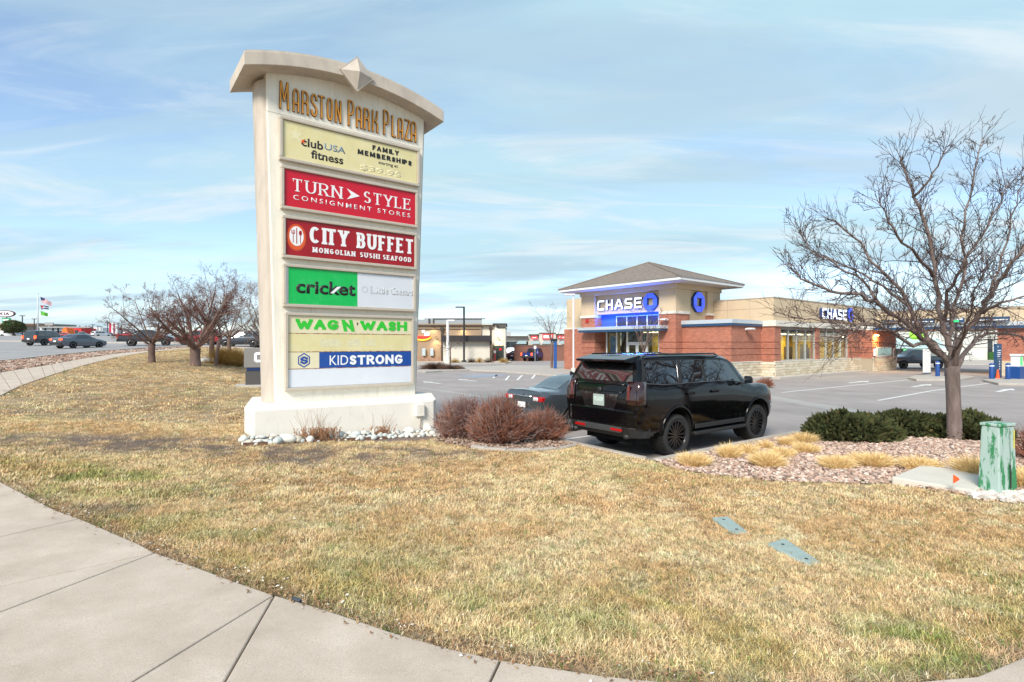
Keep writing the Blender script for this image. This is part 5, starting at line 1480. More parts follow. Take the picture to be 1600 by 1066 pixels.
# the truck sits high on its springs: lift the body above the wheels
ZR = ([.0, .3, .42, .615, .86, .90, 1.05, 1.25, 1.30, 1.80, 1.92, 2.03], [.08, .38, .46, .68, 1.0, 1.12, 1.30, 1.50, 1.56, 1.90, 2.03, 2.12])
ZM = ([.0, .3, .4, .955, 1.05, 1.25, 1.3, 1.85, 2.03], [.06, .36, .47, 1.01, 1.15, 1.46, 1.51, 1.96, 2.12])
ZF = ([.0, .3, .4, .955, 1.0, 1.2, 1.3, 2.0], [.06, .36, .47, 1.01, 1.07, 1.29, 1.38, 2.05])
done = set()
for o in [q for q in bpy.data.objects if q.type == 'MESH' and q.parent is not None]:
    root = o.parent if o.parent == suv else (o.parent.parent if o.parent.parent == suv else None)
    if root is None or 'wheel' == o.name[:5] and o.name[:7] not in ('wheel_a', 'wheel_w') or o.name.startswith(('rim', 'underbody')) or o.data.name in done: continue
    done.add(o.data.name); n = len(o.data.vertices); co = np.zeros(n * 3); o.data.vertices.foreach_get('co', co); co = co.reshape(-1, 3)
    zr, zm, zf = (np.interp(co[:, 2], *k) for k in (ZR, ZM, ZF))
    a = np.clip((co[:, 0] + .85) / .3, 0, 1); b = np.clip((co[:, 0] - 1.9) / 1.1, 0, 1)
    co[:, 2] = (zr * (1 - a) + zm * a) * (1 - b) + zf * b
    o.data.vertices.foreach_set('co', co.ravel()); o.data.update()

# ---- a generic car for the others
KS = dict(x=[-1.0, -.9, -.7, -.45, -.2, .05, .3, .6, .9, 1.2, 1.5, 1.75, 1.95, 2.15, 2.35, 2.6, 2.9, 3.2, 3.4, 3.5],   # sedan
          w=[.76, .82, .86, .875, .88, .88, .88, .88, .88, .88, .88, .88, .88, .88, .88, .88, .87, .84, .78, .70],
          zb=[.36, .32, .28, .25, .22, .22, .2, .2, .2, .2, .2, .2, .2, .2, .22, .22, .22, .24, .26, .28],
          belt=[.98, .985, .99, .985, .98, .97, .965, .96, .955, .95, .945, .94, .93, .92, .91, .89, .85, .79, .72, .66],
          roof=[1.085, 1.095, 1.09, 1.08, 1.14, 1.28, 1.38, 1.435, 1.455, 1.46, 1.45, 1.42, 1.34, 1.20, 1.07, .985, .93, .86, .80, .72],
          wr=[.66, .68, .68, .66, .60, .56, .545, .54, .54, .54, .54, .54, .55, .58, .64, .68, .68, .64, .58, .5],
          rear=[.05, 0, -.03, -.05, -.04, -.02, 0, .0, .0], front=[-.03, 0, .03, .03, .02, .0, -.02, -.03, -.03])
KX = dict(x=[-.95, -.85, -.7, -.4, 0, .5, 1.0, 1.5, 1.75, 1.95, 2.15, 2.35, 2.6, 2.9, 3.2, 3.45, 3.6],              # suv / crossover
          w=[.84, .88, .91, .93, .94, .94, .94, .94, .94, .94, .94, .94, .94, .93, .91, .86, .76],
          zb=[.40, .36, .32, .3, .3, .28, .28, .28, .28, .28, .28, .28, .28, .3, .32, .34, .36],
          belt=[1.08, 1.08, 1.08, 1.07, 1.06, 1.05, 1.04, 1.04, 1.03, 1.03, 1.02, 1.01, 1.0, .97, .93, .87, .8],
          roof=[1.60, 1.66, 1.69, 1.71, 1.73, 1.73, 1.73, 1.70, 1.64, 1.52, 1.36, 1.20, 1.10, 1.06, 1.02, .96, .88],
          wr=[.62, .64, .65, .66, .66, .66, .66, .66, .66, .66, .67, .70, .74, .76, .74, .7, .62],
          rear=[.06, 0, -.02, 0, .05, .12, .20, .24, .25], front=[-.03, 0, .03, .02, .0, -.02, -.02, -.03, -.03])
def simple_car(name, label, cat, loc, rz, kind, paint, group=None, lit=False, detail=1, wheelmat=None):
    Kx = dict(sedan=KS, suv=KX, pickup=KX)[kind]
    if kind == 'pickup':
        Kx = dict(Kx); x = list(np.array(KX['x'], float)); Kx['x'] = [-1.25, -1.1, -.7, -.1, .55, .62, .9, 1.6, 2.0, 2.2, 2.45, 2.7, 3.0, 3.3, 3.6, 3.85, 4.0]
        Kx['roof'] = [1.12, 1.13, 1.13, 1.13, 1.13, 1.70, 1.82, 1.84, 1.80, 1.68, 1.48, 1.30, 1.20, 1.16, 1.12, 1.05, .96]
        Kx['belt'] = [1.10] * 5 + [1.12] * 7 + [1.08, 1.04, 1.0, .95, .9]; Kx['zb'] = [.48] * 17; Kx['rear'] = [0] * 9
    c = Car(Kx); t = thing(name, label, cat, loc, rz, group)
    b = c.body().build('body', paint, t)
    b.data.shade_smooth()
    wb = 2.6 if kind == 'sedan' else (2.75 if kind == 'suv' else 3.2); r = .325 if kind == 'sedan' else .37
    if detail > 1: cut_arches(b, ((0, r + .02), (wb, r + .02)), r + .06, .5, 1.2)
    else: b.data.set_sharp_from_angle(angle=R(30))
    W = Kx['w'][len(Kx['w']) // 2]
    for x in (0, wb):
        for sg in (-1, 1):
            if detail <= 1:
                mb = MB(); mb.lathe([(0, .0), (r + .05, .0), (r + .05, .006), (0, .006)], 20, Matrix.Translation((x, sg * (W + .001), r + .02)) @ Matrix.Rotation(math.pi / 2 * sg, 4, 'X')); mb.build('wheel_arch', m_well, t)
            wheel(t, x, sg * (W - (.09 if detail > 1 else .075)), r, .2, sg, wheelmat or m_rims, 5, False, simple=detail <= 1)
    if kind == 'sedan':
        zt = lambda q: 1.40 if q is None else None
        for sg in (-1, 1):
            for xa, xb in ((lambda u: .18 + .45 * u, lambda u: .98), (lambda u: 1.04, lambda u: 2.20 - .52 * u)):
                mb = MB(); c.sidepanel(mb, xa, xb, .99, lambda t_: 1.36, .006, 8, 4, sg); mb.build('side_window', m_cglass, t, smooth=True)
        tops = ((-.36, .42, 'rear_window'), (1.72, 2.42, 'windshield'))
    elif kind == 'suv':
        for sg in (-1, 1):
            for xa, xb in ((lambda u: -.68 + .2 * u, lambda u: .12), (lambda u: .18, lambda u: 1.0), (lambda u: 1.06, lambda u: 2.15 - .36 * u)):
                mb = MB(); c.sidepanel(mb, xa, xb, 1.11, lambda t_: 1.60, .006, 6, 4, sg); mb.build('side_window', m_cglass, t, smooth=True)
        mb = MB(); vs = [c.rearpt(y, z, .01) for z in np.linspace(1.12, 1.55, 5) for y in np.linspace(-.6, .6, 5)]
        mb.add(vs, [(j * 5 + i, (j + 1) * 5 + i, (j + 1) * 5 + i + 1, j * 5 + i + 1) for j in range(4) for i in range(4)]); mb.build('rear_window', m_cglass, t, smooth=True)
        tops = ((1.72, 2.36, 'windshield'),)
    else:
        for sg in (-1, 1):
            for xa, xb in ((lambda u: .72, lambda u: 1.32), (lambda u: 1.38, lambda u: 2.50 - .4 * u)):
                mb = MB(); c.sidepanel(mb, xa, xb, 1.16, lambda t_: 1.66, .006, 6, 4, sg); mb.build('side_window', m_cglass, t, smooth=True)
        mb = MB(); mb.box(.50, .56, -.62, .62, 1.22, 1.68); mb.build('rear_window', m_cglass, t)
        mb = MB(); mb.box(-1.15, .5, -.72, .72, 1.133, 1.15); mb.build('cargo_bed', m_well, t)
        tops = ((1.98, 2.68, 'windshield'),)
    for xa, xb, nm in tops:
        mb = MB(); vs = []
        for x in np.linspace(xa, xb, 8):
            for j in np.linspace(-1, 1, 5): vs.append(c.toppt(x, j))
        mb.add(vs, [(i * 5 + j, (i + 1) * 5 + j, (i + 1) * 5 + j + 1, i * 5 + j + 1) for i in range(7) for j in range(4)]); mb.build(nm, m_cglass if detail < 2 else M('sky_tinted_glass', (.05, .07, .075), .03, spec=1, ior=2.4), t, smooth=True)
    x0 = Kx['x'][0]; w0 = Kx['w'][0]; bz = Kx['belt'][0]
    ltm = M('tail_lamp_lit', (.8, .03, .01), .3, emit=(1, .07, .01), estr=2.5) if lit else m_tl
    for sg in (-1, 1):
        mb = MB()
        if kind == 'sedan':
            mb.box(x0 - .06, x0 + .10, min(sg * .42, sg * .80), max(sg * .42, sg * .80), bz - .17, bz - .03)
        else: mb.box(x0 - .05, x0 + .10, min(sg * (w0 - .16), sg * (w0 + .02)), max(sg * (w0 - .16), sg * (w0 + .02)), bz - .32, bz + .04)
        tl_ = mb.build('tail_light', ltm, t, bevel=.035)
        if kind == 'sedan' and detail > 1:
            mb = MB()
            for yy in (.50, .60): mb.lathe([(0, .012), (.045, .010), (.055, 0)], 14, Matrix.Translation((x0 - .062, sg * yy, bz - .10)) @ Matrix.Rotation(-math.pi / 2, 4, 'Y'))
            mb.build('lamp_reflector', m_tlc, tl_, smooth=True)
        xe = Kx['x'][-1]
        mb = MB(); mb.box(xe - .22, xe - .01, min(sg * .42, sg * .72), max(sg * .42, sg * .72), Kx['belt'][-1] - .12, Kx['belt'][-1] + .01); mb.build('headlight', m_tlc, t, bevel=.03)
        mb = MB(); mb.box(wb * .72, wb * .72 + .14, min(sg * (W + .02), sg * (W + .2)), max(sg * (W + .02), sg * (W + .2)), Kx['belt'][8] + .03, Kx['belt'][8] + .17); mb.build('mirror', paint, t, bevel=.03)
    mb = MB(); mb.box(x0 - .08, x0 + .12, -w0, w0, Kx['zb'][0] + .02, Kx['zb'][0] + .26); mb.build('bumper', paint if detail > 1 else m_under, t, bevel=.04)
    mb = MB(); mb.box(x0 - .11, x0 - .085, -.16, .16, bz - .34, bz - .20) if kind == 'sedan' else mb.box(x0 - .07, x0 - .04, -.16, .16, bz - .4, bz - .26); mb.build('number_plate', m_whitep, t)
    if kind == 'sedan' and detail > 1:
        mb = MB(); mb.tube([(x0 - .065, y, bz - .045) for y in (-.4, 0, .4)], .016, 6); mb.build('trunk_trim', m_chrome, t, smooth=True)
        mb = MB(); mb.lathe([(.030, 0), (.045, 0), (.045, .01), (.030, .01)], 16, Matrix.Translation((x0 - .07, 0, bz + .02)) @ Matrix.Rotation(-math.pi / 2, 4, 'Y') @ Matrix.Diagonal((.7, 1, 1, 1)), close=True); mb.build('badge', m_chrome, t)
        mb = MB(); mb.add([(.85, -.015, 1.46), (.70, -.012, 1.53), (.66, -.01, 1.53), (.66, .01, 1.53), (.70, .012, 1.53), (.85, .015, 1.46), (.64, -.012, 1.455), (.64, .012, 1.455)], [(0, 1, 4, 5), (1, 2, 3, 4), (2, 6, 7, 3), (0, 6, 2, 1), (5, 4, 3, 7)]); mb.build('aerial_fin', m_under, t)
    return t
m_sed = M('paint_slate_grey', (.085, .10, .115), .25, metal=.5, coat=1)
sp_ = np.array((1.77, 11.06)) + AX * (.75 + 1.0) + BX * (3.45)
simple_car('parked_sedan', 'slate grey sedan parked on the far side of the black suv', 'car', (sp_[0], sp_[1], 0), HEAD, 'sedan', m_sed, detail=2)
m_pdark = M('paint_charcoal', (.035, .042, .055), .3, metal=.4, coat=1)
m_pgrey = M('paint_bluegrey', (.10, .12, .15), .3, metal=.4, coat=1)
m_pblue = M('paint_deep_blue', (.01, .035, .20), .3, metal=.3, coat=1)
m_pwhite = M('paint_white', (.70, .71, .72), .3, coat=1)
m_pred = M('paint_red', (.38, .02, .03), .3, coat=1)
m_psilv = M('paint_silver', (.40, .42, .44), .3, metal=.6, coat=1)
RH = math.atan2(.94, -.34)
def road_car(px, py, *a, rz=0, dirn=1, **k):
    g = G(px, py); z = h(*g) + .05
    pitch = math.asin(.0235)
    o = simple_car(a[0], a[1], a[2], (g[0], g[1], z), RH + rz + (0 if dirn > 0 else math.pi), *a[3:], **k)
    return o
def far_car(px, py, name, label, cat, kind, paint, rz, group=None, lit=False):
    g = G(px, py); z = h(*g)
    if inpoly(np.array([g[0]]), np.array([g[1]]), LOT)[0]: z = 0
    else: z += .05
    return simple_car(name, label, cat, (g[0], g[1], z), rz, kind, paint, group, lit)
# passing and parked vehicles
far_car(58, 541, 'passing_suv', 'dark suv with red tail lamps driving at the far left of the road', 'suv', 'suv', m_pdark, R(84), lit=True)
far_car(104, 545.5, 'passing_sedan', 'low grey sedan driving on the road ahead of the dark suv', 'car', 'sedan', m_pgrey, R(76), lit=True)
far_car(206, 541.5, 'passing_pickup', 'dark pickup truck on the road behind the leftmost bare tree', 'pickup truck', 'pickup', m_pdark, R(30))
far_car(331, 539.5, 'red_hatchback', 'red car beyond the lawn between the bare tree trunks', 'car', 'suv', m_pred, R(200))
far_car(400, 543.5, 'dark_wagon', 'black car roof just above the grey bank monument sign', 'car', 'suv', m_pdark, R(190))
far_car(829, 564.5, 'blue_pickup', 'deep blue pickup truck with lit red tail lamps beside the brick screen wall', 'pickup truck', 'pickup', m_pblue, R(62), lit=True)
far_car(803, 563.5, 'maroon_car', 'dark maroon car ahead of the blue pickup truck', 'car', 'sedan', M('paint_maroon', (.10, .01, .02), .3, coat=1), R(75))
far_car(799, 558, 'white_van_car', 'white suv by the restaurant corner behind the maroon car', 'suv', 'suv', m_pwhite, R(80))
far_car(888, 560, 'black_white_car', 'dark suv parked behind the end of the brick screen wall', 'suv', 'suv', m_pdark, R(80))
far_car(1455, 575.6, 'grey_pickup', 'blue-grey pickup truck passing behind the drive-through canopy', 'pickup truck', 'pickup', m_pgrey, R(178))
cols = [m_pwhite, m_psilv, m_pdark, m_pwhite, m_pred, m_psilv, m_pwhite, m_pdark, m_pred, m_psilv, m_pwhite]
names = ['white', 'silver', 'dark', 'white', 'red', 'silver', 'white', 'dark', 'red', 'silver', 'white']
wherep = ['at the far left edge below the dealer sign', 'left of the round green tree on the dealer lot', 'right of the round green tree on the dealer lot', 'below the flagpole on the dealer lot', 'left of the orange inflatable tent', 'right of the orange inflatable tent',
          'left of the red and white pylon', 'at the foot of the red and white pylon', 'seen through the leftmost bare tree on the dealer lot', 'right of the red car seen through the leftmost bare tree', 'seen low between the two left bare trees']
for i, px in enumerate((6, 22, 45, 66, 92, 118, 150, 166, 190, 212, 252)):
    g = np.array(((px - 800) / FPX * (150 + (i % 3) * 6), 150. + (i % 3) * 6)); z = h(*g)
    simple_car('dealer_car', f'small {names[i]} car {wherep[i]}', 'car', (g[0], g[1], z), R(20 + 25 * (i % 4)), ('suv', 'sedan', 'pickup')[i % 3], cols[i], 'cars on the dealer lot across the road')

# ------------------------------------------------------------------ bare trees
m_bark = M('bark_grey_brown', (.12, .085, .075), .95, color2=(.24, .185, .165), vscale=9, bump=1.0, bscale=26, stretch=(1, 1, .25))
m_twig = M('twig_dark', (.085, .055, .05), .95)
m_barkr = M('bark_reddish', (.12, .070, .055), .95, color2=(.21, .145, .12), vscale=5, bump=.8, bscale=15, stretch=(1, 1, .3))
m_twigr = M('twig_reddish', (.14, .060, .046), .95)
m_twigg = M('twig_tan', (.30, .21, .16), .95)
def rdir(d, ang, up=.0):
    a = Vector((rng.normal(), rng.normal(), rng.normal())); a = (a - d * a.dot(d)).normalized()
    v = (d * math.cos(ang) + a * math.sin(ang)); v.z += up
    return v.normalized()
def branch(mbs, p, d, L, r, lev, maxlev, seg, wob, up, kids, ang, taper=.45, nside=None, shrink_=.62):
    """a wobbling, tapering limb with side branches"""
    pts, rad = [Vector(p)], [r]
    n = max(3, int(L / seg)); dd = Vector(d)
    for i in range(n):
        dd = rdir(dd, rng.uniform(0, wob), up)
        pts.append(pts[-1] + dd * (L / n)); rad.append(r * (1 - (1 - taper) * (i + 1) / n))
    mb = mbs[0] if lev < 2 else mbs[1]
    mb.tube(pts, rad, nside or (8, 6, 5, 4, 3, 3)[min(lev, 5)], cap=lev < 1)
    if lev < maxlev:
        k = max(1, int(round(kids * rng.uniform(.8, 1.25))))
        for j in range(k):
            t = .22 + .78 * (j + rng.uniform(.2, .9)) / k; t = min(t, 1.0)
            i = min(int(t * n), n - 1); q = pts[i].lerp(pts[i + 1], t * n - i) if t < 1 else pts[-1]
            rr = max(.006, rad[i] * rng.uniform(.42, .62))
            base_d = (pts[i + 1] - pts[i]).normalized()
            branch(mbs, q, rdir(base_d, rng.uniform(*ang), .08), L * shrink_ * rng.uniform(.6, 1.15) * (1 - .35 * t), rr, lev + 1, maxlev, seg * .72, wob * 1.05, up, kids, ang, .35, None, shrink_)
    return pts, rad
def make_tree(name, label, cat, base, height, spread, limbs, rtrunk, th, maxlev, kids, bark, twig, group=None, seed=0, ang=(.5, 1.1), lean=0, up=.03, seg=.35, elev=(.35, 1.15)):
    global rng
    keep = rng; rng = np.random.default_rng(seed)
    z = h(*base) if not inpoly(np.array([base[0]]), np.array([base[1]]), LOT)[0] else .1
    t = thing(name, label, cat, (base[0], base[1], z - .02), 0, group)
    a, b = MB(), MB()
    a.tube([(0, 0, -.1), (.01, 0, .08), (lean * .3, .0, th * .5), (lean, .01, th)], [rtrunk * 1.45, rtrunk * 1.1, rtrunk * .95, rtrunk * 1.02], 12)
    for i in range(limbs):
        az = 2 * math.pi * (i + rng.uniform(-.3, .3)) / limbs; el = rng.uniform(*elev)
        d = Vector((math.cos(az) * math.cos(el), math.sin(az) * math.cos(el), math.sin(el)))
        L = min(spread / max(.35, math.cos(el)), (height - th) / max(.3, math.sin(el))) * rng.uniform(.75, .98)
        branch((a, b), (lean, .01, th - rng.uniform(0, .18)), d, L * .8, rtrunk * rng.uniform(.30, .46), 0, maxlev, seg, .20, up, kids, ang, .22)
    a.build('trunk', bark, t, smooth=True); b.build('crown', twig, t, smooth=False)
    rng = keep
    return t
# the honeylocust on the gravel island, main limbs laid out one by one
base = G(1492, 689)
tz = h(*base)
tree = thing('honeylocust_tree', 'large bare spreading tree on the gravel island with junipers behind it', 'tree', (base[0], base[1], tz - .03), 0)
D0 = base[1]
def TP(px, py, dy=0.0):
    Y = D0 + dy
    return Vector(((px - 800) / FPX * Y - base[0], dy, CAMH + (HYP - py) * Y / FPX - tz + .03))
ta, tb = MB(), MB()
ta.tube([TP(1492, 694), TP(1491.5, 684), TP(1491, 660), TP(1489.5, 620), TP(1488, 585), TP(1488, 572)], [.19, .148, .134, .128, .13, .14], 14)
LIMBS = [  # (radius, [(px, py, depth)])
    (.085, [(1487, 578, 0), (1473, 556, -.1), (1455, 540, -.3), (1432, 520, -.5), (1412, 502, -.6), (1380, 478, -.9), (1345, 462, -1.2), (1300, 455, -1.4), (1258, 440, -1.5), (1226, 408, -1.5)]),
    (.075, [(1487, 575, 0), (1468, 545, .2), (1444, 520, .4), (1420, 480, .7), (1405, 450, .9), (1375, 420, 1.1), (1345, 380, 1.3), (1310, 350, 1.4), (1272, 330, 1.5)]),
    (.085, [(1488, 573, 0), (1482, 540, 0), (1474, 505, .1), (1466, 465, .2), (1460, 430, .2), (1458, 400, .2), (1445, 350, .1), (1430, 310, .0), (1412, 260, 0), (1404, 235, 0)]),
    (.085, [(1489, 575, 0), (1498, 540, -.2), (1512, 515, -.4), (1530, 490, -.6), (1548, 462, -.9), (1560, 440, -1.0), (1580, 410, -1.2), (1606, 380, -1.3), (1640, 330, -1.4)]),
    (.070, [(1490, 578, 0), (1505, 556, .3), (1524, 530, .6), (1545, 520, .8), (1575, 523, 1.0), (1610, 528, 1.3), (1650, 515, 1.5)]),
    (.062, [(1482, 545, 0), (1486, 515, .3), (1492, 480, .6), (1508, 430, .8), (1504, 370, .9), (1516, 310, 1.0), (1524, 250, 1.0), (1545, 190, 1.0)]),
    (.050, [(1455, 540, -.3), (1425, 537, -.6), (1395, 520, -.8), (1358, 508, -1.0), (1320, 505, -1.1), (1270, 500, -1.2), (1222, 495, -1.3)]),
    (.050, [(1474, 505, .1), (1480, 460, -.4), (1500, 420, -.9), (1530, 370, -1.2), (1560, 320, -1.4), (1590, 260, -1.5)]),
    (.048, [(1460, 430, .2), (1430, 400, -.4), (1400, 370, -.8), (1385, 330, -1.0), (1360, 300, -1.1)]),
    (.045, [(1530, 490, -.6), (1565, 470, -1.1), (1600, 465, -1.3), (1640, 450, -1.4)]),
    (.045, [(1420, 480, .7), (1380, 445, 1.2), (1340, 425, 1.6), (1290, 400, 1.9), (1240, 380, 2.1)]),
    (.040, [(1488, 560, 0), (1492, 520, .9), (1480, 470, 1.7), (1470, 420, 2.2), (1450, 370, 2.6)]),
    (.040, [(1488, 560, 0), (1500, 530, -.9), (1515, 490, -1.7), (1530, 440, -2.2), (1540, 390, -2.5)]),
    (.038, [(1380, 478, -.9), (1350, 440, -.8), (1310, 420, -.9), (1262, 385, -1.0), (1240, 345, -1.0)]),
    (.036, [(1430, 310, 0), (1450, 280, -.3), (1470, 250, -.5), (1478, 215, -.6)]),
    (.036, [(1432, 520, -.5), (1400, 508, -1.2), (1360, 500, -1.7), (1330, 520, -2.0), (1300, 535, -2.1)]),
    (.036, [(1548, 462, -.9), (1556, 420, -.6), (1575, 360, -.4), (1590, 300, -.3), (1612, 240, -.3)]),
]
keep = rng; rng = np.random.default_rng(5)
for r0, L in LIMBS:
    P = [TP(*q) for q in L]
    P[-1] = P[-2].lerp(P[-1], .55)
    pts = []
    for i in range(len(P) - 1):
        for k in range(3):
            t = k / 3; pts.append(P[i].lerp(P[i + 1], t) + Vector(rng.normal(0, .022, 3)))
    pts.append(P[-1])
    n = len(pts); rad = [r0 * .84 * (1 - .82 * (i / (n - 1)) ** .8) for i in range(n)]
    ta.tube(pts, rad, 8 if r0 > .06 else 6)
    tot = sum((b - a).length for a, b in zip(pts[:-1], pts[1:]))
    k = int(tot * 8.0)
    for j in range(k):
        t = .20 + .8 * (j + rng.uniform(0, 1)) / k; i = min(int(t * (n - 1)), n - 2)
        q = pts[i]; d = (pts[i + 1] - pts[i]).normalized()
        branch((tb, tb), q, rdir(d, rng.uniform(.55, 1.15), .12), rng.uniform(.35, .95) * (1.15 - .55 * t), max(.0045, min(.013, rad[i] * .42)), 3, 5, .12, .34, .05, 3.6, (.5, 1.1), .35, 4, .60)
    branch((tb, tb), pts[-1], (pts[-1] - pts[-2]).normalized(), .45, .006, 3, 5, .12, .3, .05, 4, (.4, .9), .35, 4, .60)
allp = []
for r0, L in LIMBS:
    P = [TP(*q) for q in L]; P[-1] = P[-2].lerp(P[-1], .55)
    for i in range(2, len(P) - 1):
        for _ in range(5):
            q = P[i].lerp(P[i + 1], rng.uniform()); d = (P[i + 1] - P[i]).normalized(); d = rdir(d, rng.uniform(.3, .9), .35)
            Ls = rng.uniform(.45, 1.0); e1 = q + d * Ls * .5; d2 = rdir(d, .15, .1); e2 = e1 + d2 * Ls * .5
            tb.tube([q, e1, e2], [.0075, .005, .0025], 3, cap=False)
            for t_ in (.45, .65, .85):
                b0 = q.lerp(e2, t_); d3 = rdir(d2, rng.uniform(.4, .8), .1); tb.tube([b0, b0 + d3 * rng.uniform(.15, .35)], [.004, .002], 3, cap=False)
rng = keep
ta.build('trunk', m_bark, tree, smooth=True); tb.build('crown', m_twig, tree)
print('tree tris', sum(len(f) - 2 for f in ta.f), sum(len(f) - 2 for f in tb.f))

make_tree('crabapple_tree', 'leftmost small bare tree beside the curving pavement', 'tree', G(237, 566.5), 4.7, 3.3, 8, .20, 1.25, 4, 5.2, m_barkr, m_twigr, 'bare trees along the lawn', 21, up=.02, seg=.4, elev=(.25, 1.0))
make_tree('crabapple_tree', 'broad reddish bare tree with a short thick trunk in the middle of the lawn', 'tree', G(305, 572), 6.1, 4.0, 11, .30, 1.15, 4, 5.2, m_barkr, m_twigr, 'bare trees along the lawn', 33, up=.03, seg=.4, elev=(.35, 1.2))
make_tree('crabapple_tree', 'slim leaning bare tree right of the broad reddish tree', 'tree', G(337, 572), 5.2, 2.6, 7, .11, 1.9, 4, 5.2, m_barkr, m_twigr, 'bare trees along the lawn', 44, up=.03, seg=.4, lean=.3)
make_tree('crabapple_tree', 'bare tree set back between the broad tree and the leaning one', 'tree', G(331, 564.5), 6.2, 3.2, 8, .17, 2.3, 4, 5.2, m_barkr, m_twigr, 'bare trees along the lawn', 55, up=.03, seg=.4)
make_tree('crabapple_tree', 'tall tan bare tree partly hidden behind the left edge of the plaza sign', 'tree', G(420, 573), 7.6, 3.9, 11, .2, 1.6, 4, 5.2, m_barkr, m_twigg, 'bare trees along the lawn', 66, up=.05, seg=.4, elev=(.5, 1.3))
make_tree('crabapple_tree', 'distant thin bare tree behind the bank monument sign', 'tree', G(358, 553), 5.0, 3, 6, .15, 1.5, 2, 6, m_barkr, m_twigr, 'bare trees along the lawn', 67)
def lot_tree(px, py, *a, **k):
    g = G(px, py, 0); return make_tree(a[0], a[1], 'tree', g, *a[2:], **k)
lot_tree(703.5, 576, 'young_tree', 'tiny bare tree on the small planted island before the restaurant', 3.6, 1.9, 6, .07, 1.9, 2, 5, m_barkr, m_twig, seed=5, elev=(-.1, .7))
lot_tree(1006, 600, 'young_tree', 'young bare tree in front of the bank entrance', 4.7, 2.2, 7, .09, 1.9, 3, 4, m_barkr, m_twig, seed=8, elev=(.5, 1.3))
lot_tree(862, 577, 'young_tree', 'bare tree with reddish trunk behind the blue post by the bank', 6.6, 4.0, 6, .11, 2.4, 3, 4, m_barkr, m_twig, seed=9, elev=(.5, 1.25))
0 and lot_tree(1640, 600, 'young_tree', 'bare tree at the right edge by the drive-through', 4.5, 2.0, 5, .1, 1.9, 2, 5, m_barkr, m_twig, seed=19) if False else None

# ------------------------------------------------------------------ shrubs
m_barb = M('barberry_twig', (.21, .058, .038), .9, color2=(.36, .17, .10), vscale=14)
m_barbg = M('barberry_grey_twig', (.40, .32, .29), .9, color2=(.24, .12, .11), vscale=10)
def bush(px, py, rx, hh_, n, mat, label, seed, matb=None, tip=.35, cat='shrub', name='barberry_bush', z=None):
    r_ = np.random.default_rng(seed); g = G(px, py, z)
    t = thing(name, label, cat, (g[0], g[1], h(*g) - .02), 0, None)
    mb, m2 = MB(), MB()
    for i in range(n):
        az = r_.uniform(0, 2 * math.pi); el = math.asin(r_.uniform(.12, 1) ** .75)
        d = Vector((math.cos(az) * math.cos(el) * rx, math.sin(az) * math.cos(el) * rx, math.sin(el) * hh_ * 1.0)) * r_.uniform(.55, 1.0) ** .6
        b0 = Vector((r_.normal(0, rx * .13), r_.normal(0, rx * .13), 0))
        k = b0 + d * .45 + Vector(r_.normal(0, .035, 3)) - Vector((0, 0, hh_ * .05))
        k2 = b0 + d * .78 + Vector(r_.normal(0, .03, 3))
        e = b0 + d + Vector(r_.normal(0, .03, 3)) + Vector((0, 0, .03))
        (m2 if i % 3 == 0 and matb else mb).tube([b0, k, k2, e], [.010, .0075, .0055, .0028], 3, cap=False)
        for j in range(4):
            s_ = b0.lerp(e, r_.uniform(.45, .92)); dd_ = (e - b0).normalized()
            v = (dd_ + Vector(r_.normal(0, .45, 3))).normalized() * r_.uniform(.10, .26) * tip / .35
            (m2 if i % 3 == 0 and matb else mb).tube([s_, s_ + v], [.0050, .0022], 3, cap=False)
    mb.build('twigs', mat, t)
    if matb: m2.build('older_twigs', matb, t)
    return t
bush(722, 684, .60, .94, 1100, m_barbg, 'rounded grey-brown barberry bush nearest the plaza sign', 1, m_barb)
bush(780, 692, .66, 1.02, 1700, m_barb, 'largest dark red barberry bush in the middle of the shrub bed', 2, m_barbg)
bush(849, 686, .55, .66, 1000, m_barb, 'low dark red barberry bush beside the suv bumper', 3, m_barbg)
bush(1640, 722, .45, .62, 500, m_barb, 'red-brown barberry bush at the right edge behind the green pedestal', 4)
m_ochre = M('ochre_stems', (.42, .25, .07), .9)
bush(347, 570, .95, 1.05, 500, m_ochre, 'left of two rounded ochre shrubs beside the bank monument sign', 5, name='ochre_shrub', tip=1)
bush(369, 571.5, .95, 1.05, 500, m_ochre, 'right ochre shrub touching the bank monument sign', 6, name='ochre_shrub', tip=1)
def lot_bush(px, py, rx, hh_, n, mat, label, seed, name='small_shrub'):
    g = G(px, py, .1); r_ = np.random.default_rng(seed)
    t = thing(name, label, 'shrub', (g[0], g[1], .1), 0)
    mb = MB()
    for i in range(n):
        az = r_.uniform(0, 2 * math.pi); el = math.asin(r_.uniform(.0, 1))
        e = Vector((math.cos(az) * math.cos(el) * rx, math.sin(az) * math.cos(el) * rx, math.sin(el) * hh_)) * r_.uniform(.7, 1.05)
        mb.tube([(0, 0, 0), e * .6 + Vector(r_.normal(0, .03, 3)), e], [.012, .01, .006], 3, cap=False)
    mb.build('stems', mat, t); return t
lot_bush(1196, 603, .5, .5, 300, m_barb, 'low dark red shrub at the foot of the bank wall', 1)
lot_bush(1187, 604, .4, .35, 200, m_barb, 'smaller red shrub left of the low dark red one by the bank wall', 2)
lot_bush(680, 577, 1.5, .7, 700, M('brown_stems', (.10, .055, .035), .9), 'wide brown shrub mound on the small planted island', 3)
lot_bush(707, 577, 1.2, .45, 500, MATS['brown_stems'], 'dark low shrub around the tiny bare tree', 4)
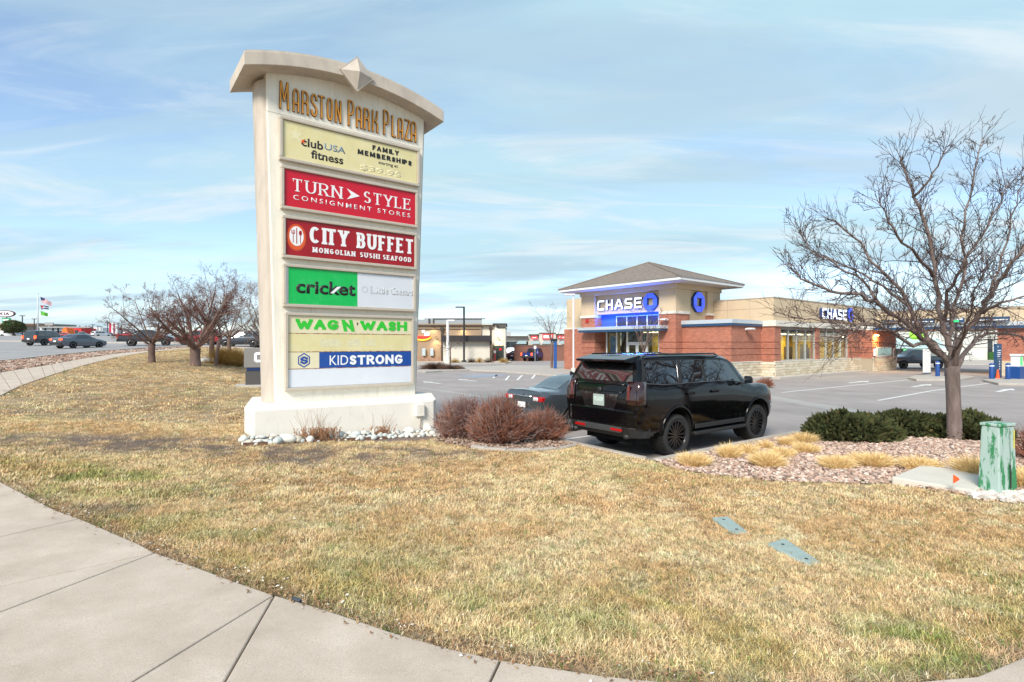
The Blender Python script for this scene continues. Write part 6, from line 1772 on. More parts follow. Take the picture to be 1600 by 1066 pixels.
for i, px in enumerate((711, 737, 749, 763, 787)):
    lot_bush(px, 566.5, .8, .7, 150, m_ochre if i % 2 == 0 else MATS['brown_stems'], f'clump of dry grass by the restaurant wall, {["far left, beside the downpipe", "left of the lamp post foot", "under the dark awning centre", "left of the dark gate", "just right of the dark gate"][i]}', 10 + i, 'grass_clump')
# junipers: dense sprays
m_jun = M('juniper_foliage', (.028, .045, .012), .9, color2=(.085, .09, .025), vscale=5, dirt=(.17, .095, .035), dirt_scale=7, dirt_lo=.56, dirt_hi=.68)
def juniper(px, py, rx, ry, hh_, n, label, seed):
    r_ = np.random.default_rng(seed); g = G(px, py)
    t = thing('juniper_shrub', label, 'shrub', (g[0], g[1] + ry * .6, h(*g) - .03), 0, 'low junipers behind the bare tree')
    # sprays: small three-sided fans on lumpy shells
    th_ = r_.uniform(0, 2 * math.pi, n); rr = np.sqrt(r_.uniform(0, 1, n)); lay = r_.uniform(.55, 1.0, n) ** .6
    x = np.cos(th_) * rr; y = np.sin(th_) * rr
    lump = .45 + 1.0 * fbm(x * 3.4 + seed * 3, y * 3.4 + seed, 1, 4)
    z = np.sqrt(np.clip(1 - rr ** 2.6, 0, 1)) * lump * lay
    V = []; F = []
    P = np.stack([x * rx * lay, y * ry * lay, z * hh_ + .02], 1)
    out = np.stack([x / rx, y / ry, .55 + z * .5], 1); out /= np.linalg.norm(out, axis=1)[:, None]
    out += r_.normal(0, .42, out.shape); out /= np.linalg.norm(out, axis=1)[:, None]
    side = np.cross(out, r_.normal(0, 1, out.shape)); side /= np.linalg.norm(side, axis=1)[:, None]
    L = r_.uniform(.07, .20, n)[:, None]; w = L * .20
    a = P - side * w * .3; b = P + side * w * .3; c = P + out * L * .55 + side * w; d = P + out * L * .55 - side * w; e = P + out * L
    V = np.stack([a, b, c, e, d], 1).reshape(-1, 3)
    F = [(5 * i, 5 * i + 1, 5 * i + 2, 5 * i + 3, 5 * i + 4) for i in range(n)]
    me = bpy.data.meshes.new('foliage'); me.from_pydata(V.tolist(), [], F)
    put('foliage', me, m_jun, t)
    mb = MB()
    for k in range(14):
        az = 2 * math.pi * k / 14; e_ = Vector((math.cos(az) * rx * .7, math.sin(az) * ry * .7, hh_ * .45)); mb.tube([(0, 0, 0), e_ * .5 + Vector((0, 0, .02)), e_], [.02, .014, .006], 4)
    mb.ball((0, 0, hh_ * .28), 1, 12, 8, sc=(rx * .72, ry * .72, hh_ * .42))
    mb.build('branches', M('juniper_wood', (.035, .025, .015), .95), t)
juniper(1352, 691, .93, .80, .47, 12000, 'leftmost and biggest low juniper beside the gravel', 1)
juniper(1430, 683, .80, .65, .40, 8000, 'middle low juniper just left of the tree trunk', 2)
juniper(1475, 677, .6, .6, .33, 5000, 'small juniper hidden behind the tree trunk', 3)
juniper(1535, 690, .85, .65, .42, 9000, 'right-hand low juniper behind the green pedestal', 4)
# straw tufts
m_tuft = M('tuft_straw', (.74, .51, .22), .95, color2=(.88, .68, .36), vscale=9)
tufts = [(1084, 728, .30, .20, 'nearest the kerb corner by the rear wheel'), (1140, 716, .20, .20, 'second along from the kerb corner'), (1168, 710, .18, .17, 'faint one behind the second tuft'), (1198, 729, .30, .22, 'large one in front near the lawn edge'), (1222, 715, .22, .16, 'flat one behind the large front tuft'),
         (1196, 702, .14, .14, 'small one close to the front wheel kerb'), (1230, 697, .16, .16, 'just left of the widest rear tuft'), (1256, 692, .26, .19, 'touching the juniper at the kerb end'), (1260, 708, .24, .17, 'in front of the juniper end'), (1306, 733, .26, .20, 'alone at the lawn edge in the middle of the gravel'),
         (1362, 728, .36, .19, 'widest one left of the concrete pad'), (1437, 734, .36, .17, 'behind the concrete pad'), (1524, 744, .27, .24, 'between concrete pad and green pedestal'), (1606, 762, .3, .22, 'right of the green pedestal')]
for i, (px, py, rr, hh_, w_) in enumerate(tufts):
    g = G(px, py); t = thing('grass_tuft', 'straw-coloured grass tuft ' + w_, 'grass tuft', (g[0], g[1], h(*g) - .02), 0, 'straw tufts in the gravel bed')
    rr *= .74; n = int(1700 * rr / .25); r_ = np.random.default_rng(i + 40)
    el_ = 1.3 if rr > .33 else 1
    aa_ = r_.uniform(0, 6.28, n); qq_ = rr * .78 * np.sqrt(r_.uniform(0, 1, n)); b0 = np.stack([np.cos(aa_) * qq_ * el_, np.sin(aa_) * qq_, np.zeros(n)], 1)
    dr = b0 * np.array((.75 / el_, .75, 0)) / rr + r_.normal(0, .30, (n, 3)); dr[:, 2] = 1.0
    dr /= np.linalg.norm(dr, axis=1)[:, None]
    L = (hh_ * 1.5 * (1 - .45 * (qq_ / rr) ** 2) * r_.uniform(.45, 1.25, n) * (.75 + .5 * fbm(b0[:, 0] * 9 + i * 5, b0[:, 1] * 9, 2, 3)))[:, None]
    sd = np.cross(dr, r_.normal(0, 1, (n, 3))); sd /= np.linalg.norm(sd, axis=1)[:, None]; sd *= .0042
    mid = b0 + dr * L * .6; tip = b0 + dr * L + dr * np.array((1, 1, 0)) * L * .35 - np.array((0, 0, 1)) * L * .12
    V = np.stack([b0 - sd, b0 + sd, mid + sd, mid - sd, tip], 1).reshape(-1, 3)
    F = []
    for k in range(n): F += [(5 * k, 5 * k + 1, 5 * k + 2, 5 * k + 3), (5 * k + 3, 5 * k + 2, 5 * k + 4)]
    me = bpy.data.meshes.new('blades'); me.from_pydata(V.tolist(), [], F); put('blades', me, m_tuft, t)
# dried stems in the rocks
m_dry = M('dry_leaf_brown', (.24, .10, .05), .9, color2=(.34, .20, .11), vscale=20)
for i, (px, py, n, s_, lab) in enumerate(((497, 688, 190, 1.15, 'dried brown perennial in the rocks at the middle of the sign base'), (596, 681, 80, .95, 'smaller dried brown perennial in the rocks near the conduit'))):
    g = G(px, py); t = thing('dried_perennial', lab, 'dead plant', (g[0], g[1], h(*g)), 0)
    r_ = np.random.default_rng(70 + i); mb = MB()
    for k in range(n):
        az = r_.uniform(0, 6.28); long_ = k % 6 == 0
        L = (r_.uniform(.35, .62) if long_ else r_.uniform(.10, .24)) * s_
        d = Vector((math.cos(az) * r_.uniform(.2, .9), math.sin(az) * .4, 1)).normalized()
        b0 = Vector((r_.normal(0, .15 * s_), r_.normal(0, .08), 0)); e = b0 + d * L
        mb.tube([b0, b0 + d * L * .5 + Vector(r_.normal(0, .012, 3)), e], [.004, .003, .0015] if long_ else [.007, .009, .003], 3, cap=False)
        if not long_: mb.add([e, e + Vector((.03, 0, -.02)), e + Vector((.015, 0, .03))], [(0, 1, 2)])
    mb.build('stems', m_dry, t)
# ------------------------------------------------------------------ green pedestal, pad, flag, lids
m_gped = M('pedestal_paint', (.34, .46, .42), .55, color2=(.42, .53, .50), vscale=3, dirt=(.035, .22, .09), dirt_scale=7, dirt_lo=.485, dirt_hi=.53, stretch=(1, 1, .30))
m_gped2 = M('pedestal_paint_side', (.16, .36, .10), .55, color2=(.10, .30, .12), vscale=6)
g = G(1561, 773)
PW, PH = .36, .92
prot = R(20)
ped = thing('utility_pedestal', 'green utility pedestal box with peeling faded paint', 'utility box', (g[0] + .09, g[1] + .12, h(*g) - .02), prot)
mb = MB(); a, b, d1, d2 = PW / 2 + .015, PW / 2 - .02, .12, .10
V = [(-a, -d1, 0), (a, -d1, 0), (a, d1, 0), (-a, d1, 0), (-b, -d2, PH - .03), (b, -d2, PH - .03), (b, d2, PH - .03), (-b, d2, PH - .03)]
mb.add(V, [(3, 2, 1, 0), (4, 5, 6, 7), (0, 1, 5, 4), (1, 2, 6, 5), (2, 3, 7, 6), (3, 0, 4, 7)]); mb.build('cabinet', m_gped, ped, bevel=.012)
mb = MB(); mb.box(-b - .012, b + .012, -d2 - .014, d2 + .014, PH - .028, PH + .012); mb.build('lid', m_gped, ped, bevel=.01)
mb = MB(); mb.add([(.045, -d1 - .004 + 0, .03), (.052, -d1 - .004, .03), (.052, -d2 - .006, PH - .05), (.045, -d2 - .006, PH - .05)], [(0, 1, 2, 3)])
mb.build('door_seam', M('seam_dark', (.02, .05, .03), .8), ped)
mb = MB(); mb.box(.020, .036, -.128, -.120, .33, .40); mb.box(.018, .034, -.134, -.124, .10, .32); mb.build('hasp', M('dark_iron', (.03, .03, .03), .6), ped)
mb = MB(); mb.box(.125, .143, -.113, -.108, .60, .84); mb.build('yellow_sticker', M('sticker_yellow', (.70, .62, .12), .5, dirt=(.3, .3, .1), dirt_scale=40), ped)
mb = MB(); mb.add([(PW / 2 + .016, -d1 + .01, .02), (PW / 2 + .016, d1 - .01, .02), (PW / 2 - .019 + .002, d2 - .01, PH - .04), (PW / 2 - .019 + .002, -d2 + .01, PH - .04)], [(0, 1, 2, 3)]); mb.build('side_panel', m_gped2, ped)
pp = pad_poly
m_pad = M('pad_concrete', (.60, .56, .49), .85, var=.08, vscale=3, bump=.15, bscale=70, dirt=(.42, .37, .3), dirt_scale=6, dirt_lo=.6, dirt_hi=.8)
zc = h(*np.mean(np.array(pp), 0))
mb = MB(); mb.prism(pp, zc - .1, zc + .085); 
tag(mb.build('concrete_pad', m_pad, bevel=.02), 'low white concrete utility pad beside the green pedestal', 'concrete pad')
g = G(1489, 766, zc + .085)
fl = thing('marker_flag', 'tiny orange marker flag standing on the concrete pad', 'marker flag', (g[0], g[1], zc + .085), 0)
mb = MB(); mb.tube([(0, 0, 0), (.0, 0, .20)], .0025, 5); mb.build('wire', m_taupe, fl)
mb = MB(); mb.prism([(0, .09), (.012, .09), (.085, .135), (.07, .16), (.0, .205)], 0, .002, TFat(0)); mb.build('flag_cloth', M('flag_orange', (.85, .10, .02), .6), fl)
m_lid = M('valve_lid', (.30, .38, .36), .8, var=.08, vscale=5, bump=.2, dirt=(.24, .29, .24), dirt_scale=14, dirt_lo=.52, dirt_hi=.72)
for px4, lab in ((((1113, 814), (1137, 812.5), (1169, 834), (1146, 837)), 'smaller pale green valve box lid sunk in the lawn'), (((1199, 855), (1226, 848), (1283, 882), (1262, 887)), 'larger pale green valve box lid nearer the viewer in the lawn')):
    P = [G(*q) for q in px4]; zc_ = h(*np.mean(P, 0))
    mb = MB(); mb.prism([tuple(q) for q in P], zc_ - .06, zc_ + .028)
    vl = tag(mb.build('valve_lid', m_lid, bevel=.012), lab, 'valve box lid', 'valve box lids in the lawn')
    mb = MB(); c_ = np.mean(P, 0)
    for f_ in (.62, -.62):
        q_ = c_ + (np.mean(P[:2], 0) - c_) * f_; mb.lathe([(0, 0), (.016, 0), (.016, .002), (0, .002)], 10, Matrix.Translation((q_[0], q_[1], zc_ + .0285)))
    mb.build('bolt_hole', m_under, vl)
# small things on the pavement edge
g = G(463, 944); mb = MB(); mb.box(-.045, .045, -.017, .017, .0, .012, Matrix.Translation((g[0], g[1], h(*g) + .026)) @ Matrix.Rotation(-.45, 4, 'Z')); tag(mb.build('dark_chip', M('slate_chip', (.06, .07, .09), .6), bevel=.003), 'flat dark plastic chip lying on the pavement edge', 'debris')

# ------------------------------------------------------------------ grey bank monument sign behind the plaza sign
g = G(377, 604)
mon = thing('monument_sign', 'low grey monument sign with white letters and a navy stripe on dark base', 'monument sign', (g[0] + .1, g[1] + .3, h(*g) - .05), R(18))
m_mg = M('monument_grey', (.22, .21, .20), .5, var=.05); m_md = M('monument_dark', (.075, .07, .068), .5); 
mb = MB(); mb.box(-.05, 2.6, -.1, .42, 0, .72); mb.build('sign_base', m_md, mon, bevel=.01)
mb = MB(); mb.box(-.0, 2.6, -.12, .44, .722, .86); mb.build('navy_stripe', M('stripe_navy', (.01, .03, .12), .4), mon)
mb = MB(); mb.box(-.10, 2.7, -.15, .47, .862, 1.72); mb.build('sign_cabinet', m_mg, mon, bevel=.01)
for ch, gx, gw in layout('CHASE', TECH, 2.2, .40, .1, .26):
    mb = MB(); stroke_mesh(mb, TECH[ch][1], .32 + gx, 1.10, gw, .42, .09, .09, .03, TFat(-.151)); mb.build('sign_letter', m_chw, mon)
mb = MB(); mb.prism([(-.5, -.6), (2.4, -.6), (2.4, .8), (-.5, .8)], .0, .10); mb.build('gravel_skirt', m_conc, mon)
for (px, py, s_, lab) in ((322, 566, 1.0, 'pale boulder pile left of the ochre shrubs'),):
    g = G(px, py); rp = thing('boulder_pile', lab, 'rocks', (g[0], g[1], h(*g)), 0)
    for k in range(9):
        o = bpy.data.objects.new('boulder', rock_meshes[[0, 2, 3][k % 3]]); COL.objects.link(o); o.parent = rp; o.location = (rng.uniform(-.8, .8), rng.uniform(-.6, .6), .12); s2 = rng.uniform(.35, .7); o.scale = (s2, s2, s2); o.rotation_euler = (0, 0, rng.uniform(0, 6))

# ------------------------------------------------------------------ restaurant beyond the lot
m_rt = M('restaurant_tan', (.33, .235, .155), .88, var=.05, vscale=.6); m_rw = M('restaurant_white', (.60, .56, .49), .85, var=.05, vscale=.8)
m_rb = M('restaurant_brown_trim', (.055, .035, .028), .6); m_screen = M('roof_screen_metal', (.30, .33, .36), .5, metal=.3, stretch=(6, 6, .2), var=.08, vscale=3)
YR = 71.0
def rx(px, Y=YR): return (px - 800) / FPX * Y
def rz(py, Y=YR): return CAMH + (HYP - py) * Y / FPX
rest = thing('restaurant_building', 'tan and white restaurant with dark awning, downpipes and warm wall lamps', 'restaurant', (0, YR, 0), 0)
def rb(name, px0, px1, y0, y1, pz0, pz1, mat, par=rest, bev=0, z0=None, z1=None):
    Yf = YR + y0
    mb = MB(); mb.box(rx(px0, YR), rx(px1, YR), y0, y1, rz(pz0) if z0 is None else z0, rz(pz1) if z1 is None else z1)
    return mb.build(name, mat, par, bevel=bev)
rb('wall', 560, 752, 0, 12, 0, 506, m_rt, z0=0)
rb('wall_white', 752, 773, .3, 12, 0, 506, m_rw, z0=0)
rb('tower_wall', 773, 790, -.4, 10, 0, 507, m_rw, z0=0)
rb('stone_plinth', 560, 696, -.12, -.005, 0, 557, M('brown_stone', (.27, .15, .10), .9, color2=(.40, .27, .19), vscale=3), z0=0)
rb('white_annex', 697, 769, -3.0, -.005, 0, 533.5, m_rw, z0=0)
for z_ in (512,):
    rb('wall_band', 560, 751, -.06, -.003, 515.2, 513.8, m_rb)
rb('parapet_trim', 556, 776, -.25, .3, 509.6, 507.8, m_rb)
rb('roof_screen', 660, 752, 1.5, 1.7, 508, 496.5, m_screen); rb('roof_screen', 560, 668, 3.5, 3.7, 508, 497.5, m_screen); rb('screen_top_rail', 674, 757, 1.4, 1.8, 498, 496.8, m_rb)
rb('screen_post', 674, 675.6, 1.35, 1.48, 508, 497, m_rb); rb('screen_post', 667, 669, 1.3, 1.5, 508, 497, m_rb)
rb('tower_roof', 770, 792, -.9, 10.3, 506.8, 505.8, m_rb); rb('tower_roof', 776, 791, -.6, 10, 512, 510.8, m_rb)
aw = rb('awning', 695, 770, -3.9, -3.02, 534, 525, M('awning_black', (.018, .018, .024), .7), bev=.05)
for i in range(24):
    x = rx(696 + i * 3.05); mb = MB(); mb.box(x, x + .05, -3.93, -3.905, rz(533.6), rz(525.4)); mb.build('awning_seam', m_rb, aw)
for px in (691, 768.5):
    dpz = rb('downpipe', px - 1.4, px + 1.4, -.35 if px < 700 else -3.4, -.13 if px < 700 else -3.05, 0, 513 if px < 700 else 514, m_rb, z0=0); 
    mb = MB(); Yq = -.40 if px < 700 else -3.45; mb.box(rx(px - 2.8), rx(px + 2.8), Yq, Yq + .35, rz(517), rz(512)); mb.build('downpipe_head', m_rb, dpz)
gate = rb('gate', 770.5, 787, -.52, -.405, 0, 540, M('gate_green_black', (.02, .035, .035), .6), z0=0)
mb = MB(); mb.lathe([(0, 0), (.18, 0), (.18, .01), (0, .01)], 12, Matrix.Translation((rx(782), -.53, rz(546))) @ Matrix.Rotation(math.pi / 2, 4, 'X')); mb.build('red_notice', m_red, gate)
for (px, py, yy) in ((681.5, 529.5, -.1), (677.5, 511.5, -.1), (724, 512.5, -.1), (778.5, 531, -.5), (777, 512.5, -.5)):
    mb = MB(); mb.lathe([(.05, .12), (.16, 0), (.0, .0)], 12, Matrix.Translation((rx(px), yy - .22, rz(py) + .2))); lp_ = mb.build('wall_lamp', m_rb, rest)
    ld = bpy.data.lights.new('wall_lamp_light', 'SPOT'); ld.energy = 130; ld.color = (1, .72, .35); ld.spot_size = R(120); ld.spot_blend = .9; ld.shadow_soft_size = .08
    lo = bpy.data.objects.new('wall_lamp_light', ld); COL.objects.link(lo); lo.parent = rest; lo.location = (rx(px), yy - .35, rz(py) + .15)
sg_ = MB(); sg_.prism([(rx(660) + 1.9 * math.cos(t) * .62, rz(526) + .55 * math.sin(t)) for t in np.linspace(math.pi, 2 * math.pi, 14)], 0, .2, TFat(-.01)); so_ = sg_.build('script_sign', M('sign_orange_glow', (.9, .35, .02), .4, emit=(1, .45, .02), estr=1.0), rest)
mb = MB(); mb.prism([(rx(660) + 1.9 * math.cos(t) * .60, rz(525.2) + .42 * math.sin(t)) for t in np.linspace(math.pi, 2 * math.pi, 14)], .203, .23, TFat(-.01)); mb.build('sign_red_band', M('sign_red_glow', (.7, .02, .02), .4, emit=(1, .03, .02), estr=.8), so_)
font_text("'s", rx(660), rz(525), 1.0, .75, .08, TFat(-.24), 'lettering', m_chw, so_, bold=.05)
for px in (662.5, 675):
    mb = MB(); mb.box(rx(px - 2), rx(px + 3), -.5, -.13, rz(556), rz(544.5)); mb.build('utility_cabinet', M('cabinet_blue_grey', (.42, .50, .56), .5), rest, bevel=.03)
m_lp = M('lamp_post_dark', (.02, .022, .026), .5)
def lamp_post(x, y, z, hh_, label, mat, group='parking lot lamp posts', arm=-1, base=.5, r=.09, head=(.75, .28, .10), cat='lamp post'):
    t = thing('lamp_post', label, cat, (x, y, z), 0, group)
    mb = MB(); mb.tube([(0, 0, base), (0, 0, hh_)], r, 8); mb.build('pole', mat, t, sharp=40)
    mb = MB(); mb.lathe([(0, 0), (r * 2.6, 0), (r * 2.6, base), (0, base)], 14); mb.build('concrete_base', m_castst if mat is not m_lp else mat, t, sharp=40)
    mb = MB(); a_, b_ = (arm * head[0], 0) if arm < 0 else (0, head[0]); mb.box(a_ - .1 * (arm < 0), b_ + .1, -head[1] / 2, head[1] / 2, hh_ - head[2], hh_ + .02); mb.build('lamp_head', mat, t, bevel=.02)
    return t
g = G(699.5, 569, 0); lamp_post(g[0], g[1], .0, rz(500, g[1]) , 'short white lamp post by the restaurant downpipe', m_white, arm=1, r=.16, head=(.7, .3, .14), base=.8)
g = G(725, 567, 0); lamp_post(g[0], g[1], 0, rz(479.5, g[1]), 'tall black lamp post rising in front of the dark awning', m_lp, arm=-1, r=.12, head=(.95, .35, .12), base=.3)
g = G(788.5, 569, 0) ; t = thing('utility_post', 'thin red and white post by the dark gate', 'bollard', (rx(773, 69), 69, 0)); mb = MB(); mb.tube([(0, 0, 0), (0, 0, 1.7)], .14, 10); mb.build('post', m_pred, t, sharp=40); mb = MB(); mb.tube([(0, 0, 1.15), (0, 0, 1.5)], .146, 10); mb.build('band', m_whitep, t, sharp=40)
g = G(867, 576, .12)
t = thing('blue_post', 'leaning tall blue post with a dark cap beside the bank walk', 'post', (g[0], g[1], .1)); mb = MB(); mb.box(-.10, .17, -.12, .12, 0, rz(530.5, g[1]) - .12); mb.build('post', M('post_blue', (.012, .08, .30), .5), t, bevel=.02)
mb = MB(); mb.box(-.34, .17, -.14, .14, rz(533.5, g[1]) - .1, rz(529.5, g[1]) - .1); mb.build('cap', M('post_cap', (.01, .015, .03), .5), t)
g = G(836, 568, 0); t = thing('small_sign_post', 'thin post with a small white sign before the brick screen wall', 'sign', (g[0], g[1], 0)); mb = MB(); mb.tube([(0, 0, 0), (0, 0, rz(541, g[1]))], .035, 6); mb.build('pole', m_alum, t); mb = MB(); mb.box(-.14, .14, -.05, -.036, rz(545, g[1]), rz(540.5, g[1])); mb.build('plate', m_whitep, t)
# island in front of the restaurant, broad pale walk in front of the bank
island([tuple(G(px, py, .12)) for px, py in ((652, 579), (665, 580.5), (690, 579), (735, 577.5), (780, 579.5), (842, 584), (905, 589), (960, 596), (960, 576), (905, 572), (800, 570.5), (740, 573), (690, 573), (665, 574.5))], '', .12, 'pale_walk')
island([tuple(G(px, py, .10)) for px, py in ((560, 572), (790, 567.5), (800, 564.5), (790, 563), (560, 566))], '', .10, 'restaurant_walk')
# brick screen wall
wl2 = thing('brick_screen_wall', 'long low brick screen wall behind the blue pickup truck', 'wall', (0, 74.2, 0), 0)
mb = MB(); mb.box(rx(803, 74.2), rx(884, 74.2), 0, .4, 0, rz(540.5, 74.2)); mb.build('brick_face', brick_mat('brown_brick', (.25, .10, .07), (.20, .08, .06), (.2, .14, .11)), wl2)
mb = MB(); mb.box(rx(802, 74.2), rx(885, 74.2), -.08, .48, rz(540.4, 74.2), rz(539, 74.2)); mb.build('coping', m_barkr, wl2)
# strip mall
YM = 112.
m_mall = M('mall_cream', (.56, .54, .48), .85, var=.05, vscale=.3)
mall = thing('strip_mall', 'cream strip mall with red signs and slanted blue-grey awnings', 'shop row', (0, YM, 0), 0)
def ml(name, p0, p1, y0, y1, q0, q1, mat, par=mall, z0=None): mb = MB(); mb.box(rx(p0, YM), rx(p1, YM), y0, y1, rz(q0, YM) if z0 is None else z0, rz(q1, YM)); return mb.build(name, mat, par)
ml('wall', 770, 832, 0, 12, 0, 526, m_mall, z0=0); ml('wall', 826, 905, -.3, 12, 0, 523, m_mall, z0=0); ml('parapet_tower', 842, 868, -1, 11, 0, 520.5, m_mall, z0=0); ml('wall', 870, 1010, -.2, 11, 0, 524, m_mall, z0=0)
for a in ((770, 825, 526), (826, 842, 523.2), (842, 868, 520.7), (868, 1010, 522.6)): ml('coping', a[0], a[1], -1.2, .2, a[2] + .5, a[2] - .6, m_rb)
ml('roof_unit', 791, 798, 3, 8, 526, 518, M('roof_unit_grey', (.36, .37, .38), .7))
for (a, b, c, d) in ((830, 839, 530, 525.5), (847, 863, 530, 522.5), (871, 882, 529.3, 525)):
    s_ = ml('shop_sign', a, b, -1.4, -1.05, c, d, M('sign_red_lit', (.65, .02, .03), .4, emit=(1, .03, .03), estr=.5)); ml('sign_print', a + 1.5, b - 1.5, -1.42, -1.405, c - 1.4, d + 1.6, m_whitep, s_)
for (a, b) in ((806, 822), (826, 842), (846, 868), (871, 884)):
    mb = MB(); x0, x1 = rx(a, YM), rx(b, YM); za, zb_ = rz(537.5, YM), rz(532.5, YM)
    mb.add([(x0, -2.4, za), (x1, -2.4, za), (x1, -1.05, zb_), (x0 + .6, -1.05, zb_), (x0, -1.05, za), (x1, -1.05, za)], [(0, 1, 2, 3), (0, 3, 4), (1, 5, 2), (0, 4, 5, 1), (3, 2, 5, 4)]); mb.build('awning', M('awning_bluegrey', (.30, .40, .42), .7), mall)
ml('shop_window', 790, 825, -.1, -.01, 562, 534, m_glassd); ml('shop_window', 826, 1000, -.42, -.31, 562, 540, m_glassd)
g = G(885, 566, 0)
# lit pole by the bank wing
lamp_post(*G(896, 588, 0), 0, 5.9, 'tall pale lamp post at the left end of the bank', m_white, arm=-1, r=.06, head=(.5, .3, .10), base=.6)
# white shop building behind the canopy
YB = 76.
wb_ = thing('white_shop_building', 'white shop building with blue awning and dark windows behind the drive-through', 'shop', (0, YB, 0), 0)
m_wsb = M('shop_white', (.62, .62, .58), .85, var=.03, vscale=.3)
def sb(name, p0, p1, y0, y1, q0, q1, mat, par=wb_, z0=None): mb = MB(); mb.box(rx(p0, YB), rx(p1, YB), y0, y1, rz(q0, YB) if z0 is None else z0, rz(q1, YB)); return mb.build(name, mat, par)
sb('wall', 1180, 1543, 0, 14, 0, 505, m_wsb, z0=0); sb('wall', 1553, 1800, .5, 14, 0, 505, m_wsb, z0=0)
sb('wall_joint', 1466, 1543, -.03, -.002, 543.5, 543, m_bjoint); sb('wall_joint', 1466, 1466.6, -.03, -.002, 562, 505, m_bjoint)
sb('shop_window', 1380, 1443, -.12, -.01, 561, 545, m_glassd); sb('shop_window', 1543, 1553, .2, .5, 562, 530, m_glassd); sb('planting', 1543, 1553, -.3, -.1, 566, 550, M('hedge_green', (.03, .10, .02), .9))
mb = MB(); x0, x1 = rx(1360, YB), rx(1466, YB); mb.add([(x0, -1.6, rz(544.5, YB)), (x1, -1.6, rz(544.5, YB)), (x1, -.005, rz(529, YB)), (x0, -.005, rz(529, YB)), (x0, -.005, rz(544.5, YB)), (x1, -.005, rz(544.5, YB))], [(0, 1, 2, 3), (0, 3, 4), (1, 5, 2)]); mb.build('awning', M('awning_teal', (.38, .52, .54), .7), wb_)
ng = M('neon_green', (.1, .7, .15), .4, emit=(.1, 1, .15), estr=1.6)
mb = MB()
for a in ((1411, 1418, 554, 546), (1412.5, 1416.5, 557, 554.5)): mb.box(rx(a[0], YB), rx(a[1], YB), -.2, -.13, rz(a[2], YB), rz(a[3], YB))
mb.build('neon_sign', ng, wb_)
for px in (1424, 1434): sb('yellow_display', px - 3, px + 3, -.16, -.125, 554, 546, M('display_amber', (.5, .3, .08), .5, emit=(1, .5, .1), estr=.25))
mb = MB(); mb.lathe([(0, 0), (1.05, 0), (1.05, .2), (0, .2)], 24, Matrix.Translation((rx(1432.5, YB), -.005, rz(522, YB))) @ Matrix.Rotation(math.pi / 2, 4, 'X')); mb.build('round_green_sign', M('sign_lime', (.30, .70, .05), .4, emit=(.3, 1, .05), estr=.3), wb_)
island([tuple(G(px, py, .1)) for px, py in ((1100, 566.5), (1700, 570), (1700, 563), (1100, 561))], '', .1, 'shop_walk')
# distant tree line and roofs on the horizon behind the lot
m_fart = M('far_tree_mass', (.10, .085, .075), .95)

# ------------------------------------------------------------------ across the road, far left
def L(px, py, Y, z=None):
    x = (px - 800) / FPX * Y; return x, CAMH + (HYP - py) * Y / FPX
def fbox(par, name, px0, px1, py0, py1, Y, dep, mat, z0=None, off=0.0):
    x0, zb = L(px0, py0, Y); x1, zt = L(px1, py1, Y)
    mb = MB(); mb.box(x0, x1, Y + off, Y + off + dep, zb if z0 is None else z0, zt); return mb.build(name, mat, par)
m_ftan = M('far_building_tan', (.36, .31, .26), .9); m_fwhite = M('far_building_white', (.60, .62, .64), .8); m_fgrey = M('far_building_grey', (.32, .33, .34), .9)
t = thing('dealer_building', 'low tan dealer building across the road at far left', 'building', (0, 0, 0)); fbox(t, 'wall', -60, 12, 530, 507, 195, 20, m_ftan); fbox(t, 'roof_band', -60, 13, 508, 505.5, 194.5, 20, M('roof_orange_brown', (.45, .22, .12), .8)); fbox(t, 'window', -40, 8, 527, 519, 194.8, .15, m_glassd)
t = thing('beige_store', 'wide pale beige building behind the flagpole', 'building', (0, 0, 0)); fbox(t, 'wall', 30, 56, 530, 506, 215, 20, m_ftan); fbox(t, 'parapet', 29.5, 56.5, 506.4, 505, 214.6, 20, m_fgrey); fbox(t, 'window', 34, 52, 527, 520, 214.8, .2, m_glassd)
t = thing('white_showroom', 'long low white showroom with dark columns across the road', 'building', (0, 0, 0)); fbox(t, 'wall', 62, 160, 530, 512, 205, 18, m_fwhite); 
for px in (70, 82, 90, 107, 124, 134, 139): fbox(t, 'column', px - .7, px + .7, 530, 509, 204.6, .3, m_lp)
fbox(t, 'roof_fascia', 60, 141, 512.4, 510.4, 203.8, 1, m_fgrey); fbox(t, 'window', 64, 158, 529, 517, 204.85, .1, m_glassd); fbox(t, 'oval_roof_sign', 70, 82.5, 508.5, 504, 204, .4, m_fgrey); fbox(t, 'sign_post', 75.5, 76.8, 512, 508, 204, .4, m_fgrey)
t = thing('red_storefront', 'red arched storefront beside the showroom across the road', 'building', (0, 0, 0)); fbox(t, 'wall', 109, 127, 530, 513, 198, 8, M('store_red', (.55, .025, .02), .6)); fbox(t, 'doorway', 117, 121.5, 530, 516, 197.8, .15, m_glassd)
t = thing('inflatable_tent', 'orange inflatable tent on the dealer lot', 'tent', (L(112, 524, 190)[0], 190, 0))
x0, zb = L(108, 525, 190); x1, zt = L(118, 512, 190); mb = MB(); w_ = (x1 - x0)
mb.prism([(w_ / 2 * math.cos(a) - 0, zb + (zt - zb) * math.sin(a)) for a in np.linspace(0, math.pi, 14)], 0, 3, TFat(0)); mb.build('canopy_cloth', M('tent_orange', (.85, .16, .02), .6), t)
